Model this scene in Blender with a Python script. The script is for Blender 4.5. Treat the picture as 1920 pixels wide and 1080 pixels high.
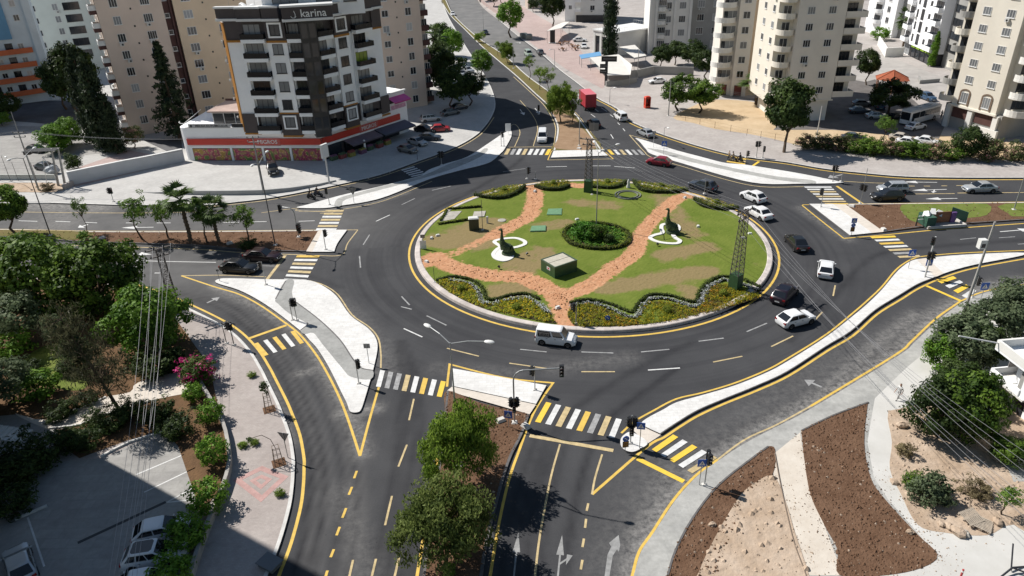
import bpy, bmesh, math, random
import numpy as np
from mathutils import Vector, Matrix
from mathutils.geometry import tessellate_polygon

for o in list(bpy.data.objects): bpy.data.objects.remove(o)
S = bpy.context.scene
C = S.collection
R = math.radians
rnd = random.Random(7)

# ------------------------------------------------------------------ camera
CAM_H, FPX, PITCH, ROLL = 42.0, 1360.0, 0.4927, -0.0308
_f = Vector((0, math.cos(PITCH), -math.sin(PITCH))); _r = Vector((1, 0, 0)); _u = _r.cross(_f)
RT = (math.cos(ROLL)*_r + math.sin(ROLL)*_u); UP = (-math.sin(ROLL)*_r + math.cos(ROLL)*_u); FW = _f
cam = bpy.data.cameras.new('camera'); cam.sensor_width = 36; cam.lens = 36*FPX/1920
cam.clip_start = 0.5; cam.clip_end = 6000
camo = bpy.data.objects.new('camera', cam); C.objects.link(camo)
m3 = Matrix((RT, UP, -FW)).transposed()
camo.matrix_world = Matrix.Translation((0, 0, CAM_H)) @ m3.to_4x4()
S.camera = camo

# ------------------------------------------------------------------ light
SUN_AZ, SUN_EL = R(149), R(47)      # direction towards the sun, measured from +x
w = bpy.data.worlds.new('World'); S.world = w; w.use_nodes = True
nt = w.node_tree; nt.nodes.clear()
sky = nt.nodes.new('ShaderNodeTexSky'); sky.sky_type = 'NISHITA'; sky.sun_disc = False
sky.sun_elevation = SUN_EL; sky.sun_rotation = math.pi/2 - SUN_AZ
sky.air_density = 1.5; sky.dust_density = 0.3; sky.ozone_density = 3.0
bg = nt.nodes.new('ShaderNodeBackground'); bg.inputs[1].default_value = 0.05
ow = nt.nodes.new('ShaderNodeOutputWorld')
nt.links.new(sky.outputs[0], bg.inputs[0]); nt.links.new(bg.outputs[0], ow.inputs[0])
sl = bpy.data.lights.new('sun', 'SUN'); sl.energy = 5.0; sl.angle = R(0.53); sl.color = (1, 0.955, 0.89)
so = bpy.data.objects.new('sun', sl); C.objects.link(so); so.location = (-60, 60, 120)
sd = Vector((math.cos(SUN_EL)*math.cos(SUN_AZ), math.cos(SUN_EL)*math.sin(SUN_AZ), math.sin(SUN_EL)))
so.rotation_euler = sd.to_track_quat('Z', 'Y').to_euler()
S.view_settings.view_transform = 'Standard'; S.view_settings.look = 'None'
S.view_settings.exposure = 0.36; S.view_settings.gamma = 1.0

# ------------------------------------------------------------------ helpers
def G(x, y, z=0.0):
    "photo pixel -> point on the horizontal plane at height z"
    d = (x-960)/FPX*RT - (y-540)/FPX*UP + FW
    t = (z-CAM_H)/d.z
    return Vector((d.x*t, d.y*t, z))
def proj_y(p):
    v = p - Vector((0, 0, CAM_H)); return 540 - FPX*(v.dot(UP))/(v.dot(FW))
def hgt(b, ty):
    lo, hi = 0, 80; p = G(*b)
    for _ in range(40):
        m = (lo+hi)/2
        if proj_y(Vector((p.x, p.y, m))) > ty: lo = m
        else: hi = m
    return lo
def sm(pts, n=5, closed=False):
    "Catmull-Rom through points (repeat a point for a sharp corner)"
    P = [Vector(p) for p in pts]; out = []; N = len(P)
    rng = range(N) if closed else range(N-1)
    for i in rng:
        p1, p2 = P[i], P[(i+1) % N]
        p0 = P[(i-1) % N] if (closed or i > 0) else p1*2-p2
        p3 = P[(i+2) % N] if (closed or i < N-2) else p2*2-p1
        if (p2-p1).length < 1e-6: out.append(p1.copy()); continue
        for k in range(n):
            t = k/n; t2 = t*t; t3 = t2*t
            out.append(0.5*((2*p1)+(p2-p0)*t+(2*p0-5*p1+4*p2-p3)*t2+(-p0+3*p1-3*p2+p3)*t3))
    if not closed: out.append(P[-1].copy())
    q = [out[0]]
    for p in out[1:]:
        if (p-q[-1]).length > 1e-4: q.append(p)
    return q
def gp(px, z=0.0): return [G(x, y, z) for x, y in px]
def gs(px, n=5, closed=False, z=0.0): return sm(gp(px, z), n, closed)
def offset(P, d, closed=False):
    "offset a polyline to its left by d"
    N = len(P); out = []
    for i in range(N):
        a = P[i-1] if (i > 0 or closed) else None
        b = P[(i+1) % N] if (i < N-1 or closed) else None
        t1 = (P[i]-a) if a is not None else (b-P[i]); t2 = (b-P[i]) if b is not None else t1
        t1 = Vector((t1.x, t1.y)); t2 = Vector((t2.x, t2.y))
        if t1.length < 1e-9: t1 = t2
        if t2.length < 1e-9: t2 = t1
        t1.normalize(); t2.normalize()
        n1 = Vector((-t1.y, t1.x)); n2 = Vector((-t2.y, t2.x)); n = n1+n2
        if n.length < 1e-6: n = n1
        n.normalize(); k = d/max(0.45, n.dot(n1))
        out.append(Vector((P[i].x+n.x*k, P[i].y+n.y*k, P[i].z)))
    return out
def area2(P): return sum(P[i-1].x*P[i].y-P[i].x*P[i-1].y for i in range(len(P)))

# ------------------------------------------------------------------ materials
MATS = {}
def mat(name, col, rough=0.8, var=0.0, scale=1.0, bump=0.0, bscale=None, metal=0.0, col2=None, spec=0.5, coat=0.0, objrand=0.0, detail=4.0, dist=0.05, coords='pos'):
    if name in MATS: return MATS[name]
    m = bpy.data.materials.new(name); m.use_nodes = True; nt = m.node_tree; N = nt.nodes; L = nt.links
    b = N['Principled BSDF']; b.inputs['Roughness'].default_value = rough; b.inputs['Metallic'].default_value = metal
    b.inputs['Specular IOR Level'].default_value = 0.12 if (rough >= 0.85 and spec == 0.5) else spec; b.inputs['Coat Weight'].default_value = coat
    b.inputs['Coat Roughness'].default_value = 0.06
    src = None
    if coords == 'pos': g = N.new('ShaderNodeNewGeometry'); src = g.outputs['Position']
    else: g = N.new('ShaderNodeTexCoord'); src = g.outputs['Object']
    last = None
    c2 = col2 or tuple(min(1, c*(1+var)) for c in col)
    c1 = col if col2 else tuple(c*(1-var) for c in col)
    if var or col2:
        n = N.new('ShaderNodeTexNoise'); n.inputs['Scale'].default_value = scale; n.inputs['Detail'].default_value = detail
        n.inputs['Roughness'].default_value = 0.65
        L.new(src, n.inputs['Vector'])
        r = N.new('ShaderNodeMapRange'); r.inputs[1].default_value = 0.3; r.inputs[2].default_value = 0.7
        L.new(n.outputs[0], r.inputs[0])
        x = N.new('ShaderNodeMix'); x.data_type = 'RGBA'; x.inputs[6].default_value = (*c1, 1); x.inputs[7].default_value = (*c2, 1)
        L.new(r.outputs[0], x.inputs[0]); last = x.outputs[2]
    if objrand:
        oi = N.new('ShaderNodeObjectInfo'); hs = N.new('ShaderNodeHueSaturation')
        mr = N.new('ShaderNodeMapRange'); mr.inputs[3].default_value = 1-objrand; mr.inputs[4].default_value = 1+objrand
        L.new(oi.outputs['Random'], mr.inputs[0]); L.new(mr.outputs[0], hs.inputs['Value'])
        if last: L.new(last, hs.inputs['Color'])
        else: hs.inputs['Color'].default_value = (*col, 1)
        last = hs.outputs[0]
    if last: L.new(last, b.inputs['Base Color'])
    else: b.inputs['Base Color'].default_value = (*col, 1)
    if bump:
        n2 = N.new('ShaderNodeTexNoise'); n2.inputs['Scale'].default_value = bscale or scale*6; n2.inputs['Detail'].default_value = 5
        L.new(src, n2.inputs['Vector'])
        bp = N.new('ShaderNodeBump'); bp.inputs['Strength'].default_value = bump; bp.inputs['Distance'].default_value = dist
        L.new(n2.outputs[0], bp.inputs['Height']); L.new(bp.outputs[0], b.inputs['Normal'])
    MATS[name] = m
    return m
def mnodes(m): return m.node_tree, m.node_tree.nodes, m.node_tree.links, m.node_tree.nodes['Principled BSDF']

def foliage(name, c1, c2, trans=0.35, c3=None):
    if name in MATS: return MATS[name]
    m = bpy.data.materials.new(name); m.use_nodes = True; nt = m.node_tree; N = nt.nodes; L = nt.links; N.clear()
    at = N.new('ShaderNodeAttribute'); at.attribute_name = 'leafrand'
    mx = N.new('ShaderNodeValToRGB'); e = mx.color_ramp.elements
    e[0].color = (*c1, 1); e[1].color = (*c2, 1); e[0].position = 0.1; e[1].position = 0.9
    if c3: k = e.new(0.96); k.color = (*c3, 1); e[1].position = 0.8
    L.new(at.outputs['Fac'], mx.inputs[0])
    oi = N.new('ShaderNodeObjectInfo'); hs = N.new('ShaderNodeHueSaturation')
    mr = N.new('ShaderNodeMapRange'); mr.inputs[3].default_value = 0.82; mr.inputs[4].default_value = 1.18
    L.new(oi.outputs['Random'], mr.inputs[0]); L.new(mr.outputs[0], hs.inputs['Value']); L.new(mx.outputs[0], hs.inputs['Color'])
    d = N.new('ShaderNodeBsdfPrincipled'); d.inputs['Roughness'].default_value = 0.55; d.inputs['Specular IOR Level'].default_value = 0.15
    t = N.new('ShaderNodeBsdfTranslucent'); ms = N.new('ShaderNodeMixShader'); ms.inputs[0].default_value = trans
    o = N.new('ShaderNodeOutputMaterial')
    L.new(hs.outputs[0], d.inputs['Base Color']); L.new(hs.outputs[0], t.inputs['Color'])
    L.new(d.outputs[0], ms.inputs[1]); L.new(t.outputs[0], ms.inputs[2]); L.new(ms.outputs[0], o.inputs[0])
    MATS[name] = m
    return m

# ------------------------------------------------------------------ mesh builder
class MB:
    def __init__(s): s.v = []; s.f = []; s.mi = []; s.cur = 0
    def add(s, vs, fs):
        o = len(s.v); s.v += [tuple(v) for v in vs]
        for f in fs: s.f.append([i+o for i in f]); s.mi.append(s.cur)
        return s
    def box(s, x0, x1, y0, y1, z0, z1, M=None):
        vs = [Vector(p) for p in ((x0,y0,z0),(x1,y0,z0),(x1,y1,z0),(x0,y1,z0),(x0,y0,z1),(x1,y0,z1),(x1,y1,z1),(x0,y1,z1))]
        if M: vs = [M @ v for v in vs]
        return s.add(vs, [(0,3,2,1),(4,5,6,7),(0,1,5,4),(1,2,6,5),(2,3,7,6),(3,0,4,7)])
    def cbox(s, c, sz, M=None): 
        return s.box(c[0]-sz[0]/2, c[0]+sz[0]/2, c[1]-sz[1]/2, c[1]+sz[1]/2, c[2]-sz[2]/2, c[2]+sz[2]/2, M)
    def frus(s, c, a, b, z0, z1):
        "frustum: bottom half sizes a, top half sizes b"
        vs = []
        for (hx, hy), z in ((a, z0), (b, z1)):
            vs += [(c[0]-hx, c[1]-hy, z), (c[0]+hx, c[1]-hy, z), (c[0]+hx, c[1]+hy, z), (c[0]-hx, c[1]+hy, z)]
        return s.add(vs, [(0,3,2,1),(4,5,6,7),(0,1,5,4),(1,2,6,5),(2,3,7,6),(3,0,4,7)])
    def tube(s, p0, p1, r0, r1=None, n=8, caps=True):
        r1 = r0 if r1 is None else r1; p0 = Vector(p0); p1 = Vector(p1); d = p1-p0
        if d.length < 1e-6: return s
        d.normalize(); a = d.orthogonal().normalized(); b = d.cross(a); vs = []
        for p, r in ((p0, r0), (p1, r1)):
            for k in range(n):
                t = 2*math.pi*k/n; vs.append(p+(a*math.cos(t)+b*math.sin(t))*r)
        fs = [(k, (k+1) % n, n+(k+1) % n, n+k) for k in range(n)]
        if caps: fs += [tuple(range(n-1, -1, -1)), tuple(range(n, 2*n))]
        return s.add(vs, fs)
    def path(s, pts, r, n=6):
        for a, b in zip(pts[:-1], pts[1:]): s.tube(a, b, r, r, n)
        return s
    def lathe(s, prof, n=14, c=(0, 0, 0), axis='z'):
        vs = []; m = len(prof)
        for k in range(n):
            t = 2*math.pi*k/n
            for r, z in prof:
                p = (r*math.cos(t), r*math.sin(t), z)
                if axis == 'y': p = (p[0], p[2], p[1])
                vs.append((p[0]+c[0], p[1]+c[1], p[2]+c[2]))
        fs = []
        for k in range(n):
            k2 = (k+1) % n
            for j in range(m-1): 
                q = (k*m+j, k2*m+j, k2*m+j+1, k*m+j+1)
                fs.append(q if axis == 'z' else q[::-1])
        return s.add(vs, fs)
    def poly(s, P, z=None):
        P = [Vector(p) for p in P]
        if z is not None: P = [Vector((p.x, p.y, z)) for p in P]
        if area2(P) < 0: P = P[::-1]
        tr = tessellate_polygon([[Vector((p.x, p.y, 0)) for p in P]])
        fs = []
        for t in tr:
            a, b, c = (P[i] for i in t)
            fs.append(t if ((b-a).xy.cross((c-a).xy) if hasattr((b-a).xy, 'cross') else 1) > 0 else t[::-1])
        return s.add(P, fs)
    def prism(s, P, z0, z1, top=True):
        P = [Vector((p[0], p[1], 0)) for p in P]
        if area2(P) < 0: P = P[::-1]
        n = len(P)
        if top: s.poly([Vector((p.x, p.y, z1)) for p in P])
        vs = [Vector((p.x, p.y, z0)) for p in P]+[Vector((p.x, p.y, z1)) for p in P]
        return s.add(vs, [(i, (i+1) % n, n+(i+1) % n, n+i) for i in range(n)])
    def strip(s, A, B):
        "quad strip between two equally long polylines"
        n = len(A)
        return s.add(list(A)+list(B), [(i, i+1, n+i+1, n+i) for i in range(n-1)])
    def ribbon(s, P, wd, z):
        L = offset(P, wd/2); Rr = offset(P, -wd/2)
        for p in L+Rr: p.z = z
        return s.strip(Rr, L)
    def wall(s, P, t, z0, z1, closed=False):
        "upright wall of thickness t along polyline P"
        A = offset(P, t/2, closed); B = offset(P, -t/2, closed); n = len(P)
        if not callable(z1): zt = z1; z1 = lambda i: zt
        vs = []
        for i in range(n):
            vs += [(B[i].x, B[i].y, z0), (A[i].x, A[i].y, z0), (A[i].x, A[i].y, z1(i)), (B[i].x, B[i].y, z1(i))]
        fs = []
        for i in range(n if closed else n-1):
            j = (i+1) % n
            for k in range(4): fs.append((4*i+k, 4*j+k, 4*j+(k+1) % 4, 4*i+(k+1) % 4))
        if not closed: fs += [(3, 2, 1, 0), (4*n-4, 4*n-3, 4*n-2, 4*n-1)]
        return s.add(vs, fs)
    def ball(s, c, r, n=8, m=6, sq=(1, 1, 1)):
        pr = [(max(1e-4, r*math.sin(math.pi*j/m)), -r*math.cos(math.pi*j/m)) for j in range(m+1)]
        o = len(s.v); s.lathe(pr, n)
        for i in range(o, len(s.v)):
            v = s.v[i]; s.v[i] = (v[0]*sq[0]+c[0], v[1]*sq[1]+c[1], v[2]*sq[2]+c[2])
        return s
    def mesh(s, name, mats, smooth=None):
        me = bpy.data.meshes.new(name); me.from_pydata(s.v, [], s.f)
        for m in (mats if isinstance(mats, (list, tuple)) else [mats]): me.materials.append(m)
        if any(s.mi): me.polygons.foreach_set('material_index', s.mi)
        if smooth is not None:
            me.polygons.foreach_set('use_smooth', [True]*len(me.polygons)); me.set_sharp_from_angle(angle=R(smooth))
        me.update(); return me
    def build(s, name, mats, parent=None, smooth=None, loc=None, rotz=0, kind=None):
        return put(name, s.mesh(name, mats, smooth), parent, loc, rotz, kind)
def put(name, me, parent=None, loc=None, rotz=0, kind=None):
    o = bpy.data.objects.new(name, me); C.objects.link(o)
    if parent is not None: o.parent = parent
    if loc is not None: o.location = loc
    if rotz: o.rotation_euler = (0, 0, rotz)
    if kind: o['kind'] = kind
    return o
def tag(o, label, cat, group=None, kind=None):
    o['label'] = label; o['category'] = cat
    if group: o['group'] = group
    if kind: o['kind'] = kind
    return o
def thing(name, label, cat, loc=(0, 0, 0), rotz=0, group=None, scale=None):
    o = bpy.data.objects.new(name, None); C.objects.link(o); o.location = loc; o.rotation_euler = (0, 0, rotz)
    o.empty_display_size = 0.2
    if scale: o.scale = scale
    return tag(o, label, cat, group)
def copy_tree(o, parent=None):
    c = o.copy(); C.objects.link(c); c.parent = parent
    for ch in list(o.children): copy_tree(ch, c)
    return c
def struct(name, mb, m, parent=None, smooth=None):
    o = mb.build(name, m, parent, smooth); o['kind'] = 'structure'; return o
TXT = {}
def text_mesh(body, size, depth=0.02, mt=None, name='letters', bold=0.0):
    cu = bpy.data.curves.new(name, 'FONT'); cu.body = body; cu.size = size; cu.extrude = depth/2; cu.align_x = 'CENTER'; cu.align_y = 'CENTER'
    cu.offset = bold; cu.resolution_u = 2
    ob = bpy.data.objects.new('tmp', cu); C.objects.link(ob)
    dg = bpy.context.evaluated_depsgraph_get()
    me = bpy.data.meshes.new_from_object(ob.evaluated_get(dg)); me.name = name
    bpy.data.objects.remove(ob); bpy.data.curves.remove(cu)
    me.materials.clear()
    if mt: me.materials.append(mt)
    return me
# ================================================================== GROUND
def inpoly(p, P):
    c = False; j = len(P)-1; x, y = p
    for i in range(len(P)):
        if ((P[i].y > y) != (P[j].y > y)) and (x < (P[j].x-P[i].x)*(y-P[i].y)/(P[j].y-P[i].y)+P[i].x): c = not c
        j = i
    return c
def seg_dist(X, Y, P):
    "numpy distance from points to a polyline"
    D = np.full(X.shape, 1e9)
    for a, b in zip(P[:-1], P[1:]):
        dx, dy = b.x-a.x, b.y-a.y; L2 = dx*dx+dy*dy+1e-9
        t = np.clip(((X-a.x)*dx+(Y-a.y)*dy)/L2, 0, 1)
        D = np.minimum(D, np.hypot(X-a.x-t*dx, Y-a.y-t*dy))
    return D

# --- asphalt material: aggregate grain, patches, polished wheel paths, pale dust
def asphalt_mat():
    m = mat('asphalt', (0.05, 0.05, 0.054), 0.85, bump=0.25, bscale=40, dist=0.01)
    nt, N, L, b = mnodes(m)
    g = N.new('ShaderNodeNewGeometry')
    def noise(sc, det=5, vec=None, ro=0.6):
        n = N.new('ShaderNodeTexNoise'); n.inputs['Scale'].default_value = sc; n.inputs['Detail'].default_value = det; n.inputs['Roughness'].default_value = ro
        L.new(vec or g.outputs['Position'], n.inputs['Vector']); return n.outputs[0]
    def rng(v, a, b_, c, d):
        r = N.new('ShaderNodeMapRange'); r.inputs[1].default_value = a; r.inputs[2].default_value = b_; r.inputs[3].default_value = c; r.inputs[4].default_value = d
        L.new(v, r.inputs[0]); return r.outputs[0]
    def math_(op, a, b_):
        n = N.new('ShaderNodeMath'); n.operation = op
        for i, v in enumerate((a, b_)):
            if isinstance(v, (int, float)): n.inputs[i].default_value = v
            else: L.new(v, n.inputs[i])
        return n.outputs[0]
    def mix(f, a, b_):
        x = N.new('ShaderNodeMix'); x.data_type = 'RGBA'
        L.new(f, x.inputs[0])
        for i, v in ((6, a), (7, b_)):
            if isinstance(v, tuple): x.inputs[i].default_value = (*v, 1)
            else: L.new(v, x.inputs[i])
        return x.outputs[2]
    base = mix(rng(noise(0.12, 6), 0.35, 0.68, 0, 1), (0.046, 0.047, 0.051), (0.070, 0.071, 0.075))
    fine = mix(rng(noise(9, 6, ro=0.8), 0.35, 0.65, 0, 1), (0.028, 0.028, 0.032), (0.076, 0.076, 0.077))
    c = N.new('ShaderNodeMix'); c.data_type = 'RGBA'; c.inputs[0].default_value = 0.35; L.new(base, c.inputs[6]); L.new(fine, c.inputs[7]); c = c.outputs[2]
    # ring shaped wheel marks round the island
    sp = N.new('ShaderNodeVectorMath'); sp.operation = 'SUBTRACT'; L.new(g.outputs['Position'], sp.inputs[0]); sp.inputs[1].default_value = (10.92, 91.2, 0)
    ln = N.new('ShaderNodeVectorMath'); ln.operation = 'LENGTH'; L.new(sp.outputs[0], ln.inputs[0])
    sx = N.new('ShaderNodeSeparateXYZ'); L.new(sp.outputs[0], sx.inputs[0])
    an = math_('ARCTAN2', sx.outputs[1], sx.outputs[0])
    cb = N.new('ShaderNodeCombineXYZ'); L.new(math_('MULTIPLY', ln.outputs['Value'], 0.9), cb.inputs[0]); L.new(math_('MULTIPLY', an, 0.5), cb.inputs[1])
    ringf = rng(noise(1.0, 4, cb.outputs[0]), 0.42, 0.66, 0, 1)
    near = rng(ln.outputs['Value'], 40, 30, 0, 0.55)
    c = mix(math_('MULTIPLY', ringf, near), c, (0.028, 0.028, 0.032))
    at = N.new('ShaderNodeAttribute'); at.attribute_name = 'wear'
    c = mix(math_('MULTIPLY', at.outputs['Fac'], rng(noise(0.6, 5), 0.3, 0.7, 0.5, 1.0)), c, (0.013, 0.013, 0.016))
    ag = N.new('ShaderNodeAttribute'); ag.attribute_name = 'old'
    c = mix(math_('MULTIPLY', ag.outputs['Fac'], rng(noise(0.35, 6), 0.25, 0.7, 0.5, 1)), c, (0.135, 0.132, 0.13))
    ad = N.new('ShaderNodeAttribute'); ad.attribute_name = 'dust'
    df = math_('MULTIPLY', ad.outputs['Fac'], rng(noise(1.6, 9, ro=0.8), 0.36, 0.74, 0.0, 1.0))
    c = mix(df, c, (0.36, 0.345, 0.325))
    # tar spots and scuffs
    sp2 = rng(noise(2.3, 3, ro=0.5), 0.72, 0.76, 0, 0.6); c = mix(sp2, c, (0.02, 0.02, 0.022))
    L.new(c, b.inputs['Base Color'])
    L.new(rng(noise(0.5), 0.3, 0.7, 0.7, 0.95), b.inputs['Roughness'])
    return m
ASPH = asphalt_mat()
DUSTY = mat('dusty_ground', (0.3, 0.27, 0.23), 0.95, col2=(0.42, 0.38, 0.33), scale=0.08, bump=0.3, bscale=2)
struct('ground', MB().poly([(-1500, -200, -0.12), (1500, -200, -0.12), (1500, 2500, -0.12), (-1500, 2500, -0.12)]), DUSTY)

XS = np.arange(-105, 110.1, 0.48); YS = np.arange(26, 152.1, 0.48)
gx, gy = np.meshgrid(XS, YS); nx, ny = len(XS), len(YS)
road = bpy.data.meshes.new('road')
V = np.stack([gx.ravel(), gy.ravel(), np.zeros(nx*ny)], 1)
idx = np.arange(nx*ny).reshape(ny, nx)
Fq = np.stack([idx[:-1, :-1], idx[:-1, 1:], idx[1:, 1:], idx[1:, :-1]], -1).reshape(-1, 4)
road.from_pydata(V.tolist(), [], Fq.tolist()); road.materials.append(ASPH)
wear = np.zeros(gx.shape); dust = np.zeros(gx.shape); old = np.zeros(gx.shape)
def add(arr, px, w, amp):
    d = seg_dist(gx, gy, gs(px, 6)); np.maximum(arr, amp*np.exp(-(d/w)**2), out=arr)
# wheel paths
for off in (0, 1, 2.6, 3.6):
    add(wear, [(300+off*18, 545), (420+off*16, 580-off*6), (505+off*18, 660), (560+off*20, 770), (585+off*22, 880), (575+off*25, 980), (555+off*25, 1090)], 0.42, 0.9 if off < 2 else 0.5)
    add(old, [(310+off*18, 545), (429+off*16, 580-off*6), (515+off*18, 660), (571+off*20, 770), (597+off*22, 880), (588+off*25, 980), (568+off*25, 1090)], 0.45, 0.35)
for o_ in (0, 1, 2.2, 3.2): add(wear, [(700+o_*22, 1085), (722+o_*18, 960), (745+o_*14, 830), (752+o_*10, 720), (745+o_*4, 640)], 0.35, 0.55); add(wear, [(940+o_*22, 1085), (968+o_*20, 930), (1010+o_*18, 810)], 0.35, 0.5)
add(wear, [(985, 1080), (1000, 960), (1045, 800), (1180, 700), (1300, 640)], 0.5, 0.55)
add(wear, [(1060, 1080), (1075, 960), (1115, 820), (1160, 770), (1270, 690)], 0.4, 0.75)
for yy in (0, 17): add(wear, [(0, 488+yy), (250, 494+yy), (450, 500+yy), (560, 512+yy), (640, 540+yy)], 0.4, 0.5)
add(wear, [(1920, 450), (1760, 462), (1640, 480), (1560, 560), (1480, 640)], 0.5, 0.55)
add(wear, [(1920, 560), (1820, 580), (1690, 640), (1560, 730), (1400, 800), (1250, 900)], 0.5, 0.5)
add(wear, [(990, 190), (1000, 230), (985, 290), (900, 350), (800, 400)], 0.5, 0.6)
# dust carried from the works on the right, rubbed kerbs on the left
add(dust, [(1190, 1080), (1210, 1010), (1262, 935), (1345, 865), (1457, 796), (1520, 762), (1680, 665), (1755, 597), (1850, 545), (1920, 530)], 1.5, 1.0)
add(dust, [(1150, 1060), (1230, 900), (1350, 820), (1500, 720), (1650, 640)], 2.6, 0.25)
add(dust, [(1200, 1060), (1260, 900)], 2.2, 0.6)
add(dust, [(1540, 740), (1640, 650), (1720, 590)], 1.2, 0.7)
add(dust, [(405, 536), (520, 595), (575, 640), (640, 745), (665, 790), (680, 850)], 0.9, 0.7)
add(dust, [(560, 700), (612, 690)], 0.7, 0.6); add(dust, [(640, 775), (705, 765)], 0.8, 0.9)
add(dust, [(330, 566), (440, 640), (500, 720), (548, 830)], 0.7, 0.45)
add(dust, [(640, 920), (690, 1080)], 1.2, 0.25); add(dust, [(620, 560), (700, 640), (720, 700)], 1.6, 0.35)
add(dust, [(0, 384), (100, 386), (190, 388)], 2.6, 0.9); add(dust, [(120, 400), (100, 425)], 4.0, 0.45)
add(dust, [(1040, 690), (1180, 670)], 1.4, 0.3); add(dust, [(960, 700), (820, 690)], 1.2, 0.25)
add(dust, [(1500, 390), (1590, 450)], 0.9, 0.45); add(dust, [(560, 395), (650, 390), (760, 362)], 0.8, 0.4)
add(old, [(-400, 425), (0, 425), (300, 422), (560, 415), (620, 420)], 9.0, 0.85)
add(old, [(-400, 500), (0, 505), (250, 505), (430, 510)], 7.5, 0.85)
add(old, [(560, 400), (700, 372)], 3.0, 0.5)
for nm, a in (('wear', wear), ('dust', dust), ('old', old)):
    at = road.attributes.new(nm, 'FLOAT', 'POINT'); at.data.foreach_set('value', a.ravel().astype(np.float32))
ROAD = put('road', road); ROAD['kind'] = 'structure'

# --- paving materials
def slab_mat(name, c, c2, tile=0.8, line=0.75, var=0.35):
    m = mat(name, c, 0.9, col2=c2, scale=0.22, bump=0.15, bscale=14, detail=7)
    nt, N, L, b = mnodes(m)
    prev = b.inputs['Base Color'].links[0].from_socket
    g = N.new('ShaderNodeNewGeometry')
    br = N.new('ShaderNodeTexBrick'); br.inputs['Scale'].default_value = 1/tile; br.inputs['Mortar Size'].default_value = 0.02
    br.inputs['Color1'].default_value = (1, 1, 1, 1); br.inputs['Color2'].default_value = (0.9, 0.9, 0.9, 1); br.inputs['Mortar'].default_value = (line, line, line, 1)
    L.new(g.outputs['Position'], br.inputs['Vector'])
    n = N.new('ShaderNodeTexNoise'); n.inputs['Scale'].default_value = 1.7; n.inputs['Detail'].default_value = 8; n.inputs['Roughness'].default_value = 0.75; L.new(g.outputs['Position'], n.inputs['Vector'])
    r = N.new('ShaderNodeMapRange'); r.inputs[1].default_value = 0.35; r.inputs[2].default_value = 0.75; r.inputs[3].default_value = 1.0; r.inputs[4].default_value = 1-var; L.new(n.outputs[0], r.inputs[0])
    x = N.new('ShaderNodeMix'); x.data_type = 'RGBA'; x.blend_type = 'MULTIPLY'; x.inputs[0].default_value = 1; L.new(prev, x.inputs[6]); L.new(br.outputs[0], x.inputs[7])
    y = N.new('ShaderNodeMix'); y.data_type = 'RGBA'; y.blend_type = 'MULTIPLY'; y.inputs[0].default_value = 1; L.new(x.outputs[2], y.inputs[6]); L.new(r.outputs[0], y.inputs[7])
    L.new(y.outputs[2], b.inputs['Base Color']); return m
P_NW = slab_mat('pale_paving', (0.44, 0.43, 0.415), (0.54, 0.53, 0.51), 1.2, 0.88, 0.12)
P_NE = slab_mat('plaza_paving', (0.38, 0.345, 0.325), (0.49, 0.455, 0.43), 0.9, 0.88, 0.2)
P_SW = slab_mat('pink_paving', (0.36, 0.315, 0.295), (0.44, 0.395, 0.37), 0.6, 0.85, 0.2)
P_SE = slab_mat('raw_concrete', (0.34, 0.34, 0.325), (0.48, 0.475, 0.45), 2.5, 0.94, 0.3)
P_LOT = slab_mat('lot_concrete', (0.30, 0.29, 0.28), (0.40, 0.39, 0.37), 4.0, 0.9, 0.25)
P_PINK = slab_mat('rose_paving', (0.42, 0.32, 0.30), (0.50, 0.40, 0.37), 0.7, 0.88, 0.2)
WHITE_C = slab_mat('white_concrete', (0.64, 0.63, 0.61), (0.78, 0.77, 0.75), 1.6, 0.86, 0.22)
BEIGE_C = slab_mat('beige_concrete', (0.60, 0.54, 0.47), (0.68, 0.62, 0.55), 0.8, 0.93, 0.15)
GREY_C = slab_mat('grey_screed', (0.30, 0.30, 0.29), (0.40, 0.40, 0.385), 3.0, 0.97, 0.3)
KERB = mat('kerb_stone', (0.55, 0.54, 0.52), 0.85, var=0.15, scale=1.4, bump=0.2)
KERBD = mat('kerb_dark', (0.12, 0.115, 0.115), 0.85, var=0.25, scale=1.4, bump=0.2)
YEL = mat('yellow_paint', (0.60, 0.40, 0.075), 0.75, var=0.18, scale=1.6, detail=8)
YELF = mat('faded_yellow_paint', (0.46, 0.36, 0.19), 0.8, var=0.3, scale=1.6, detail=8)
YELB = mat('fresh_yellow_paint', (0.72, 0.48, 0.05), 0.7, var=0.12, scale=2.0, detail=8)
WHP = mat('white_paint', (0.58, 0.58, 0.57), 0.75, var=0.2, scale=2.0, detail=8)
WHF = mat('faded_white_paint', (0.27, 0.27, 0.27), 0.8, var=0.4, scale=2.0, detail=8)

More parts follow.
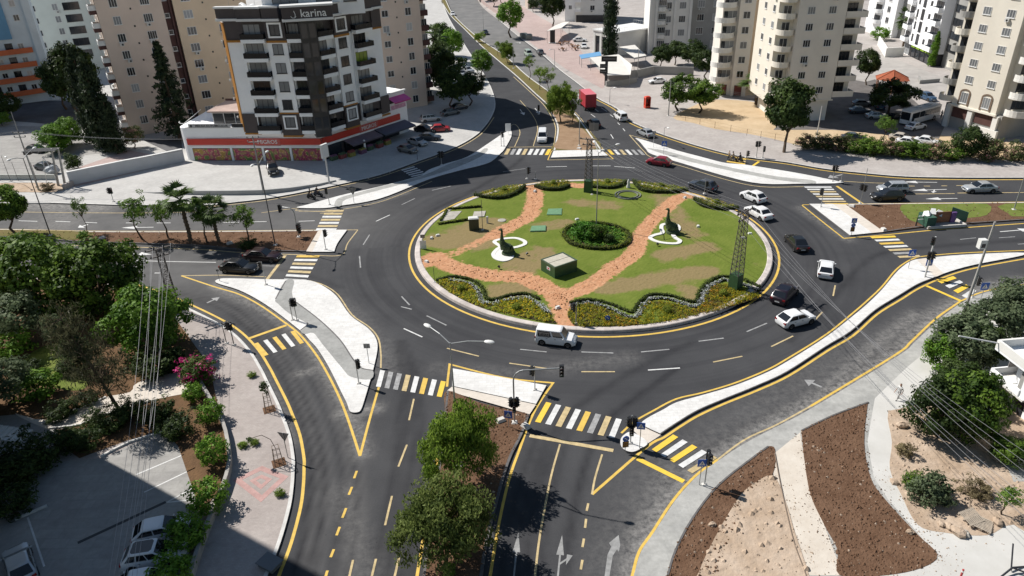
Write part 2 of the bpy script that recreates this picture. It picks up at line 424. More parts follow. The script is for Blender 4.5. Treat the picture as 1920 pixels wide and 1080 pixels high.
PVZ = 0.15
def block(name, px, m, n=4, z=PVZ, extra=None):
    P = gs(px, n) + ([G(*p) for p in extra] if extra else [])
    return struct(name, MB().prism(P, -0.1, z), m), P
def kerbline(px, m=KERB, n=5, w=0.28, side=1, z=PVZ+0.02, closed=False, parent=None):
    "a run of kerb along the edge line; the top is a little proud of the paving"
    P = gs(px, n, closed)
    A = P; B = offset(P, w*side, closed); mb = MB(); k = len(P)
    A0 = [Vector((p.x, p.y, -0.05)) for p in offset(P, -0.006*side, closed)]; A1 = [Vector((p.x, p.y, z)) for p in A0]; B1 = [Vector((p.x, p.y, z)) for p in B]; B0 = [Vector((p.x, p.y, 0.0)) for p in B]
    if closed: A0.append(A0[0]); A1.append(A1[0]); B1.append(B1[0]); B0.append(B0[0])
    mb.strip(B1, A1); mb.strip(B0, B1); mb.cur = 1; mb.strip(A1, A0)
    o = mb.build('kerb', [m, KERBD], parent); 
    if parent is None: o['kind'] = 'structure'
    return o

NWK = [(-500, 384), (-150, 384), (0, 383), (95, 382), (195, 385), (238, 386), (384, 386), (429, 382), (498, 374), (558, 363.4), (633, 348), (711, 330), (784, 304), (823, 290), (857, 276), (887, 259), (905, 243.6), (922, 220), (929, 196), (921, 165), (903, 132), (880, 98), (858, 62), (840, 30), (826, -5)]
NW, _ = block('pavement', NWK, P_NW, extra=[(700, -20), (-700, -20)])
kerbline(NWK[3:])
NEK = [(893, -5), (905, 14), (937, 40), (973, 70), (1013, 100), (1043, 127), (1077, 153), (1118, 184), (1156, 204.5), (1180, 227), (1227, 248), (1295, 271), (1362, 289), (1406, 297), (1477, 306), (1540, 317), (1609, 325), (1697, 332.5), (1806, 334.7), (1920, 334.7), (2300, 334)]
block('pavement', NEK, P_NE, extra=[(2500, 300), (2500, -20), (1000, -20)])
kerbline(NEK[2:])
SWK = [(-500, 520), (0, 518), (120, 522), (210, 530), (290, 552), (345, 575), (406, 605), (441, 628), (471, 660), (492, 694), (503, 716), (523, 757), (533, 782), (546, 819), (553, 861), (553, 880), (551, 915), (545, 955), (527, 1019), (504, 1078), (480, 1140)]
SW, _ = block('pavement', SWK, P_SW, extra=[(300, 1250), (-400, 1250), (-900, 700)])
kerbline(SWK, KERB, side=-1)
SEK = [(1150, 1200), (1188, 1080), (1202, 1035), (1227, 998), (1268, 937), (1308, 893), (1349, 863), (1400, 830), (1460, 799), (1524, 765), (1684, 668), (1714, 643), (1760, 600), (1806, 567), (1850, 549), (1924, 536), (2200, 490)]
block('pavement', SEK, P_SE, extra=[(2600, 520), (2600, 1300)], z=0.06)

# --- traffic islands of white concrete
def island(px, m=WHITE_C, n=4, z=PVZ+0.02, name='traffic_island', parent=None):
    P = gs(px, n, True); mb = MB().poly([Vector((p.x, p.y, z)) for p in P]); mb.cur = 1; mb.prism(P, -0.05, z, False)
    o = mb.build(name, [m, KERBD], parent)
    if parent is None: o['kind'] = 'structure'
    return o
def patch(name, px, m, z, n=4, smooth=True, parent=None):
    P = gs(px, n, True) if smooth else gp(px)
    for p in P: p.z = z
    return struct(name, MB().poly(P), m, parent)
iNW = island([(557, 391), (578, 385), (639, 368), (699, 354.5), (750, 341.7), (792, 330), (792, 330), (804, 320), (837, 308), (877, 295), (922, 266), (943, 252), (957, 246), (959, 257), (946, 281), (939, 288.7), (922, 304), (900, 312), (867, 320), (807, 337), (730, 368), (687, 380), (641, 387), (621, 390.5), (600, 392)])
patch('path', [(628, 389), (641, 387), (650, 375), (720, 356), (790, 337), (855, 316), (900, 296), (915, 282), (908, 280), (893, 291), (842, 309), (795, 330), (720, 350), (645, 370), (630, 378)], P_SE, PVZ+0.026, 3, parent=iNW)
iNE = island([(1192, 260), (1223, 269), (1267, 283), (1312, 295), (1358, 306.7), (1394, 310), (1440, 317), (1500, 327), (1545, 336), (1582, 344), (1582, 344), (1560, 345.5), (1507, 346), (1427, 346), (1362, 332.5), (1283, 309), (1223, 291), (1211, 281), (1200, 268)])
patch('path', [(1213, 279), (1250, 285), (1300, 299), (1380, 318), (1460, 333), (1520, 339), (1530, 345), (1515, 345.5), (1450, 338), (1370, 322), (1290, 304), (1240, 289)], P_SE, PVZ+0.026, 3, parent=iNE)
iSE = island([(1205, 799), (1211, 788), (1243, 770.6), (1269, 756.7), (1318, 743), (1378, 725), (1437, 701), (1477, 679.4), (1549, 633.5), (1599, 594.5), (1629, 569), (1654, 544), (1677, 516.4), (1691, 502.7), (1709, 491), (1732, 486.6), (1801, 480), (1907, 475.6), (1916, 481), (1824, 499), (1769, 515), (1721, 535), (1687, 555.5), (1641, 584), (1595, 624), (1549, 652), (1477, 699), (1417, 727), (1358, 751), (1308, 772.6), (1269, 796), (1239, 816), (1239, 816)])
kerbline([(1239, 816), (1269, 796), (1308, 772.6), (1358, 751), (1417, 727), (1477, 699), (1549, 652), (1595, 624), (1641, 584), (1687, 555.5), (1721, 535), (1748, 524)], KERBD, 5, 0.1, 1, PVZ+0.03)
patch('path', [(1183, 803), (1205, 799), (1239, 816), (1213, 833)], BEIGE_C, 0.03, smooth=False)
patch('path', [(1718, 489), (1737, 486), (1769, 515), (1753, 522)], BEIGE_C, PVZ+0.026, smooth=False, parent=iSE)
island([(1163, 829), (1167, 843), (1183, 850), (1199, 845), (1214, 832), (1185, 813), (1170, 818)])
iSW = island([(405.8, 532), (413.7, 524.6), (445, 524), (499, 525.6), (540, 526), (578, 527.5), (604, 537), (631, 557), (657, 593), (689, 616.7), (705, 636.5), (708, 658), (700, 696), (700, 696), (697, 705), (694.8, 715), (694.8, 715), (685, 748), (678, 769), (671, 775.4), (657, 774), (651, 759), (639.6, 736), (616.7, 690), (596, 656.7), (581, 640), (570, 627), (563, 621.6), (526.6, 593), (489, 567), (449, 546)])
patch('path', [(536, 528), (517, 562), (522, 572), (544, 591), (577, 610), (564, 621.5), (572, 629), (588, 626.6), (604, 646.5), (643, 694), (658, 708.8), (695, 714), (699.5, 697), (677, 692), (661, 674), (637, 638.5), (598, 601), (556, 569), (548, 550), (552, 529)], GREY_C, PVZ+0.026, 3, parent=iSW)
for p in ([(536, 529), (517, 563)], [(564, 621.5), (577, 611), (576, 607)], [(556, 569), (598, 601), (637, 638.5), (661, 674), (677, 692), (700, 697)]):
    struct('kerb', MB().ribbon(gs(p, 4), 0.14, PVZ+0.032), KERBD, iSW)

# --- medians
SOIL = mat('brown_soil', (0.10, 0.055, 0.033), 0.95, col2=(0.165, 0.098, 0.062), scale=0.7, bump=0.9, bscale=5, dist=0.12, detail=9)
SOILR = mat('red_soil', (0.27, 0.125, 0.06), 0.95, col2=(0.40, 0.22, 0.12), scale=0.6, bump=0.8, bscale=5, dist=0.1, detail=9)
SAND = mat('yellow_sand', (0.42, 0.31, 0.19), 0.95, col2=(0.54, 0.42, 0.28), scale=0.25, bump=0.6, bscale=3, dist=0.12, detail=8)
DIRT = mat('pale_dirt', (0.34, 0.25, 0.175), 0.95, col2=(0.48, 0.385, 0.30), scale=0.35, bump=0.7, bscale=1.8, dist=0.2, detail=9)
STONE = mat('pale_stones', (0.30, 0.235, 0.18), 0.95, var=0.3, scale=3, objrand=0.2)
DRYG = mat('dry_grass', (0.16, 0.12, 0.055), 0.95, col2=(0.13, 0.125, 0.04), scale=0.5, bump=0.8, bscale=8, dist=0.06, detail=8)
LAWN = mat('lawn', (0.10, 0.14, 0.025), 0.95, col2=(0.165, 0.19, 0.05), scale=0.6, bump=0.8, bscale=8, dist=0.06, detail=8)
def clods(P, n, seed, z, r0, r1, m, parent, name='clods'):
    rr = random.Random(seed); mb = MB()
    x0, x1 = min(p.x for p in P), max(p.x for p in P); y0, y1 = min(p.y for p in P), max(p.y for p in P); k = 0; tries = 0
    while k < n and tries < n*8:
        tries += 1
        x, y = rr.uniform(x0, x1), rr.uniform(y0, y1)
        if not inpoly((x, y), P): continue
        k += 1; r = r0+(r1-r0)*rr.random()**4; a = rr.uniform(0, 6.28)
        vs = []
        for i in range(5):
            t = a+i*1.2566; q = r*rr.uniform(0.7, 1.3); vs.append((x+q*math.cos(t), y+q*math.sin(t), z-0.01))
        vs.append((x+rr.uniform(-.3, .3)*r, y+rr.uniform(-.3, .3)*r, z+r*rr.uniform(0.5, 1.1)))
        mb.add(vs, [(i, (i+1) % 5, 5) for i in range(5)])
    o = mb.build(name, m, parent); o['kind'] = 'stuff'; return o
def soil(px, z=PVZ+0.01, m=SOIL, n=900, seed=1, rocks=60, smooth=True, name='soil_bed', r1=0.16):
    P = gs(px, 4, True) if smooth else gp(px)
    o = struct(name, MB().prism(P, -0.05, z), m)
    if n: clods(P, n, seed, z, 0.03, r1, m, o)
    if rocks: clods(P, rocks, seed+50, z, 0.03, 0.15, STONE, o, 'stones')
    return o
# south median
MS = [(838, 735), (900, 757.5), (993, 779), (993, 779), (979, 817.5), (960, 856), (945, 899), (926, 970), (914, 1022), (905, 1080), (900, 1140), (780, 1140), (793, 1080), (800, 1022), (814, 930), (826, 850), (834, 775)]
soil(MS, n=2600, seed=3, rocks=220)
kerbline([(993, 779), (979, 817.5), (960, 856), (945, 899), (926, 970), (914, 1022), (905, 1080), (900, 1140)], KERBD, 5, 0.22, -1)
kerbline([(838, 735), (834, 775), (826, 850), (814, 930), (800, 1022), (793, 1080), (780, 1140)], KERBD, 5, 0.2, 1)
island([(848, 693), (848, 693), (1024.6, 725), (1024.6, 725), (1005, 760), (1005, 760), (848, 726), (848, 726)])
patch('path', [(848, 727), (1005, 761), (993, 779), (838, 735)], BEIGE_C, PVZ, smooth=False)
# west median
MW = [(-300, 430), (0, 431.7), (170, 435.7), (380, 435.7), (597, 433.7), (597, 433.7), (574, 473), (574, 473), (459, 470), (380, 462.5), (277, 458.5), (135, 453.5), (60, 447), (0, 445.6), (-300, 444)]
soil(MW, n=1700, seed=4, rocks=160, smooth=True)
patch('verge', [(-300, 431), (0, 432.5), (165, 436.5), (168, 445), (130, 452), (60, 446), (0, 444.5), (-300, 443)], DRYG, PVZ+0.03, 3)
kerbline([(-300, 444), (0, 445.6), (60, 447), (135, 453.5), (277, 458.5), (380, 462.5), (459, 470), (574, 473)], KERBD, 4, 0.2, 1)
kerbline([(-300, 430), (0, 431.7), (170, 435.7), (380, 435.7), (597, 433.7)], KERB, 4, 0.2, -1)
island([(605, 433), (605, 433), (651, 432.7), (651, 432.7), (633, 458), (627, 474), (627, 474), (586, 474), (586, 474)])
patch('path', [(597, 433.7), (605, 433), (586, 474), (574, 473)], BEIGE_C, PVZ, smooth=False)
# east median
ME = [(1585, 385), (1622, 384), (1920, 381), (2200, 378), (2200, 395), (1920, 413.4), (1740, 425.5), (1657, 436.4)]
soil(ME, n=1500, seed=5, rocks=150, smooth=False)
patch('verge', [(1690, 386), (1760, 385), (1850, 384), (1850, 405), (1800, 412), (1730, 420), (1700, 410)], LAWN, PVZ+0.03, 3)
patch('verge', [(1885, 384), (2100, 382), (2100, 398), (1920, 408), (1890, 402)], LAWN, PVZ+0.03, 3)
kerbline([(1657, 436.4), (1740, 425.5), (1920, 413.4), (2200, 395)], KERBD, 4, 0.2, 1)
kerbline([(1585, 385), (1622, 384), (1920, 381), (2200, 378)], KERB, 4, 0.2, -1)
island([(1517, 384), (1517, 384), (1561, 384), (1561, 384), (1635, 438.6), (1635, 438.6), (1593, 443), (1593, 443)])
patch('path', [(1561, 384), (1585, 385), (1657, 436.4), (1635, 438.6)], BEIGE_C, PVZ, smooth=False)
# north median
MN = [(1038, 283), (1042, 266), (1044, 235), (1027, 200), (1000, 174), (967, 143), (940, 120), (903, 88), (870, 55), (842, 27), (826, 0), (836, 0), (850, 27), (893, 68), (947, 105), (987, 141), (1037, 178), (1077, 213), (1093, 233), (1127, 281)]
soil(MN, m=DRYG, n=500, seed=6, rocks=40)
patch('soil_bed', [(1042, 280), (1046, 262), (1048, 236), (1030, 203), (1045, 208), (1078, 225), (1090, 240), (1118, 279)], mat('tan_soil', (0.24, 0.155, 0.095), 0.95, col2=(0.32, 0.22, 0.14), scale=0.5, bump=0.7, bscale=4, dist=0.1), PVZ+0.03, 3)
kerbline([(1038, 283), (1042, 266), (1044, 235), (1027, 200), (1000, 174), (967, 143), (940, 120), (903, 88), (870, 55), (842, 27), (826, 0)], KERB, 4, 0.3, -1)
kerbline([(836, 0), (850, 27), (893, 68), (947, 105), (987, 141), (1037, 178), (1077, 213), (1093, 233), (1127, 281)], KERB, 4, 0.3, -1)
island([(1038, 284), (1038, 284), (1127, 282), (1127, 282), (1140, 293), (1140, 293), (1033, 297), (1033, 297)])
# far carriageways of the north arm, older and paler asphalt
OLD = mat('old_asphalt', (0.13, 0.13, 0.13), 0.9, col2=(0.20, 0.195, 0.19), scale=0.2, bump=0.2, bscale=20, dist=0.01, detail=8)
struct('road', MB().poly(gp([(900, 250), (922, 220), (929, 196), (921, 165), (903, 132), (880, 98), (858, 62), (840, 30), (826, -5), (893, -5), (937, 40), (1013, 100), (1077, 153), (1118, 184), (1156, 204), (1180, 227), (1160, 260), (1000, 262)], 0.003)), ASPH)
struct('road', MB().poly(gp([(1112, 180), (1077, 153), (1043, 127), (973, 70), (905, 14), (893, -5), (836, -5), (850, 27), (893, 68), (947, 105), (987, 141), (1040, 180), (1080, 188)], 0.0045)), OLD)
# --- fenced lots and other surfaces on the blocks
patch('sand_lot', [(1262, 222), (1300, 232), (1340, 243), (1400, 252), (1450, 262), (1500, 274), (1560, 280), (1660, 285), (1760, 292), (1860, 300), (1990, 305), (1990, 270), (1880, 268), (1760, 255), (1560, 244), (1500, 236), (1430, 196), (1340, 188), (1300, 200)], SAND, PVZ+0.012, 3)
patch('car_park', [(1450, 245), (1560, 245), (1760, 262), (1770, 240), (1700, 178), (1640, 150), (1500, 190)], mat('lot_asphalt', (0.14, 0.13, 0.125), 0.9, var=0.2, scale=0.4), PVZ+0.02, 3, False)
patch('road', [(1560, 160), (1690, 165), (1800, 178), (1800, 160), (1700, 120), (1640, 95), (1560, 100)], mat('side_street', (0.36, 0.34, 0.32), 0.9, var=0.15, scale=0.3), PVZ+0.016, 3, False)
patch('road', [(1440, 120), (1700, 170), (1560, 190), (1440, 170)], MATS['lot_asphalt'], PVZ+0.024, 3, False)
patch('plaza', [(937, 30), (1000, 85), (1060, 130), (1130, 168), (1140, 150), (1100, 110), (1060, 60), (1000, 25), (960, 0), (900, -10)], P_PINK, PVZ+0.012, 3, False)
patch('pavement', [(130, 322), (240, 283), (330, 300), (345, 303), (140, 352)], P_PINK, PVZ+0.03, 3, False)
patch('yard', [(-300, 350), (0, 330), (105, 330), (160, 292), (200, 288), (205, 240), (150, 240), (-300, 230)], P_LOT, PVZ+0.012, 3, False)
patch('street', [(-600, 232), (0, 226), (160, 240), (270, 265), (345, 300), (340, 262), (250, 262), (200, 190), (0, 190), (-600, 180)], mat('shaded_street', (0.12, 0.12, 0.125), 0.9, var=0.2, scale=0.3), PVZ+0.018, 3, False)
patch('verge', [(-300, 352), (0, 345), (100, 345), (130, 352), (100, 362), (0, 362), (-300, 368)], DIRT, PVZ+0.036, 3)
# parking lot and garden of the south-west block
LOTP = [(195, 862), (250, 835), (310, 812), (340, 845), (385, 930), (372, 985), (340, 1100), (-300, 1250), (-500, 900), (60, 870)]
patch('car_park', LOTP, P_LOT, PVZ+0.012, 3, False)
patch('garden_ground', [(-500, 530), (0, 524), (180, 530), (280, 560), (330, 600), (395, 690), (400, 720), (430, 860), (418, 920), (376, 960), (335, 840), (312, 812), (240, 828), (150, 862), (60, 800), (-500, 830)], mat('garden_soil', (0.10, 0.06, 0.035), 0.95, col2=(0.16, 0.095, 0.05), scale=0.5, bump=0.8, bscale=5, dist=0.1), PVZ+0.02, 3, False)
patch('lawn', [(35, 690), (75, 655), (130, 645), (140, 680), (165, 725), (130, 735), (70, 722), (40, 730)], LAWN, PVZ+0.034, 3)
patch('path', [(30, 778), (95, 790), (190, 750), (245, 738), (260, 720), (345, 700), (358, 735), (290, 752), (235, 770), (150, 800), (100, 808), (60, 795)], BEIGE_C, PVZ+0.04, 3)
patch('path', [(-200, 800), (30, 780), (105, 806), (130, 850), (-200, 880)], P_LOT, PVZ+0.026, 3, False)
# works on the south-east block
soil([(1439, 838), (1439, 838), (1406, 862), (1345, 911), (1296, 974), (1264, 1035), (1250, 1080), (1235, 1140), (1330, 1140), (1350, 1060), (1375, 990), (1400, 925), (1447, 893), (1453, 844)], 0.10, n=1500, seed=8, rocks=160)
soil([(1502, 808), (1502, 808), (1560, 780), (1627, 755), (1627, 755), (1620, 830), (1632, 897), (1661, 940), (1719, 1003), (1757, 1042), (1728, 1066), (1660, 1080), (1574, 1080), (1570, 1032), (1545, 985), (1516, 916)], 0.10, n=3600, seed=9, rocks=260)
kerbline([(1250, 1080), (1264, 1035), (1296, 974), (1345, 911), (1406, 862), (1439, 838)], KERBD, 4, 0.14, -1, 0.14)
kerbline([(1502, 808), (1560, 780), (1627, 755)], KERBD, 4, 0.14, -1, 0.14)
soil([(1400, 918), (1447, 893), (1470, 935), (1490, 1000), (1516, 1080), (1530, 1150), (1290, 1150), (1310, 1075), (1340, 1010), (1375, 950)], 0.115, DIRT, 260, 11, 120, name='dirt_patch', r1=0.34)
patch('path', [(1453, 850), (1500, 812), (1516, 916), (1545, 985), (1580, 1080), (1516, 1080), (1490, 1000), (1468, 935), (1450, 893)], mat('dusty_path', (0.50, 0.44, 0.37), 0.95, col2=(0.60, 0.55, 0.48), scale=0.5, bump=0.4), 0.07, 3, False)
patch('path', [(1640, 748), (1700, 690), (1760, 640), (1850, 560), (1990, 520), (1990, 1140), (1560, 1140), (1600, 1085), (1760, 1050), (1720, 1000), (1665, 938), (1638, 895), (1626, 830)], mat('pale_footpath', (0.46, 0.45, 0.42), 0.95, col2=(0.56, 0.55, 0.525), scale=0.25, bump=0.2, detail=8), 0.074, 3, False)
soil([(1665, 775), (1700, 765), (1990, 700), (1990, 1010), (1900, 985), (1850, 1005), (1770, 1000), (1720, 985), (1690, 930), (1668, 880), (1672, 830)], 0.085, DIRT, 900, 12, 180, name='dirt_patch', r1=0.22)
def spill(px, sd, n, seed, m):
    P = gs(px, 4, z=0.08); rr = random.Random(seed); mb = MB()
    for _ in range(n):
        i = rr.randrange(len(P)-1); p = P[i].lerp(P[i+1], rr.random())+Vector((rr.gauss(0, sd), rr.gauss(0, sd), 0)); r = 0.015+0.07*rr.random()**4; mb.add([(p.x+r*math.cos(t*1.571)*rr.uniform(.7, 1.4), p.y+r*math.sin(t*1.571), 0.06) for t in range(4)]+[(p.x, p.y, 0.09+r)], [(t, (t+1) % 4, 4) for t in range(4)])
    tag(mb.build('spilled_soil', m), 'scattered crumbs of soil spilled beside the works at the lower right', 'soil', 'spilled soil', 'stuff')
spill([(1500, 812), (1516, 916), (1545, 985), (1572, 1040), (1580, 1085)], 0.45, 420, 3, SOIL); spill([(1627, 757), (1620, 830), (1632, 897), (1661, 940), (1719, 1003), (1757, 1042)], 0.3, 380, 4, SOIL); spill([(1447, 893), (1470, 935), (1490, 1000), (1516, 1080)], 0.6, 420, 5, DIRT); spill([(1668, 880), (1690, 930), (1720, 985), (1770, 1000), (1850, 1005)], 0.7, 460, 6, DIRT); spill([(1574, 1080), (1660, 1080), (1728, 1066), (1790, 1050)], 0.8, 360, 7, DIRT)
patch('car_park', [(1880, 860), (1990, 800), (1990, 900), (1900, 905)], P_SE, 0.094, 3, False)

# ================================================================== ROAD MARKINGS
MARK = bpy.data.objects.new('road_markings', None); C.objects.link(MARK); MARK['kind'] = 'structure'
LZ = [0.005]
def line(px, m=YEL, w=0.24, n=5, z=0.006, name='edge_line', closed=False):
    LZ[0] += 0.0001; z = LZ[0]; P = gs(px, n, closed)
    if closed: P.append(P[0])
    return MB().ribbon(P, w*0.82 if name == 'edge_line' else w, z).build(name, m, MARK)
def dashes(px, m=WHP, w=0.16, name='lane_dash'):
    for a, b in px: line([a, b], m, w, 1, name=name)
ctr = Vector((10.92, 91.2, 0))
ring = [ctr+Vector((24.82*math.cos(t*math.pi/60), 24.82*math.sin(t*math.pi/60), 0)) for t in range(121)]
MB().ribbon(ring, 0.28, 0.006).build('edge_line', YEL, MARK)
def off_line(px, d, m=YEL, w=0.24):
    P = offset(gs(px, 5), d); LZ[0] += 0.0001; MB().ribbon(P, w, LZ[0]).build('edge_line', m, MARK)
off_line(NEK[7:], -0.55, YEL, 0.26)
off_line(NWK[6:18], -0.5, YELF, 0.2)
off_line(SWK[2:], 0.75, YEL, 0.26)
line([(1184, 1085), (1198, 1035), (1223, 998), (1263, 937), (1304, 892), (1345, 862)], YEL, 0.26)
line([(1345, 862), (1397, 824), (1457, 796), (1520, 761.6)], YELF, 0.2); line([(1520, 761.6), (1680, 664.5), (1709, 640), (1755, 597), (1801, 564.6)], YEL, 0.28)
line([(1801, 564.6), (1847, 546), (1920, 533), (2100, 503)], YEL, 0.24)
# islands' outlines
line([(1165, 812), (1190, 790), (1225, 770), (1268, 748), (1318, 736), (1378, 718), (1437, 694), (1477, 672), (1549, 627), (1599, 587), (1629, 561), (1654, 537), (1676, 510), (1692, 496), (1712, 485), (1735, 480), (1801, 474.5), (1907, 470), (2000, 467)], YEL, 0.24)
line([(1110, 927), (1213, 838), (1245, 820), (1275, 800), (1310, 779), (1358, 757), (1420, 732), (1480, 704), (1553, 657), (1600, 629), (1645, 589), (1690, 561), (1724, 540), (1772, 519), (1826, 503), (1917, 486), (2000, 472)], YEL, 0.3)
line([(1110, 927), (1116, 895), (1129, 852)], YELF, 0.2)
line([(340, 517), (420, 516), (499, 519)], YELF, 0.2); line([(340, 517), (400, 537), (449, 552), (489, 573), (526, 599), (560, 625), (590, 661), (611, 695), (634, 740), (652, 785), (675, 855)], YEL, 0.28)
line([(675, 855), (692, 790), (712, 720)], YEL, 0.28); line([(580, 526), (608, 535), (634, 553), (660, 590), (692, 613), (709, 634), (714, 662), (714, 690)], YELF, 0.2)
line([(838, 725), (843, 683), (843, 683), (945, 708), (1037, 718), (1037, 718), (1010, 757), (993, 791), (975, 840), (955, 897), (936, 979), (919, 1080), (910, 1130)], YEL, 0.28)
line([(820, 858), (813, 905), (798, 984), (782, 1080), (775, 1130)], YEL, 0.28)
line([(-300, 428.5), (0, 429.7), (170, 433), (380, 433.2), (560, 431.5), (671, 431)], YELF, 0.2); line([(671, 431), (652, 456), (640, 478), (590, 479)], YELF, 0.2)
line([(-300, 449), (0, 453), (135, 460), (277, 464), (380, 468), (459, 474), (574, 478)], YELF, 0.22)
line([(1504, 385), (1540, 414), (1582, 447)], YEL, 0.26); line([(1582, 447), (1653, 441), (1762, 430.5), (1920, 419), (2200, 400)], YEL, 0.26); line([(1504, 384), (1587, 382.6), (1719, 381), (1920, 378.8), (2200, 375)], YEL, 0.24)
line([(1180, 253), (1195, 270), (1208, 284), (1222, 295), (1283, 313), (1362, 337), (1427, 350), (1507, 350)], YELF, 0.22); line([(1180, 253), (1215, 262)], YELF, 0.2)
line([(1582, 340), (1640, 343), (1700, 344)], YELF, 0.2)
line([(1027, 300), (1150, 298)], YELF, 0.22); line([(1034, 283), (1027, 300)], YEL, 0.22); line([(1127, 278), (1150, 298)], YEL, 0.22)
line([(1036, 283), (1039, 266), (1041, 236), (1023, 201), (996, 174), (963, 144)], YELF, 0.22)
line([(1131, 280), (1097, 233), (1080, 212), (1040, 177)], YELF, 0.2)
line([(965, 275), (975, 248), (963, 233), (940, 252)], YELF, 0.18)
line([(975, 188), (998, 215), (1008, 240), (1000, 274)], YELF, 0.18); line([(955, 276), (1037, 275)], YELF, 0.24)
line([(560, 396), (621, 395), (690, 384), (735, 371), (810, 340)], YELF, 0.18); line([(490, 399), (560, 390), (556, 395), (620, 397)], YELF, 0.18)
line([(0, 397), (160, 399), (300, 399), (420, 396)], YELF, 0.18)
# roundabout lanes
def arc(r, a0, a1, m=WHF, w=0.17):
    P = [ctr+Vector((r*math.cos(R(a0+(a1-a0)*k/6)), r*math.sin(R(a0+(a1-a0)*k/6)), 0)) for k in range(7)]
    MB().ribbon(P, w, 0.006).build('lane_dash', m, MARK)
def pa(x, y): p = G(x, y)-ctr; return p.length, math.degrees(math.atan2(p.y, p.x))
for (a, b, m) in [((943, 322), (985, 316), WHF), ((1024, 313), (1063, 312), WHP), ((1110, 311), (1145, 311), WHP), ((1152, 312), (1190, 315), WHP), ((810, 357), (845, 349), WHF), ((753, 384), (778, 372), WHF), ((705, 415), (731, 403), WHP), ((681, 459), (693, 440), WHF), ((676, 502), (674, 480), WHF), ((752, 575), (772, 580), WHF), ((753, 556), (768, 572), WHF), ((757, 616), (792, 632), WHP), ((800, 592), (837, 610), WHF), ((838, 653), (898, 668), YELF), ((955, 681), (1025, 691), YELF), ((1090, 697), (1153, 697), YELF), ((1215, 694), (1275, 690), WHP), ((1337, 679), (1392, 668), YELF), ((1446, 650), (1487, 630), YELF), ((1525, 603), (1542, 585), YELF), ((1562, 555), (1566, 535), YELF), ((1310, 640), (1357, 634), WHF), ((1400, 622), (1438, 606), WHF), ((1202, 660), (1255, 655), WHF), ((1090, 660), (1150, 662), WHF), ((975, 655), (1025, 660), WHF), ((1390, 318), (1420, 330), WHF)]:
    line([a, b], m, 0.17, 1, name='lane_dash')
# lane lines of the arms
dashes([((35, 414), (70, 415)), ((104, 415), (132, 416)), ((160, 417), (182, 418)), ((236, 418), (262, 418)), ((294, 418), (320, 418)), ((418, 417), (448, 417)), ((470, 416), (500, 415.5)), ((560, 415), (590, 414)), ((0, 477.5), (30, 478)), ((0, 502.5), (16, 503)), ((197, 507), (220, 507.5)), ((290, 512), (300, 512))], WHP, 0.17)
line([(180, 486), (300, 490), (405, 492)], WHP, 0.18); line([(470, 498), (515, 499)], WHF, 0.16)
dashes([((1695, 364), (1790, 363)), ((1795, 362), (1920, 361))], YELF, 0.2)
dashes([((1704, 349), (1715, 349)), ((1732, 349), (1744, 349)), ((1765, 348.5), (1776, 348.5)), ((1793, 348), (1807, 348))], YELF, 0.2)
dashes([((1640, 366), (1660, 366)), ((1873, 446), (1903, 444)), ((1800, 449), (1830, 446)), ((1908, 458), (1940, 456))], WHF, 0.15)
dashes([((776, 748), (767, 788)), ((763, 834), (747, 875)), ((735, 930), (722, 985)), ((705, 1048), (695, 1090)), ((662, 1050), (653, 1090)), ((748, 1046), (738, 1090))], YELF, 0.17)
dashes([((669, 883), (664, 897)), ((660, 913), (654, 928)), ((649, 953), (642, 971)), ((637, 988), (631, 1004)), ((626, 1030), (620, 1045)), ((614, 1070), (608, 1090))], YEL, 0.2)
dashes([((855, 740), (845, 800)), ((836, 840), (826, 910)), ((818, 950), (806, 1010))], YELF, 0.17)
line([(1050, 833), (1034, 890), (1020, 960), (1010, 1020), (1002, 1090)], YELF, 0.2)
dashes([((1103, 944), (1100, 958)), ((1099, 973), (1097, 990)), ((1095, 1010), (1092, 1026)), ((1092, 1050), (1089, 1068))], YELF, 0.18)
dashes([((1100, 205), (1106, 211)), ((1113, 203), (1122, 209)), ((1127, 202), (1138, 209)), ((1108, 214), (1116, 220)), ((1144, 215), (1152, 221)), ((1158, 230), (1162, 234)), ((1168, 241), (1172, 246)), ((1145, 252), (1150, 260))], WHP, 0.16)
# stop lines
line([(500, 525), (535, 479)], YELF, 0.42, 1, name='stop_line'); line([(466, 635), (537, 610)], YEL, 0.42, 1, name='stop_line')
line([(993, 817), (1150, 845)], YELF, 0.42, 1, name='stop_line'); line([(1195, 860), (1282, 903)], YELB, 0.46, 1, name='stop_line')
line([(1737, 536), (1803, 565)], YELB, 0.42, 1, name='stop_line'); line([(1569, 349), (1620, 384)], YEL, 0.42, 1, name='stop_line')
line([(1410, 312), (1423, 303)], YELB, 0.42, 1, name='stop_line'); line([(600, 400), (625, 399)], YELF, 0.2, 1, name='stop_line')
# zebra crossings: every bar is a piece of its own
def zebra(a0, a1, b0, b1, n, cols, duty=0.55, w_first=0):
    "a0->a1 one side of the crossing, b0->b1 the opposite side, n bars along it"
    A0, A1, B0, B1 = (G(*p) for p in (a0, a1, b0, b1))
    Z = bpy.data.objects.new('zebra_crossing', None); C.objects.link(Z); Z['kind'] = 'structure'
    for i in range(n):
        t0 = i/(n-1+duty); t1 = (i+duty)/(n-1+duty)
        q = [A0.lerp(A1, t0), A0.lerp(A1, t1), B0.lerp(B1, t1), B0.lerp(B1, t0)]
        LZ[0] += 0.0001
        for p in q: p.z = LZ[0]+0.012
        MB().poly(q).build('stripe', cols[i % len(cols)], Z)
zebra((1024, 754), (1166, 787), (1003, 791), (1152, 822), 8, [YELB, WHP, YELF, WHP, YEL, WHF, YELF, WHP])
zebra((713, 694), (836, 716), (705, 725), (828, 745), 8, [WHP, WHF, WHF, YELF, WHP, YEL, WHP, YELB])
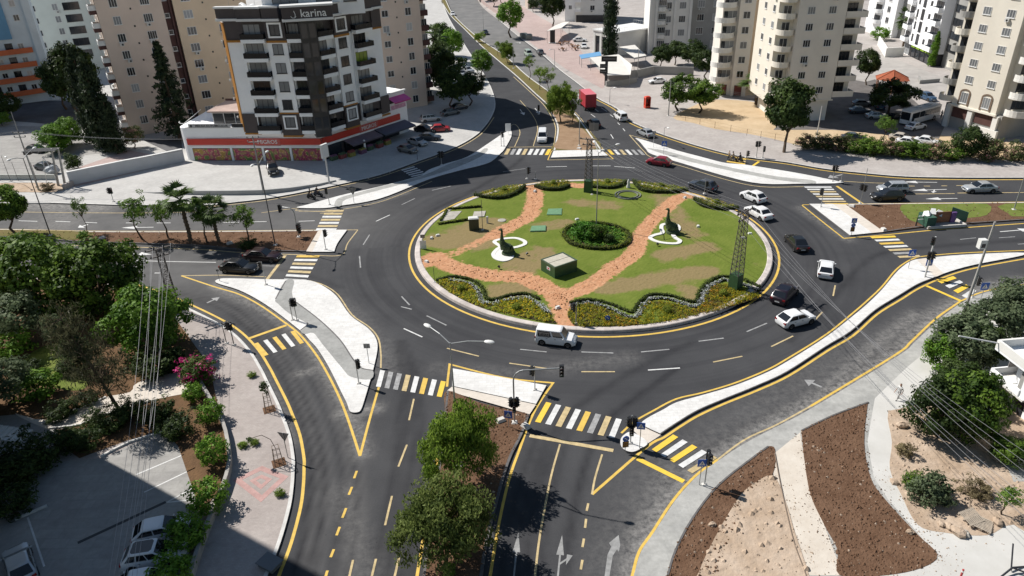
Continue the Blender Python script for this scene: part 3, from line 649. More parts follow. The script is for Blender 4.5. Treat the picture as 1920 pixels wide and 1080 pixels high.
zebra((476, 645), (552, 620), (496, 668), (570, 643), 5, [YEL, WHP, YEL, WHP, YEL], 0.45)
zebra((1262, 815), (1345, 859), (1222, 843), (1298, 888), 5, [YELB, WHP, YELB, WHP, YELF])
zebra((557, 479), (531, 526), (600, 479), (573, 529), 7, [YEL, WHP, YELF, WHP, YELF, WHP, WHF])
zebra((611, 394), (592, 432), (645, 394), (630, 432), 7, [YELF, YELF, WHP, YELF, WHP, YELF, WHP], 0.6)
zebra((1507, 350), (1549, 384), (1558, 350), (1592, 384), 8, [WHP, WHP, YELF, WHP, YELF, WHP, YELF, YEL])
zebra((1631, 444), (1687, 484), (1677, 442), (1727, 482), 7, [YELB, WHP, YEL, WHP, YELF, WHF, YELF])
zebra((1787, 518), (1831, 546), (1757, 527), (1812, 560), 4, [YELB, WHP, YELB, WHP])
zebra((951, 279), (1034, 280), (945, 290), (1028, 291), 8, [YELF, WHF, WHP, YELF, WHP, WHP, WHP, YELB], 0.6)
zebra((1138, 281), (1200, 281), (1146, 290), (1210, 291), 6, [YELB, WHP, YELF, WHP, WHF, WHF], 0.55)
zebra((1400, 294), (1397, 309), (1370, 288), (1362, 304), 4, [YELF, YEL, YELF, YEL], 0.5)
zebra((776, 312), (800, 326), (752, 319), (772, 332), 5, [WHP, WHP, WHP, WHP, WHP], 0.5)
# arrows
def arrow(tail, head, m=WHP, hw=0.55, sw=0.18, turn=0):
    A, B = G(*tail), G(*head); d = (B-A).normalized(); nrm = Vector((-d.y, d.x, 0)); L = (B-A).length; hl = min(2.2, L*0.45)
    base = B-d*hl
    P = [A+nrm*sw/2, A-nrm*sw/2, base-nrm*sw/2, base-nrm*hw, B, base+nrm*hw, base+nrm*sw/2]
    for p in P: p.z = 0.007
    MB().poly(P).build('arrow', m, MARK)
    if turn:
        q = A.lerp(B, 0.35); s = nrm*turn
        P = [q+d*0.1, q-d*0.1+s*0.0, q+s*0.7-d*0.1+d*0.5, q+s*0.7-d*0.5+d*0.5, q+s*1.3+d*0.9, q+s*0.7+d*0.95, q+s*0.7+d*0.6]
        for p in P: p.z = 0.0075
        MB().poly(P).build('arrow', m, MARK)
WHA = mat('worn_white_paint', (0.25, 0.25, 0.247), 0.8, var=0.3, scale=2.0, detail=8)
arrow((963, 1085), (972, 998), WHA, 0.28, 0.13); arrow((1045, 1090), (1054, 1003), WHA, 0.28, 0.13, -0.7)
P = [(1133, 1085), (1139, 1040), (1146, 1025), (1142, 1018), (1160, 1003), (1163, 1022), (1160, 1035), (1157, 1030), (1149, 1042), (1142, 1085)]
MB().poly(gp(P, 0.007)).build('arrow', WHA, MARK)
arrow((288, 426), (228, 427)); arrow((232, 475), (285, 477)); arrow((232, 498.5), (262, 500)); arrow((165, 421), (146, 427), WHP, 0.9, 0.3)
arrow((1757, 342), (1692, 341)); arrow((1775, 355), (1710, 357), turn=1); arrow((1795, 372), (1735, 373)); arrow((1875, 434.5), (1940, 429))
arrow((388, 568), (412, 557), WHF, 0.6, 0.25); arrow((1541, 726), (1508, 712), WHF, 0.7, 0.25); arrow((975, 205), (983, 216), WHP); arrow((1003, 203), (1012, 214), WHP)
arrow((1580, 327), (1552, 334), WHF, 0.9, 0.3)
dashes([((110, 900), (175, 872)), ], WHF, 0.12)
# parking bay lines
for a, b in (((255, 890), (345, 852)), ((270, 923), (366, 877)), ((312, 942), (368, 912)), ((312, 942), (350, 938)), ((52, 970), (83, 1062))):
    P = gp([a, b], PVZ+0.02); MB().ribbon(P, 0.13, PVZ+0.02).build('bay_line', WHP, MARK)
MB().ribbon(gp([(147, 1021), (312, 944)]), 0.3, PVZ+0.02).build('drain_channel', mat('drain_grate', (0.03, 0.03, 0.035), 0.6), MARK)
# ================================================================== PLANTS
BARK = mat('bark', (0.10, 0.075, 0.055), 0.95, var=0.35, scale=4, bump=0.6, bscale=12, coords='obj')
BARKP = mat('palm_bark', (0.13, 0.10, 0.075), 0.95, var=0.35, scale=6, bump=0.8, bscale=14, coords='obj')
F_FICUS = foliage('leaf_ficus', (0.035, 0.075, 0.012), (0.14, 0.23, 0.03))
F_BRIGHT = foliage('leaf_bright', (0.06, 0.14, 0.014), (0.18, 0.32, 0.04))
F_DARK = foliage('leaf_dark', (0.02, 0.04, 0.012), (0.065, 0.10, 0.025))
F_CYP = foliage('leaf_cypress', (0.014, 0.026, 0.014), (0.04, 0.06, 0.026), 0.2)
F_OLIVE = foliage('leaf_olive', (0.055, 0.08, 0.04), (0.15, 0.19, 0.10))
F_PEPPER = foliage('leaf_pepper', (0.09, 0.155, 0.022), (0.24, 0.34, 0.055), 0.5)
F_CASU = foliage('leaf_casuarina', (0.045, 0.05, 0.025), (0.11, 0.11, 0.06))
F_YOUNG = foliage('leaf_young', (0.06, 0.12, 0.02), (0.17, 0.27, 0.05))
F_PALM = foliage('leaf_palm', (0.035, 0.065, 0.018), (0.10, 0.15, 0.04), 0.2)
F_BOUG = foliage('leaf_bougainvillea', (0.05, 0.09, 0.02), (0.10, 0.16, 0.03), 0.35, (0.42, 0.02, 0.16))
F_BRACT = foliage('bract_magenta', (0.35, 0.015, 0.12), (0.55, 0.04, 0.22), 0.4)
F_DRY = foliage('leaf_dry', (0.14, 0.11, 0.06), (0.24, 0.20, 0.11))
F_OLEA = foliage('leaf_oleander', (0.05, 0.07, 0.025), (0.13, 0.15, 0.05), 0.3, (0.33, 0.17, 0.16))

def leaf_mesh(name, mats, clumps, per, size, rr, spread=1.0, up=0.3, aspect=0.55, droop=0.0):
    """many leaf-sized quads: clumps = [(centre, radius, normal)], every leaf turned roughly outwards"""
    q = max(4, int(per/110)); n = q*len(clumps)
    V = np.zeros((n*4, 3)); rv = np.zeros(n); k = 0
    rg = np.random.default_rng(rr.randint(0, 10**6))
    for c, r, nr in clumps:
        d = rg.normal(size=(q, 3)); d /= np.linalg.norm(d, axis=1)[:, None]
        rad = r*(0.45+0.6*rg.random(q)**0.6)*spread
        pos = np.array(c)+d*rad[:, None]*np.array([1, 1, 0.8])
        nn = d*0.9+np.array(nr)*0.5+np.array([0, 0, up])+rg.normal(size=(q, 3))*0.45
        nn /= np.linalg.norm(nn, axis=1)[:, None]
        a = np.cross(nn, rg.normal(size=(q, 3))+np.array([0, 0, droop])); 
        if droop: 
            a = np.tile(np.array([0., 0., -1.]), (q, 1))*droop+rg.normal(size=(q, 3))*0.35
        a /= np.linalg.norm(a, axis=1)[:, None]; b = np.cross(nn, a); b /= (np.linalg.norm(b, axis=1)[:, None]+1e-9)
        s = size*(0.6+0.8*rg.random(q)); A = a*s[:, None]; B = b*(s*aspect)[:, None]
        V[4*k:4*(k+q):4] = pos-A; V[4*k+1:4*(k+q):4] = pos-A*0.1+B; V[4*k+2:4*(k+q):4] = pos+A; V[4*k+3:4*(k+q):4] = pos-A*0.1-B
        rv[k:k+q] = np.clip(0.5+0.3*rg.normal()+0.22*rg.normal(size=q), 0, 1); k += q
    me = bpy.data.meshes.new(name)
    me.vertices.add(n*4); me.vertices.foreach_set('co', V.ravel())
    me.loops.add(n*4); me.loops.foreach_set('vertex_index', np.arange(n*4, dtype=np.int32))
    me.polygons.add(n); me.polygons.foreach_set('loop_start', np.arange(0, n*4, 4, dtype=np.int32))
    at = me.attributes.new('leafrand', 'FLOAT', 'FACE'); at.data.foreach_set('value', rv.astype(np.float32))
    me.materials.append(mats); me.update(calc_edges=True)
    return me
def ell_clumps(rr, n, rx, ry, rz, c=(0, 0, 0), r=(0.25, 0.45), shell=0.55, flat=-0.6, lump=0.18):
    out = []
    lob = [(rr.uniform(0, 6.28), rr.uniform(-0.3, 1), rr.uniform(-lump, lump)) for _ in range(6)]
    for i in range(n):
        t = rr.uniform(0, 2*math.pi); z = rr.uniform(flat, 1); s = math.sqrt(max(0, 1-z*z)); k = shell+(1-shell)*rr.random()
        g = 1+sum(a*math.exp(-((math.cos(t-th)-1)**2*2+(z-zz)**2*3)) for th, zz, a in lob)*1.6
        d = Vector((s*math.cos(t), s*math.sin(t), z)); k *= g
        out.append((Vector((c[0]+d.x*rx*k, c[1]+d.y*ry*k, c[2]+d.z*rz*k)), rr.uniform(*r)*min(rx, rz), tuple(d)))
    return out
def limbs(mb, base, top, r, rr, spread, nb=5, lean=0.0):
    b = Vector(base); t = Vector(top); mid = b.lerp(t, 0.5)+Vector((rr.uniform(-.1, .1)+lean, rr.uniform(-.1, .1), 0))
    mb.tube(b, mid, r, r*0.78, 7); mb.tube(mid, t, r*0.78, r*0.6, 7)
    for k in range(nb):
        a = 2*math.pi*(k+rr.random()*0.6)/nb; e = t+Vector((math.cos(a)*spread*rr.uniform(.5, .9), math.sin(a)*spread*rr.uniform(.5, .9), spread*rr.uniform(.35, .9)))
        m_ = t.lerp(e, 0.5)+Vector((0, 0, spread*0.12)); mb.tube(t, m_, r*0.5, r*0.32, 6); mb.tube(m_, e, r*0.32, r*0.12, 5)
PROTO = {}
def proto_tree(kind, var):
    "unit-height tree prototypes: returns (trunk mesh, crown mesh)"
    key = (kind, var)
    if key in PROTO: return PROTO[key]
    rr = random.Random(hash(kind) % 1000 if False else sum(map(ord, kind))*7+var*13); mb = MB(); barkm = BARK
    if kind in ('ficus', 'darktree', 'olive'):
        h0 = 0.30; limbs(mb, (0, 0, -0.02), (0.01, 0, h0), 0.03, rr, 0.33, 6)
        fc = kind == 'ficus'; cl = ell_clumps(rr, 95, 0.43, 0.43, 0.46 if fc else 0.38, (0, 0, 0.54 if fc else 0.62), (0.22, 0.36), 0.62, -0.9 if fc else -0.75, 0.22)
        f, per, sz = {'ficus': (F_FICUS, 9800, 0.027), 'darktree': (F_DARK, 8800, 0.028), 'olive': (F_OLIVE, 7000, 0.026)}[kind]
        me = leaf_mesh('crown', f, cl, per, sz, rr)
    elif kind == 'pepper':
        limbs(mb, (0, 0, -0.02), (0.01, 0, 0.40), 0.022, rr, 0.36, 7)
        cl = ell_clumps(rr, 120, 0.44, 0.44, 0.34, (0, 0, 0.66), (0.22, 0.36), 0.4, -0.85, 0.22)
        cl += [(Vector((math.cos(a)*q, math.sin(a)*q, rr.uniform(0.28, 0.5))), 0.09, (math.cos(a), math.sin(a), -0.2)) for a, q in ((rr.uniform(0, 6.28), rr.uniform(.3, .46)) for _ in range(26))]
        me = leaf_mesh('crown', F_PEPPER, cl, 12500, 0.023, rr, aspect=0.34, droop=0.8)
    elif kind == 'round':
        limbs(mb, (0, 0, -0.02), (0, 0, 0.3), 0.028, rr, 0.3, 5)
        cl = ell_clumps(rr, 90, 0.34, 0.34, 0.36, (0, 0, 0.63), (0.22, 0.34), 0.7, -0.9, 0.08)
        me = leaf_mesh('crown', F_BRIGHT, cl, 6000, 0.026, rr)
    elif kind == 'sparse':
        limbs(mb, (0, 0, -0.02), (0.02, 0, 0.45), 0.018, rr, 0.34, 8)
        cl = ell_clumps(rr, 46, 0.34, 0.34, 0.28, (0, 0, 0.72), (0.2, 0.34), 0.4, -0.8, 0.2)
        me = leaf_mesh('crown', F_PEPPER, cl, 3600, 0.024, rr, aspect=0.4)
    elif kind == 'young':
        p = Vector((0, 0, -0.02)); 
        for k in range(4): 
            q = p+Vector((rr.uniform(-.03, .03), rr.uniform(-.03, .03), 0.12)); mb.tube(p, q, 0.022-0.003*k, 0.019-0.003*k, 6); p = q
        limbs(mb, p-Vector((0, 0, .06)), p, 0.013, rr, 0.28, 5)
        cl = ell_clumps(rr, 40, 0.27, 0.27, 0.27, (0, 0, 0.70), (0.24, 0.4), 0.35, -0.9, 0.35)
        me = leaf_mesh('crown', F_YOUNG, cl, 3200, 0.032, rr, aspect=0.35, up=0.0)
    elif kind == 'cypress':
        mb.tube((0, 0, -0.02), (0, 0, 0.9), 0.018, 0.004, 7); cl = []
        for i in range(150):
            z = 0.06+0.92*(i/150); r = 0.085*math.sin(min(1, (1.03-z)*2.2)*math.pi/2)*(0.9+0.2*rr.random()); a = rr.uniform(0, 6.28)
            cl.append((Vector((math.cos(a)*r*0.7, math.sin(a)*r*0.7, z)), max(0.022, r*0.6), (math.cos(a), math.sin(a), 0.6)))
        me = leaf_mesh('crown', F_CYP, cl, 4600, 0.016, rr, aspect=0.4, droop=-0.8)
    elif kind == 'conifer':
        mb.tube((0, 0, -0.02), (0, 0, 0.97), 0.02, 0.004, 7); cl = []
        for i in range(26):
            z = 0.10+0.88*i/26; R_ = 0.25*(1-z)**0.95+0.004
            for j in range(8):
                a = rr.uniform(0, 6.28); L_ = R_*rr.uniform(.45, 1.25); e = Vector((math.cos(a)*L_, math.sin(a)*L_, z-L_*0.12))
                mb.tube((0, 0, z), e, 0.005, 0.001, 4, False)
                for t in (0.45, 0.75, 1.0): cl.append((Vector((0, 0, z)).lerp(e, t), 0.010+R_*0.10, (math.cos(a), math.sin(a), 0.3)))
        me = leaf_mesh('crown', F_CYP, cl, 1000, 0.022, rr, aspect=0.3)
    elif kind == 'casuarina':
        p = Vector((0, 0, -0.02)); pts = []
        for k in range(8):
            q = p+Vector((-0.035+rr.uniform(-.01, .01), rr.uniform(-.01, .01), 0.125)); mb.tube(p, q, 0.022-0.0022*k, 0.02-0.0022*k, 7); pts.append(q); p = q
        cl = []
        for i in range(120):
            b = rr.choice(pts[1:]); a = rr.uniform(0, 6.28); L_ = rr.uniform(.10, .34)*(1.15-b.z*0.55); e = b+Vector((math.cos(a)*L_, math.sin(a)*L_, L_*rr.uniform(0, 0.6)))
            if i < 60: mb.tube(b, e, 0.006, 0.0015, 4, False)
            cl.append((e, rr.uniform(.05, .09), (math.cos(a), math.sin(a), 0)))
        me = leaf_mesh('crown', F_CASU, cl, 3600, 0.028, rr, aspect=0.16, droop=0.5)
    elif kind == 'bush':
        limbs(mb, (0, 0, -0.02), (0, 0, 0.22), 0.03, rr, 0.4, 5)
        cl = ell_clumps(rr, 80, 0.5, 0.5, 0.46, (0, 0, 0.48), (0.22, 0.36), 0.62, -0.85, 0.15)
        me = leaf_mesh('crown', F_BRIGHT, cl, 2600, 0.045, rr)
    elif kind in ('scrub', 'olivebush', 'bougainvillea', 'drybush', 'oleanderbush'):
        limbs(mb, (0, 0, -0.02), (0, 0, 0.2), 0.025, rr, 0.5, 7)
        cl = ell_clumps(rr, 90, 0.5, 0.5, 0.5, (0, 0, 0.45), (0.18, 0.32), 0.4, -0.9, 0.3)
        f = {'scrub': F_DARK, 'olivebush': F_OLIVE, 'bougainvillea': F_BOUG, 'drybush': F_DRY, 'oleanderbush': F_OLEA}[kind]
        me = leaf_mesh('crown', f, cl, 3600, 0.042, rr, aspect=0.45)
    if kind == 'palm':
        barkm = BARKP; p = Vector((0, 0, -0.02)); n = 12
        for k in range(n):
            q = p+Vector((0.004*math.sin(k), 0.002, 0.066)); mb.tube(p, q, 0.034, 0.030, 8, False); mb.tube(p, p+Vector((0, 0, .016)), 0.043, 0.035, 8); p = q
        V_ = []; rvs = []; fb = MB()
        for i in range(38):
            a = rr.uniform(0, 6.28); el = rr.uniform(-0.9, 1.2); L_ = rr.uniform(.16, .22)
            d = Vector((math.cos(a)*math.cos(el), math.sin(a)*math.cos(el), math.sin(el))); e = p+d*L_
            fb.tube(p, e, 0.006, 0.004, 4, False); s = d.cross(Vector((0, 0, 1))).normalized(); u = s.cross(d).normalized()
            for j in range(-6, 7):          # fan of blades
                t = j*0.21; dd = (d*math.cos(t)+s*math.sin(t)); ll = rr.uniform(.17, .22)*(1-abs(j)*0.03); tip = e+dd*ll-Vector((0, 0, 0.035*rr.random()+0.02)); w_ = dd.cross(u).normalized()*0.013
                fb.add([e-w_*0.4, e+dd*ll*0.5+w_, tip, e+dd*ll*0.5-w_], [(0, 1, 2, 3)])
        me = fb.mesh('crown', F_PALM); at = me.attributes.new('leafrand', 'FLOAT', 'FACE'); at.data.foreach_set('value', [rr.random() for _ in me.polygons])
    PROTO[key] = (mb.mesh('trunk', barkm, 60), me); return PROTO[key]
def tree(px, kind, h, wd, label, name='tree', cat='tree', var=0, group=None, fol=None, z=PVZ, trunk='trunk', crown='crown', loc=None, rot=None):
    "px = foot of the trunk in the photo, h = height in metres, wd = width factor"
    p = loc or G(px[0], px[1], z); tr, cr = proto_tree(kind, var)
    r = thing(name, label, cat, p, rot if rot is not None else rnd.uniform(0, 6.28), group, (h*wd, h*wd, h))
    put(trunk, tr, r); c = put(crown, cr, r)
    if fol: 
        c.data = recol(cr, fol)
    return r
RC = {}
def recol(me, m):
    k = (me.name, m.name)
    if k not in RC: q = me.copy(); q.materials.clear(); q.materials.append(m); RC[k] = q
    return RC[k]
def topz(px, ty): return hgt(px, ty)

# ---- west median
GW = 'young trees on the west median'
tree((33, 440), 'darktree', topz((33, 440), 352), 1.0, 'leaning leafy tree at the left end of the west median', var=1, fol=F_FICUS)
tree((163, 437), 'sparse', topz((163, 437), 370), 0.62, 'thin half-bare young tree on the west median', 'young_tree', fol=F_YOUNG)
for i, (x, y, t, w_, l) in enumerate([(268, 449, 366, 1.0, 'young tree beside the thin sapling gap on the west median'), (316, 447, 368, 1.0, 'second young tree left of the taller palm on the median'), (388, 455, 372, 1.05, 'young tree between the two palms on the west median'), (466, 452, 384, 1.2, 'low wide young tree near the lamp post on the west median')]):
    tree((x, y), 'young', topz((x, y), t), w_, l, 'young_tree', var=i % 3, group=GW)
tree((358, 454), 'palm', topz((358, 454), 352), 1.0, 'taller fan palm on the west median', 'palm_tree', group='fan palms on the west median')
tree((411, 455), 'palm', topz((411, 455), 372), 1.12, 'shorter fan palm on the west median', 'palm_tree', group='fan palms on the west median')
tree((158, 449), 'bush', 1.3, 1.3, 'small bright bush at the foot of the thin sapling', 'bush', 'bush', crown='foliage', trunk='stems')
tree((466, 466), 'scrub', 1.6, 1.6, 'dark low bush behind the two black cars', 'bush', 'bush', crown='foliage', trunk='stems')
# ---- south-west garden
tree((100, 585), 'ficus', 10.2, 1.05, 'large dense ficus at the left edge of the garden by the road', var=0)
tree((200, 590), 'ficus', 9.0, 1.12, 'dense ficus right of the largest ficus by the road', var=2)
tree((292, 655), 'ficus', 7.4, 1.1, 'bright ficus under the power lines by the pavement', var=1, fol=F_BRIGHT)
tree((228, 772), 'casuarina', 10.5, 0.78, 'tall wispy brownish casuarina leaning in the garden middle', var=0, rot=0.1)
tree((150, 690), 'conifer', 6.0, 1.6, 'soft green conifer beside the lawn', fol=F_DARK)
tree((45, 640), 'olive', 5.6, 1.25, 'grey-green olive tree at the left edge of the garden', var=0)
tree((15, 760), 'olive', 5.0, 1.2, 'grey-green olive tree cut by the left edge, lower in the garden', var=1)
tree((115, 655), 'olive', 4.0, 0.7, 'pale silvery small tree beside the casuarina', var=0)
tree((28, 668), 'bush', 3.0, 1.5, 'yellow-green round bush below the upper olive', 'bush', 'bush', crown='foliage', trunk='stems')
tree((75, 745), 'bush', 3.0, 1.4, 'bright round bush beside the lawn', 'bush', 'bush', crown='foliage', trunk='stems')
tree((300, 700), 'scrub', 3.2, 1.5, 'dark shrub under the bright ficus by the path', 'bush', 'bush', crown='foliage', trunk='stems')
GB = 'round clipped trees along the low wall'
for i, (x, y, h, w_, l) in enumerate([(366, 752, 2.0, 0.95, 'top round shrub of the row along the low wall'), (397, 790, 2.3, 1.0, 'second round shrub from the bougainvillea along the low wall'), (404, 870, 3.0, 0.85, 'round shrub on a bare stem along the low wall'), (396, 955, 2.9, 1.0, 'dark shrub in shade at the bend of the low wall'), (356, 1022, 2.6, 1.2, 'dark shrub leaning over the parked white cars'), (322, 1098, 2.5, 1.2, 'dark shrub at the bottom edge beside the parked cars')]):
    tree((x, y), 'bush', h, w_, l, 'bush', 'bush', var=i % 2, group=GB, crown='foliage', trunk='stems')
b = tree((375, 715), 'bougainvillea', 2.9, 1.35, 'bougainvillea with magenta flowers beside the low wall', 'bougainvillea', 'bush', crown='foliage', trunk='stems')
_rr = random.Random(4)
put('flowers', leaf_mesh('flowers', F_BRACT, [(Vector((_rr.uniform(-.42, .3), _rr.uniform(-.42, .42), _rr.uniform(.35, .95))), 0.12, (0, 0, 1)) for _ in range(30)], 1500, 0.035, _rr), b)['kind'] = 'stuff'
GS = 'low shrubs in the garden beds'
for i, (x, y, h, l) in enumerate([(130, 842, 2.3, 'low dark shrub at the left corner of the lower bed'), (165, 835, 2.0, 'low shrub second from the left in the lower bed'), (182, 800, 1.7, 'low shrub on the upper edge of the lower bed'), (212, 806, 2.0, 'low shrub in the middle of the lower bed'), (246, 780, 2.0, 'low shrub at the right end of the lower bed'), (105, 790, 1.6, 'small hedge shrub at the left of the curved path'), (135, 772, 1.5, 'small hedge shrub second along the curved path'), (170, 755, 1.5, 'small hedge shrub by the casuarina foot'), (130, 700, 1.7, 'reddish low shrub beside the lawn edge'), (60, 700, 1.6, 'low shrub left of the lawn'), (300, 790, 2.3, 'scrubby shrub right of the casuarina'), (330, 815, 2.2, 'scrubby shrub beside the parking bays'), (330, 690, 2.0, 'shrub beside the garden fence corner'), (30, 900, 3.4, 'dark bush in the shade by the left building'), (70, 880, 3.0, 'dark rounded bush beside the planter kerb'), (35, 960, 2.4, 'dark low bush above the parked silver car')]):
    tree((x, y), 'scrub', h, 1.35, l, 'shrub', 'bush', var=i % 2, group=GS, crown='foliage', trunk='stems')
# ---- south median
tree((856, 902), 'pepper', 7.4, 0.92, 'upper of the two feathery trees on the south median', var=0)
tree((836, 1056), 'pepper', 6.7, 1.15, 'lower wider feathery tree on the south median', var=1, fol=foliage('leaf_pepper_dull', (0.085, 0.12, 0.03), (0.21, 0.26, 0.08), 0.5))
tree((841, 1075), 'bush', 0.9, 1.2, 'small bright bush at the foot of the lower feathery tree', 'bush', 'bush', crown='foliage', trunk='stems')
# ---- north arm
GN = 'small trees on the north median'
for i, (x, y, t, w_, k, l) in enumerate([(1052, 229, 156, 0.8, 'pepper', 'nearest small tree of the cluster on the north median'), (1072, 232, 164, 0.9, 'sparse', 'small tree beside the red truck on the north median'), (1036, 214, 158, 0.7, 'sparse', 'slim tree at the back of the nearest north median cluster'), (1012, 168, 122, 0.95, 'sparse', 'small tree in the middle of the north median'), (1025, 180, 125, 0.85, 'sparse', 'half-bare tree in the middle of the north median'), (992, 150, 100, 0.8, 'sparse', 'grey thin tree above the middle of the north median'), (952, 118, 78, 0.9, 'pepper', 'small tree further up the north median'), (934, 105, 75, 0.8, 'sparse', 'thin tree further up the north median'), (906, 85, 58, 0.8, 'sparse', 'far thin sapling on the north median'), (897, 80, 62, 1.0, 'pepper', 'farthest small tree on the north median')]):
    tree((x, y), k, topz((x, y), t), w_, l, var=i % 2, group=GN)
tree((958, 70), 'round', topz((958, 70), 1), 1.0, 'bright round tree beyond the far plaza edge', var=0)
tree((905, 146), 'round', topz((905, 146), 94), 1.12, 'bright round tree in front of the shaded car row', var=1)
tree((850, 118), 'round', topz((850, 118), 56), 0.95, 'bright round tree behind the tower beside the left carriageway', var=0)
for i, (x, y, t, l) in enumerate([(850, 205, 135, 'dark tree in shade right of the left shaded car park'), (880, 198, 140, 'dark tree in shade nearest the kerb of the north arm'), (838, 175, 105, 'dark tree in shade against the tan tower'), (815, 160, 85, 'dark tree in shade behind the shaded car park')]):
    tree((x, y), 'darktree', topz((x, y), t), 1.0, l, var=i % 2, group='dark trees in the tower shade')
tree((818, 150), 'palm', 14, 0.9, 'tall palm beside the tan tower', 'palm_tree')
tree((832, 105), 'darktree', 9, 0.9, 'dark tree behind the tall palm', var=1)
tree((1143, 118), 'cypress', topz((1143, 118), -40), 0.95, 'very tall dark cypress beside the arcade building', 'cypress_tree')
tree((1036, 48), 'darktree', 12, 0.8, 'tall dark tree left of the far white block', var=0)
for i, (x, y, h, l) in enumerate([(925, 12, 7, 'dark tree at the far left of the plaza'), (940, 5, 7, 'dark tree at the top edge above the plaza'), (1000, 22, 5, 'dark shrub before the far beige wall'), (1015, 5, 8, 'dark tree at the top edge by the white block'), (900, 3, 6, 'small tree at the top edge beside the road')]):
    tree((x, y), 'darktree', h, 0.95, l, var=i % 2, group='trees at the far end of the plaza')
for i, (x, y, h, w_, l) in enumerate([(1240, 128, 5.5, 1.1, 'dark shrub left under the grey tower'), (1265, 122, 6.0, 1.1, 'dark shrub in the middle under the grey tower'), (1300, 128, 6.5, 1.2, 'dark tree right under the grey tower'), (1325, 150, 7, 1.0, 'dark tree behind the parked white cars')]):
    tree((x, y), 'darktree', h, w_, l, var=i % 2, group='trees under the grey tower')
tree((1272, 208), 'darktree', 7.0, 1.25, 'dark bushy tree beside the red kiosk plaza', var=0, fol=F_FICUS)
tree((1310, 212), 'darktree', 6.6, 1.2, 'bushy tree at the left edge of the sand lot', var=1, fol=F_FICUS)
tree((1470, 286), 'darktree', topz((1470, 286), 158), 0.85, 'dark tree with a bare trunk standing on the wide pavement', var=1)
tree((1418, 196), 'palm', 6.5, 2.0, 'broad low palm between the two beige towers', 'palm_tree')
tree((1664, 216), 'darktree', 6.6, 1.45, 'dark spreading tree in front of the gazebo', var=0)
tree((1625, 160), 'darktree', 8.0, 0.8, 'dark tree left of the gazebo', var=1)
tree((1692, 92), 'palm', 11, 0.9, 'palm between the white towers', 'palm_tree')
tree((1745, 125), 'cypress', 9, 1.1, 'slim green tree before the white and black tower', 'tree', fol=F_BRIGHT)
tree((1650, 75), 'bush', 4, 1.4, 'bright bush before the far white tower', 'bush', 'bush', crown='foliage', trunk='stems')
tree((1655, 278), 'sparse', 6.0, 1.0, 'airy light green shrub beside the parked cars', 'shrub', 'bush', fol=F_YOUNG)
GH = 'hedge bushes along the wide pavement'
for i, (x, y, h, k, l) in enumerate([(1512, 277, 2.4, 'oleanderbush', 'leftmost dry bush of the pavement hedge'), (1540, 279, 2.7, 'oleanderbush', 'second bush from the left in the pavement hedge'), (1570, 282, 2.7, 'oleanderbush', 'third bush from the left in the pavement hedge'), (1600, 286, 2.8, 'scrub', 'fourth bush from the left in the pavement hedge'), (1632, 289, 3.1, 'scrub', 'fifth bush of the pavement hedge below the airy shrub'), (1664, 291, 3.0, 'oleanderbush', 'sixth bush of the pavement hedge'), (1694, 293, 2.8, 'scrub', 'seventh bush of the pavement hedge below the parked cars'), (1724, 295, 3.0, 'scrub', 'eighth bush of the pavement hedge'), (1754, 297, 2.9, 'oleanderbush', 'ninth bush of the pavement hedge'), (1778, 299, 2.6, 'scrub', 'right end bush of the pavement hedge')]):
    tree((x, y), k, h, 1.6, l, 'hedge_bush', 'bush', var=i % 2, group=GH, crown='foliage', trunk='stems', fol=(F_FICUS if k == 'scrub' else None))
tree((1806, 296), 'ficus', 5.6, 1.0, 'dense dark bush right of the pavement hedge', 'bush', 'bush', var=0, fol=F_DARK)
tree((1850, 300), 'oleanderbush', 4.0, 1.2, 'pinkish oleander bush below the beige corner tower', 'bush', 'bush', crown='foliage', trunk='stems')
tree((1908, 303), 'oleanderbush', 3.6, 1.1, 'pinkish oleander bush at the right edge', 'bush', 'bush', crown='foliage', trunk='stems', var=1)
# ---- north-west
tree((338, 262), 'conifer', topz((338, 262), 70), 0.95, 'tall dark conifer before the tan tower', 'conifer_tree')
tree((205, 285), 'cypress', topz((205, 285), 105), 1.25, 'right dark cypress beside the tan tower', 'cypress_tree', group='dark cypresses by the tan tower')
tree((188, 275), 'cypress', topz((188, 275), 85), 1.3, 'left dark cypress beside the tan tower', 'cypress_tree', var=1, group='dark cypresses by the tan tower')
tree((222, 288), 'cypress', topz((222, 288), 175), 1.5, 'short dark cypress at the tan tower corner', 'cypress_tree', var=1, group='dark cypresses by the tan tower')
tree((150, 215), 'darktree', 14, 0.8, 'dark tree mass left of the cypresses', var=0)
tree((125, 205), 'darktree', 11, 0.9, 'dark tree before the grey-green block', var=1)
tree((170, 200), 'darktree', 14, 0.7, 'dark tree behind the left cypress', var=1)
tree((112, 285), 'ficus', 5.6, 1.15, 'bright ficus beside the fenced yard, left part', var=0, fol=F_BRIGHT)
tree((135, 272), 'ficus', 5.4, 1.1, 'bright ficus beside the fenced yard, right part', var=2, fol=F_BRIGHT)
tree((252, 278), 'olive', 4.2, 1.1, 'greyish bush at the foot of the tan tower', 'bush', 'bush', var=1, fol=F_OLEA)
tree((20, 225), 'darktree', 5.5, 1.1, 'dark bush before the orange banded tower', 'bush', 'bush', var=0)
tree((5, 235), 'bush', 3, 1.3, 'green bush at the left edge of the yard', 'bush', 'bush', crown='foliage', trunk='stems')
tree((140, 318), 'scrub', 3.2, 1.0, 'dark shrub behind the twin leg utility pole', 'shrub', 'bush', crown='foliage', trunk='stems')
tree((88, 357), 'drybush', 1.4, 1.5, 'pale dry bush at the concrete pole foot', 'shrub', 'bush', crown='foliage', trunk='stems')
tree((12, 362), 'bush', 1.6, 1.7, 'low green bush before the yard wall', 'bush', 'bush', crown='foliage', trunk='stems')
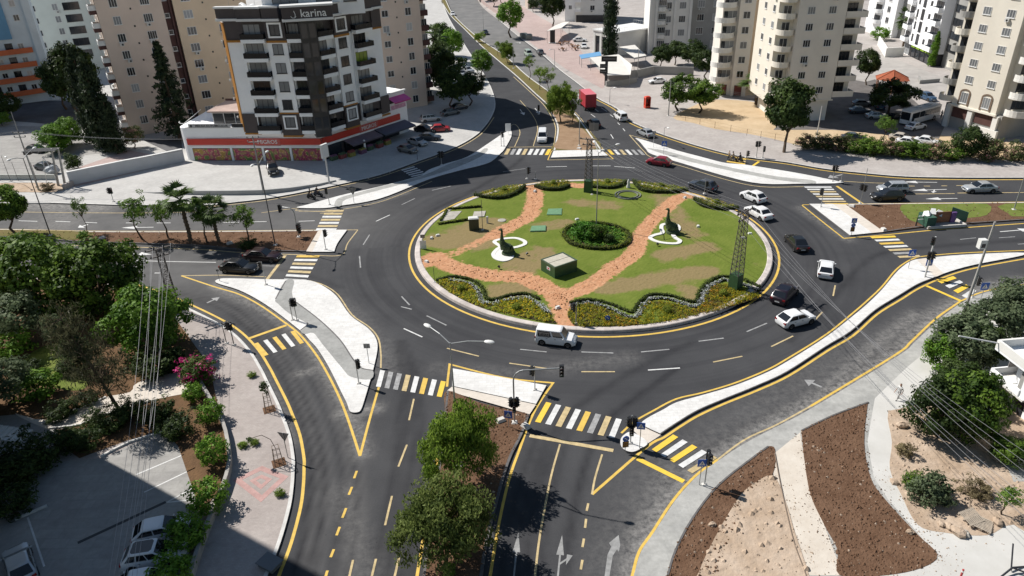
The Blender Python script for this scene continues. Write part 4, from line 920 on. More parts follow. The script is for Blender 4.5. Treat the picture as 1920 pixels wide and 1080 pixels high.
# ---- south-east scrub
for i, (x, y, k, h, w_, l, f) in enumerate([(1757, 818, 'ficus', 6.0, 0.9, 'large dark tree above the pedestrian path, left part', F_DARK), (1800, 812, 'ficus', 6.3, 0.9, 'large dark tree above the pedestrian path, right part', F_FICUS), (1762, 692, 'ficus', 4.0, 0.9, 'yellow-green tree at the left of the roadside thicket', F_BRIGHT), (1800, 690, 'olive', 5.0, 1.3, 'grey-green tree in the middle of the roadside thicket', None), (1850, 655, 'olive', 5.2, 1.3, 'grey-green tree at the back of the roadside thicket', None), (1905, 640, 'olive', 5.4, 1.2, 'grey-green tree at the right edge of the thicket', None), (1828, 690, 'darktree', 4.2, 1.1, 'dark tree behind the house wall', None), (1795, 752, 'darktree', 4.2, 1.2, 'dark tree between the thicket and the large tree', None), (1885, 862, 'ficus', 2.3, 1.4, 'low tree by the wire crossing at the right edge', F_FICUS), (1745, 940, 'olivebush', 2.6, 1.3, 'grey shrub on the rubbly ground', None), (1712, 915, 'scrub', 1.5, 1.2, 'small green shrub left of the grey shrub', F_FICUS), (1878, 965, 'young', 2.8, 1.2, 'small light green sapling beside the pallets', None), (1830, 925, 'drybush', 1.3, 1.6, 'dry straw bush above the pallets', None), (1695, 850, 'drybush', 1.1, 1.4, 'dry brush on the path verge', None), (1890, 600, 'olive', 4.6, 1.2, 'grey-green tree by the road at the right edge', None)]):
    tree((x, y), k, h, w_, l, 'tree' if h > 3.4 else 'shrub', 'tree' if h > 3.4 else 'bush', var=i % 2, fol=f, z=0.08, group='roadside thicket')
# ================================================================== ROUNDABOUT ISLAND
IZ = 0.3
def island_ground():
    step = 0.28; n = int(47.2/step); xs = (np.arange(n+1)-n/2)*step; X, Y = np.meshgrid(xs, xs)
    rad = np.hypot(X, Y); k = np.minimum(1, 23.35/np.maximum(rad, 1e-6)); X = X*k; Y = Y*k
    WX, WY = X+ctr.x, Y+ctr.y
    path = np.zeros(X.shape); dry = np.zeros(X.shape); rg = np.random.default_rng(3)
    def acc(arr, px, w, amp=1.0):
        d = seg_dist(WX, WY, gs(px, 5, z=IZ)); np.maximum(arr, amp*np.clip(1.6-d/w, 0, 1), out=arr)
    acc(path, [(997, 346), (1003, 371), (991, 405), (958, 423), (928, 441)], 1.5)
    acc(path, [(928, 441), (859, 471), (815, 487)], 1.1, 0.75)
    acc(path, [(800, 490), (819, 487), (859, 503), (918, 515), (978, 520), (1017, 537), (1047, 555), (1057, 579), (1067, 602)], 1.7)
    acc(path, [(1047, 556), (1085, 545), (1120, 524), (1150, 502), (1189, 474), (1201, 443), (1221, 415), (1252, 387), (1274, 370), (1300, 366)], 1.35)
    acc(path, [(1062, 346), (1090, 348)], 1.2); acc(path, [(1300, 366), (1345, 372)], 1.6, 0.8); acc(path, [(815, 480), (800, 492)], 1.6)
    for p, w_, a in (([(870, 440), (910, 420)], 2.6, 0.9), ([(830, 450), (890, 455)], 2.4, 0.9), ([(980, 500), (1010, 478)], 2.2, 0.8), ([(940, 545), (975, 540)], 1.8, 0.9), ([(1140, 540), (1220, 525), (1320, 510)], 1.6, 0.9), ([(1250, 480), (1320, 462)], 1.6, 0.8), ([(1240, 370), (1300, 440)], 1.6, 0.6), ([(1010, 425), (1060, 418)], 1.5, 0.6), ([(1290, 545), (1300, 555)], 1.4, 0.8), ([(1080, 380), (1150, 385)], 1.6, 0.6), ([(820, 440), (800, 455)], 1.6, 0.5)):
        acc(dry, p, w_, a)
    Z = np.full(X.shape, IZ)+0.05*np.sin(X*0.35)*np.cos(Y*0.3)-0.04*np.clip(path, 0, 1)+rg.normal(size=X.shape)*0.008*(1+np.clip(path, 0, 1))
    Z[rad >= 23.2] = IZ-0.02
    idx = np.arange((n+1)**2).reshape(n+1, n+1); keep = (rad < 23.7)
    F = np.stack([idx[:-1, :-1], idx[:-1, 1:], idx[1:, 1:], idx[1:, :-1]], -1).reshape(-1, 4)
    kk = keep.ravel(); F = F[kk[F].any(1)]
    me = bpy.data.meshes.new('lawn'); me.from_pydata(np.stack([WX.ravel(), WY.ravel(), Z.ravel()], 1).tolist(), [], F.tolist())
    for nm, a in (('path', path), ('dry', dry)):
        at = me.attributes.new(nm, 'FLOAT', 'POINT'); at.data.foreach_set('value', a.ravel().astype(np.float32))
    m = mat('island_lawn', (0.1, 0.15, 0.03), 0.95, bump=0.5, bscale=9, dist=0.04)
    nt, N, L, b = mnodes(m); g = N.new('ShaderNodeNewGeometry')
    def noise(sc, det=6, ro=0.65):
        q = N.new('ShaderNodeTexNoise'); q.inputs['Scale'].default_value = sc; q.inputs['Detail'].default_value = det; q.inputs['Roughness'].default_value = ro; L.new(g.outputs['Position'], q.inputs['Vector']); return q.outputs[0]
    def rng(v, a, b_, c, d):
        r = N.new('ShaderNodeMapRange'); r.inputs[1].default_value = a; r.inputs[2].default_value = b_; r.inputs[3].default_value = c; r.inputs[4].default_value = d; L.new(v, r.inputs[0]); return r.outputs[0]
    def mx(f, a, b_):
        x = N.new('ShaderNodeMix'); x.data_type = 'RGBA'; L.new(f, x.inputs[0])
        for i, v in ((6, a), (7, b_)):
            if isinstance(v, tuple): x.inputs[i].default_value = (*v, 1)
            else: L.new(v, x.inputs[i])
        return x.outputs[2]
    def mth(op, a, b_):
        q = N.new('ShaderNodeMath'); q.operation = op
        for i, v in enumerate((a, b_)):
            if isinstance(v, (int, float)): q.inputs[i].default_value = v
            else: L.new(v, q.inputs[i])
        return q.outputs[0]
    grass = mx(rng(noise(0.35), 0.35, 0.65, 0, 1), (0.11, 0.15, 0.02), (0.165, 0.195, 0.036))
    grass = mx(rng(noise(6, 5, 0.8), 0.3, 0.7, 0, 0.7), grass, (0.095, 0.135, 0.024))
    dryc = mx(rng(noise(3, 6, 0.8), 0.3, 0.7, 0, 1), (0.185, 0.15, 0.065), (0.25, 0.185, 0.095))
    ad = N.new('ShaderNodeAttribute'); ad.attribute_name = 'dry'
    df = rng(mth('ADD', mth('MULTIPLY', ad.outputs['Fac'], 0.55), noise(0.5, 7)), 0.62, 0.85, 0, 1)
    c = mx(df, grass, dryc)
    soilc = mx(rng(noise(1.6, 8, 0.8), 0.3, 0.7, 0, 1), (0.37, 0.165, 0.08), (0.55, 0.32, 0.19))
    ap = N.new('ShaderNodeAttribute'); ap.attribute_name = 'path'
    pf = rng(mth('ADD', ap.outputs['Fac'], mth('MULTIPLY', mth('SUBTRACT', noise(1.3, 7, 0.75), 0.5), 1.7)), 0.60, 0.80, 0, 1)
    c = mx(pf, c, soilc); L.new(c, b.inputs['Base Color'])
    me.materials.append(m); return put('island_lawn', me)
isl = island_ground(); isl['kind'] = 'structure'
# red soil crumbs on the paths
def along(px, wd, n, seed, r1):
    P = gs(px, 5, z=IZ); rr = random.Random(seed); mb = MB()
    for _ in range(n):
        i = rr.randrange(len(P)-1); p = P[i].lerp(P[i+1], rr.random())+Vector((rr.gauss(0, wd), rr.gauss(0, wd), 0)); r = 0.025+r1*rr.random()**4
        vs = [(p.x+r*math.cos(t*1.2566)*rr.uniform(.7, 1.3), p.y+r*math.sin(t*1.2566)*rr.uniform(.7, 1.3), IZ-0.03) for t in range(5)]+[(p.x, p.y, IZ+r*0.8)]
        mb.add(vs, [(t, (t+1) % 5, 5) for t in range(5)])
    o = mb.build('soil_crumbs', SOILR, isl); o['kind'] = 'stuff'
along([(997, 346), (1003, 371), (991, 405), (958, 423), (928, 441)], 0.55, 260, 1, 0.10)
along([(810, 489), (859, 503), (918, 515), (978, 520), (1017, 537), (1047, 555), (1060, 585)], 0.7, 380, 2, 0.11)
along([(1047, 556), (1120, 524), (1189, 474), (1201, 443), (1252, 387), (1290, 367)], 0.5, 360, 3, 0.10)
# broad pale kerb in stones
KW = mat('island_kerb', (0.50, 0.45, 0.42), 0.85, var=0.16, scale=1.2, bump=0.25, bscale=8, objrand=0.08)
nst = 150; kst = None; KRB = bpy.data.objects.new('island_kerb', None); C.objects.link(KRB); KRB['kind'] = 'structure'; KRB.location = ctr
for i in range(nst):
    if kst is None:
        da = 2*math.pi/nst*0.994; mb = MB(); pr = [(23.3, 0.0), (23.3, 0.34), (23.38, 0.38), (23.92, 0.36), (24.0, 0.30), (24.06, 0.0)]; vs = []
        for t in (-da/2, da/2):
            vs += [(r*math.cos(t), r*math.sin(t), z) for r, z in pr]
        k = len(pr); kst = mb.add(vs, [(j, j+1, k+j+1, k+j) for j in range(k-1)]+[tuple(range(k))[::-1], tuple(range(k, 2*k))]).mesh('kerb_stone', KW)
    put('kerb_stone', kst, KRB, rotz=2*math.pi*i/nst)
# --- planted beds
F_HEDGE = foliage('leaf_hedge', (0.045, 0.075, 0.014), (0.13, 0.17, 0.035)); F_LIME = foliage('leaf_lime', (0.12, 0.17, 0.02), (0.26, 0.30, 0.04))
F_MARI = foliage('leaf_marigold', (0.16, 0.20, 0.018), (0.33, 0.33, 0.022), 0.35, (0.68, 0.46, 0.015)); F_ORNG = foliage('leaf_orange', (0.15, 0.15, 0.016), (0.36, 0.24, 0.02), 0.3, (0.62, 0.27, 0.012))
F_SILV = foliage('leaf_silver', (0.42, 0.45, 0.45), (0.66, 0.68, 0.68), 0.2); F_FERN = foliage('leaf_fern', (0.04, 0.12, 0.012), (0.10, 0.25, 0.03))
def hedge(name, px, w_, h, f, label, cat='hedge', seed=1, dens=1.0, size=0.075, n=6, base=True, group=None, parent=None, zz=IZ):
    P = gs(px, n, z=zz); rr = random.Random(seed); cl = []; o = P[0]
    for a, b_ in zip(P[:-1], P[1:]):
        L_ = (b_-a).length; k = max(1, int(L_/0.22))
        for j in range(k):
            q = a.lerp(b_, j/k)-o
            for s in (-1, 0, 1): cl.append((Vector((q.x+rr.uniform(-.3, .3)*w_+s*w_*0.25, q.y+rr.uniform(-.3, .3)*w_, h*rr.uniform(.35, .75))), w_*0.34, (0, 0, 1)))
    me = leaf_mesh('foliage', f, cl, 1200*dens, size, rr)
    if parent: 
        c = put(name, me, parent, o-parent.location); c['kind'] = 'stuff'; return c
    r = thing(name, label, cat, o, 0, group); c = put('foliage', me, r); c['kind'] = 'stuff'
    Q = [p-o for p in P]
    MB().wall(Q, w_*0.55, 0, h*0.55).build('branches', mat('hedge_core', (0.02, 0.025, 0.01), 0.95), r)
    return r
def bed(name, px, f, label, seed, h=0.42, dens=26, size=0.055, f2=None, n2=0.3, cat='flower bed'):
    P = gs(px, 4, True, z=IZ); o = P[0].copy(); rr = random.Random(seed); r = thing(name, label, cat, o)
    Q = [p-o for p in P]
    for q in Q: q.z = 0.035
    MB().poly(Q).build('soil', mat('bed_soil', (0.05, 0.04, 0.02), 0.95, var=0.3, scale=2), r)
    x0, x1 = min(q.x for q in Q), max(q.x for q in Q); y0, y1 = min(q.y for q in Q), max(q.y for q in Q); A = (x1-x0)*(y1-y0); c1 = []; c2 = []
    lob = [(rr.uniform(x0, x1), rr.uniform(y0, y1), rr.uniform(1.0, 2.4)) for _ in range(9)]
    for _ in range(int(A*dens)):
        x, y = rr.uniform(x0, x1), rr.uniform(y0, y1)
        if not inpoly((x, y), Q): continue
        k = max((math.exp(-((x-a)**2+(y-b_)**2)/(d*d)) for a, b_, d in lob), default=0)
        hh = h*rr.uniform(.5, 1.1)
        (c2 if (f2 and rr.random() < n2+0.9*(k-0.5)) else c1).append((Vector((x, y, hh*0.55)), 0.17, (0, 0, 1)))
    for nm, fo, cl in (('foliage', f, c1), ('flowers', f2, c2)):
        if cl: q = put(nm, leaf_mesh(nm, fo, cl, 1200, size, rr, aspect=0.75, up=1.2), r); q['kind'] = 'stuff'
    return r
B1 = [(818, 531), (850, 525), (882, 536), (896, 556), (915, 571), (945, 563), (985, 560), (1010, 574), (1036, 597), (1040, 606), (1003, 600), (960, 592), (915, 581), (880, 568), (850, 553)]
bed('flower_bed', B1, F_MARI, 'left front flower bed of yellow marigolds on the island', 5, f2=F_MARI)
B2 = [(1064, 590), (1080, 572), (1110, 573), (1140, 581), (1160, 592), (1186, 600), (1200, 582), (1215, 568), (1246, 566), (1282, 575), (1306, 580), (1318, 566), (1324, 548), (1345, 534), (1372, 536), (1400, 546), (1424, 556), (1400, 566), (1360, 579), (1300, 595), (1240, 606), (1180, 612), (1110, 614), (1080, 612)]
bed('flower_bed', B2, F_MARI, 'right front flower bed of orange and yellow flowers on the island', 6, f2=F_ORNG, n2=0.35)
hedge('silver_border', [(845, 527), (880, 533), (897, 548), (901, 565), (918, 571), (950, 565), (985, 560), (1008, 570), (1030, 590)], 0.6, 0.42, F_SILV, 'silver-leaved border along the left front flower bed', 'flower border', 11, 1.0, 0.07)
hedge('silver_border', [(1070, 576), (1105, 570), (1135, 577), (1165, 590), (1192, 597), (1204, 578), (1222, 562), (1255, 563), (1290, 574), (1308, 575), (1318, 558), (1330, 540), (1355, 527), (1385, 532), (1425, 547)], 0.6, 0.42, F_SILV, 'silver-leaved border along the right front flower bed', 'flower border', 12, 1.0, 0.07)
hedge('border_hedge', [(818, 527), (850, 520), (884, 526), (904, 541), (911, 560), (925, 563), (955, 555), (985, 552), (1012, 562)], 0.55, 0.45, F_HEDGE, 'dark low hedge behind the left silver border', 'hedge', 13)
hedge('border_hedge', [(1068, 569), (1100, 563), (1140, 570), (1170, 582), (1186, 586), (1197, 570), (1220, 554), (1258, 556), (1300, 567), (1311, 550), (1325, 532), (1352, 520), (1390, 524), (1425, 540)], 0.55, 0.45, F_HEDGE, 'dark low hedge behind the right silver border', 'hedge', 14)
GBK = 'hedged beds at the far side of the island'
for i, (hp, bp, l) in enumerate([([(890, 367), (915, 372), (945, 372), (970, 362), (984, 350)], [(900, 364), (930, 354), (965, 348), (978, 350), (965, 361), (935, 369)], 'left far'), ([(1003, 350), (1022, 356), (1050, 356), (1068, 349)], [(1005, 346), (1030, 340), (1062, 339), (1066, 346), (1045, 352), (1020, 352)], 'second far'), ([(1112, 352), (1140, 354), (1160, 351), (1174, 342)], [(1110, 346), (1112, 339), (1150, 338), (1172, 340), (1158, 347), (1135, 350)], 'third far'), ([(1188, 342), (1205, 358), (1245, 362), (1290, 358)], [(1192, 341), (1230, 345), (1280, 352), (1285, 355), (1245, 358), (1208, 353)], 'fourth far'), ([(1302, 374), (1320, 388), (1355, 393), (1385, 392)], [(1306, 373), (1335, 374), (1365, 383), (1382, 389), (1352, 389), (1322, 384)], 'right far')]):
    bed('flower_bed', bp, F_LIME, f'{l} bed of yellow-green groundcover on the island', 20+i, f2=F_MARI)
    hedge('clipped_hedge', hp, 0.85, 0.8, F_HEDGE, f'clipped hedge in front of the {l} groundcover bed', 'hedge', 30+i, group=GBK)
    c = sum((G(*q, IZ) for q in bp), Vector())/len(bp)
    tree(None, 'bush', 0.8, 1.2, f'small yellow bush in the {l} bed', 'bush', 'bush', fol=F_LIME, loc=c, crown='foliage', trunk='stems')
for (x, y, l) in ((865, 544, 'left front flower bed'), (968, 580, 'left front bed near the soil path'), (1356, 553, 'right front bed below the pylon'), (1251, 585, 'middle of the right front bed')):
    tree(None, 'bush', 0.8, 1.25, f'small yellow bush in the {l}', 'bush', 'bush', fol=F_LIME, loc=G(x, y, IZ+0.1), crown='foliage', trunk='stems')
hedge('clipped_hedge', [(840, 393), (865, 391), (902, 388)], 0.5, 0.5, F_LIME, 'upper thin hedge beside the concrete slabs', 'hedge', 41)
hedge('clipped_hedge', [(822, 421), (850, 417), (880, 412)], 0.5, 0.5, F_LIME, 'lower thin hedge beside the concrete slabs', 'hedge', 42)
hedge('clipped_hedge', [(838, 395), (826, 415)], 0.4, 0.45, F_LIME, 'short hedge joining the two thin hedges by the kerb', 'hedge', 43)
# central round planting
cc = [(1056, 442), (1062, 431), (1082, 423), (1112, 420), (1145, 424), (1170, 433), (1179, 444), (1176, 456), (1158, 465), (1128, 468), (1095, 465), (1070, 457)]
bed('round_bed', [(1062, 442), (1075, 428), (1110, 423), (1150, 427), (1173, 441), (1168, 455), (1130, 463), (1090, 460)], F_FERN, 'round bed of bright green planting in the island centre', 50, 0.4, 16, 0.09, F_BRIGHT)
hedge('round_hedge', cc+[cc[0]], 0.8, 0.7, F_LIME, 'round clipped hedge ring in the island centre', 'hedge', 51, 1.0, 0.08)
tree((1098, 445), 'bush', 2.4, 1.5, 'feathery shrub beside the central lamp post', 'shrub', 'bush', fol=F_FERN, z=IZ, crown='foliage', trunk='stems')
tree((1120, 448), 'bush', 2.2, 1.3, 'dark shrub at the foot of the central lamp post', 'shrub', 'bush', fol=F_FICUS, z=IZ, crown='foliage', trunk='stems')
tree((1142, 455), 'bush', 1.3, 1.2, 'small dark shrub at the right of the round bed', 'shrub', 'bush', fol=F_DARK, z=IZ, crown='foliage', trunk='stems')
# --- slabs, hatches, boxes
def slab(name, px, z, m, label, cat, th=0.12, smooth=False):
    P = gs(px, 4, True, z=IZ) if smooth else gp(px, IZ); o = P[0].copy(); r = thing(name, label, cat, o)
    MB().prism([p-o for p in P], -0.05, z).build('slab', m, r); return r
CONC = mat('weathered_concrete', (0.38, 0.36, 0.32), 0.9, var=0.2, scale=1.5, bump=0.3)
slab('concrete_slab', [(831, 398), (866, 396), (852, 411), (826, 416)], 0.06, CONC, 'left weathered concrete slab between the thin hedges', 'slab')
slab('concrete_slab', [(889, 397), (911, 396), (908, 406), (886, 407)], 0.06, CONC, 'right weathered concrete slab behind the dark cabinet', 'slab')
DKG = mat('green_metal', (0.035, 0.085, 0.035), 0.5, var=0.15, scale=2, metal=0.1); LGG = mat('hatch_green', (0.12, 0.24, 0.13), 0.6, var=0.12, scale=2)
def hatch(px, label):
    r = slab('metal_hatch', px, 0.14, LGG, label, 'hatch'); P = gp(px, IZ); o = P[0]
    MB().prism([(p-o)*0.92+sum(((q-o) for q in P), Vector())/4*0.08 for p in P], 0.14, 0.17).build('lid', LGG, r)
hatch([(1028, 393), (1054, 392), (1053, 404), (1025, 404)], 'upper green metal hatch on the lawn'); hatch([(997, 425), (1024, 424), (1023, 434), (994, 435)], 'lower green metal hatch on the lawn')
r = thing('manhole_cover', 'round white manhole cover on the lawn', 'manhole', G(941, 413, IZ)); MB().lathe([(0, 0.06), (0.5, 0.06), (0.6, 0.03), (0.62, -0.05)], 20).build('cover', CONC, r)
# big green utility housing with a pale two-leaf roof
r = thing('utility_housing', 'dark green box with two pale roof panels on the lawn', 'utility box', G(1048, 508, IZ), R(33))
MB().box(-1.75, 1.75, -1.45, 1.45, -0.1, 1.5).build('wall', DKG, r)
mb = MB(); mb.wall([Vector(p) for p in ((-1.7, -1.4, 0), (1.7, -1.4, 0), (1.7, 1.4, 0), (-1.7, 1.4, 0))], 0.14, 1.4, 1.62, True); mb.build('rim', mat('green_edge', (0.06, 0.10, 0.06), 0.5), r)
RP = mat('roof_panel', (0.45, 0.42, 0.35), 0.85, var=0.12, scale=2)
for s in (-1, 1): MB().box(-1.55, 1.55, min(s*0.05, s*1.28), max(s*0.05, s*1.28), 1.5, 1.57).build('roof_panel', RP, r)
MB().box(-1.76, -1.752, -0.5, 0.2, 0.75, 1.15).build('sign_plate', mat('plate_white', (0.6, 0.6, 0.6), 0.6), r); MB().box(-1.77, -1.762, -0.3, 0.0, 0.85, 1.05).build('sign_emblem', mat('plate_red', (0.5, 0.05, 0.08), 0.6), r)
for y in (-0.9, -0.3, 0.4, 1.0): MB().box(1.752, 1.77, y-0.2, y+0.2, 0.5, 1.1).build('vent', mat('vent_dark', (0.015, 0.03, 0.018), 0.6), r)
# dark cabinet
r = thing('control_cabinet', 'tall dark green cabinet with a white top on the lawn', 'cabinet', G(889, 430, IZ), R(6))
MB().box(-0.7, 0.7, -0.45, 0.45, -0.1, 1.75).build('body', mat('cabinet_dark', (0.035, 0.045, 0.025), 0.5, var=0.1, scale=3), r)
MB().frus((0, 0), (0.75, 0.5), (0.6, 0.35), 1.75, 1.9).build('roof', mat('cabinet_white', (0.62, 0.62, 0.6), 0.6), r)
for x in (-0.33, 0.33): MB().box(x-0.3, x+0.3, -0.465, -0.452, 0.1, 1.6).build('door', MATS['cabinet_dark'], r)
r = thing('service_pillar', 'small white service pillar beside the dark cabinet', 'utility post', G(914, 418, IZ)); MB().box(-0.14, 0.14, -0.1, 0.1, -0.05, 0.95).build('body', MATS['cabinet_white'], r); MB().frus((0, 0), (0.17, 0.13), (0.1, 0.06), 0.95, 1.05).build('cap', MATS['cabinet_white'], r)
# spot lights and small stones
LAMPM = mat('spot_dark', (0.04, 0.04, 0.04), 0.5)
for x, y, l, m in ((988, 479, 'small dark ground spotlight right of the left bird', LAMPM), (936, 504, 'small dark ground spotlight below the left bird', LAMPM), (1233, 461, 'small dark ground spotlight below the right bird', LAMPM), (1309, 425, 'small white ground lamp right of the right bird', MATS['cabinet_white']), (809, 447, 'white ground box near the left kerb', MATS['cabinet_white']), (821, 442, 'tiny white ground box near the left kerb', MATS['cabinet_white']), (1082, 412, 'tiny white ground lamp behind the round bed', MATS['cabinet_white']), (1003, 359, 'white ground box on the left soil path', MATS['cabinet_white']), (1284, 371, 'white ground box at the top of the right soil path', MATS['cabinet_white']), (800, 491, 'white ground box at the left end of the soil path', MATS['cabinet_white']), (1046, 577, 'white ground box on the front soil path', MATS['cabinet_white']), (1406, 439, 'white ground box by the right kerb', MATS['cabinet_white']), (1393, 447, 'white ground box behind the lattice pylon', MATS['cabinet_white'])):
    r = thing('ground_light', l, 'ground light', G(x, y, IZ), rnd.uniform(0, 3)); 
    if m is LAMPM: MB().tube((0, 0, -0.05), (0, 0, 0.2), 0.03, 0.03, 6).build('stake', m, r); MB().tube((-0.12, 0, 0.22), (0.14, 0, 0.38), 0.12, 0.16, 10).build('lamp_head', m, r)
    else: MB().frus((0, 0), (0.3, 0.2), (0.24, 0.15), -0.05, 0.2).build('box', m, r); MB().box(-0.2, 0.2, -0.12, 0.12, 0.2, 0.23).build('lid', m, r)
# oval metal ring border
r = thing('ring_border', 'grey double ring set in the lawn behind the lamp post', 'garden ring', G(1177, 366, IZ))
mb = MB()
for rx in (2.0, 1.55): mb.wall([Vector((rx*math.cos(t*math.pi/20), rx*0.95*math.sin(t*math.pi/20), 0)) for t in range(40)], 0.14, -0.02, 0.16, True)
mb.build('rings', mat('ring_grey', (0.16, 0.17, 0.15), 0.8, var=0.2, scale=2), r)
r = thing('white_ornament', 'small white garden ornament at the far kerb of the island', 'ornament', G(1178, 352, IZ))
MB().lathe([(0, 0), (0.3, 0), (0.32, 0.3), (0.18, 0.7), (0.24, 1.0), (0.12, 1.35), (0.05, 1.5)], 10).build('figure', MATS['cabinet_white'], r, 40)
# --- bird topiaries: grass-clad bird with tall neck on a white pebble outline
F_TOPI = foliage('leaf_topiary', (0.08, 0.125, 0.065), (0.17, 0.23, 0.12)); WST = mat('white_pebbles', (0.66, 0.65, 0.62), 0.9, var=0.15, scale=5, bump=0.6, bscale=9)
def bird(px, label, flip, outline, white):
    o = G(px[0], px[1], IZ); r = thing('bird_topiary', label, 'topiary sculpture', o)
    P = gs(outline, 5, True, z=IZ); Q = [p-o for p in P]
    MB().wall([Vector((q.x, q.y, 0)) for q in Q], 0.55, -0.03, 0.09, True).build('pebble_border', WST, r)
    if white: 
        W = [q-o for q in gs(white, 5, True, z=IZ)]; MB().poly([Vector((q.x, q.y, 0.07)) for q in W]).build('pebble_patch', WST, r)
    body = [(-0.9*flip, 0, 0.25, 0.45), (-0.45*flip, 0, 0.75, 0.85), (0.05*flip, 0, 1.0, 0.8), (0.35*flip, 0, 1.5, 0.52), (0.42*flip, 0, 2.1, 0.32), (0.42*flip, 0, 2.8, 0.2), (0.38*flip, 0, 3.3, 0.16), (0.5*flip, 0, 3.55, 0.2), (0.75*flip, 0, 3.52, 0.12)]
    mb = MB(); rr = random.Random(9); cl = []
    for a, b_ in zip(body[:-1], body[1:]):
        mb.tube(a[:3], b_[:3], a[3]*0.85, b_[3]*0.85, 10)
        for k in range(7):
            t = rr.random(); q = Vector(a[:3]).lerp(Vector(b_[:3]), t); rad = a[3]+(b_[3]-a[3])*t; cl.append((q, rad*0.95, (0, 0, 0.3)))
    mb.build('frame', mat('topiary_core', (0.07, 0.095, 0.05), 0.95), r, 60)
    put('foliage', leaf_mesh('foliage', F_TOPI, cl, 2400, 0.055, rr), r)['kind'] = 'stuff'
    mb = MB(); mb.lathe([(0, 0.02), (0.95, 0.02), (0.9, 0.3), (0.5, 0.6)], 14, (-0.4*flip, 0, 0)); mb.build('base', MATS['topiary_core'], r)
    MB().tube((0.75*flip, 0, 3.52), (1.05*flip, 0, 3.45), 0.06, 0.01, 6).build('beak', mat('beak', (0.3, 0.2, 0.05), 0.6), r)
bird((948, 476), 'left swan-shaped topiary on a white pebble shape', -1, [(927, 454), (940, 449), (965, 447), (982, 452), (984, 458), (972, 463), (958, 466), (950, 470), (960, 480), (955, 486), (943, 489), (930, 485), (925, 477), (932, 468), (938, 463)], [(932, 470), (940, 466), (952, 474), (958, 482), (952, 487), (940, 489), (929, 484), (925, 477)])
bird((1256, 436), 'right swan-shaped topiary on a white pebble shape', -1, [(1242, 422), (1255, 420), (1270, 423), (1272, 431), (1262, 438), (1266, 446), (1275, 452), (1268, 457), (1245, 456), (1228, 452), (1219, 446), (1228, 441), (1242, 437), (1240, 429)], None)
# ================================================================== BUILDINGS
GLASS = mat('window_glass', (0.02, 0.024, 0.03), 0.08, spec=0.6, objrand=0.5)
GLASS2 = mat('window_glass_curtain', (0.20, 0.21, 0.22), 0.25, spec=0.5, objrand=0.45)
SHUT = mat('roller_shutter', (0.42, 0.41, 0.40), 0.6, objrand=0.2)
FRW = mat('white_frame', (0.66, 0.66, 0.65), 0.5); FRD = mat('dark_frame', (0.03, 0.03, 0.035), 0.4)
GREENGL = mat('green_curtain_glass', (0.22, 0.30, 0.03), 0.3)
W_WHITE = mat('white_render', (0.85, 0.855, 0.86), 0.85, var=0.05, scale=0.3, bump=0.1, bscale=6, detail=7)
W_BROWN = mat('brown_cladding', (0.055, 0.044, 0.045), 0.6, var=0.15, scale=0.8)
W_ORNG = mat('orange_trim', (0.36, 0.155, 0.02), 0.7, var=0.1, scale=1)
W_DARK = mat('charcoal_cladding', (0.022, 0.023, 0.027), 0.4, var=0.2, scale=0.7)
W_TAN = mat('tan_render', (0.62, 0.51, 0.43), 0.9, var=0.07, scale=0.25, bump=0.1, bscale=5, detail=8)
W_TAN2 = mat('yellow_tan_render', (0.64, 0.51, 0.37), 0.9, var=0.07, scale=0.25, bump=0.1, bscale=5, detail=8)
W_MAROON = mat('maroon_render', (0.10, 0.055, 0.05), 0.85, var=0.15, scale=0.6)
W_BEIGE = mat('beige_render', (0.67, 0.635, 0.58), 0.9, var=0.08, scale=0.22, bump=0.1, bscale=5, detail=8)
W_CREAM = mat('cream_render', (0.69, 0.645, 0.56), 0.9, var=0.06, scale=0.22, detail=8)
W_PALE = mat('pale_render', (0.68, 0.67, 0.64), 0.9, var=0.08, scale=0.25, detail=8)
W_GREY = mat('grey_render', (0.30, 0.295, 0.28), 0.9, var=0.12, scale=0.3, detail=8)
W_SAGE = mat('sage_render', (0.56, 0.60, 0.57), 0.9, var=0.06, scale=0.3)
W_BLUE = mat('blue_render', (0.12, 0.28, 0.45), 0.8, var=0.08, scale=0.3)
W_LBLUE = mat('light_blue_render', (0.52, 0.60, 0.66), 0.8, var=0.08, scale=0.3)
W_BANDO = mat('orange_band', (0.50, 0.13, 0.05), 0.8, var=0.1, scale=0.5)
W_ROOF = mat('flat_roof', (0.40, 0.37, 0.34), 0.95, var=0.2, scale=0.4)
RAILG = mat('smoked_glass_rail', (0.008, 0.009, 0.012), 0.25, spec=0.3)
RED = mat('sign_red', (0.52, 0.035, 0.02), 0.45, var=0.06, scale=0.4)
WHITEL = mat('letter_white', (0.75, 0.75, 0.74), 0.5)
METAL = mat('grey_metal', (0.33, 0.33, 0.33), 0.5, metal=0.4, var=0.1, scale=3); BLK = mat('black_plastic', (0.012, 0.012, 0.013), 0.45)
ACW = mat('aircon_white', (0.55, 0.55, 0.53), 0.6)
WMESH = {}
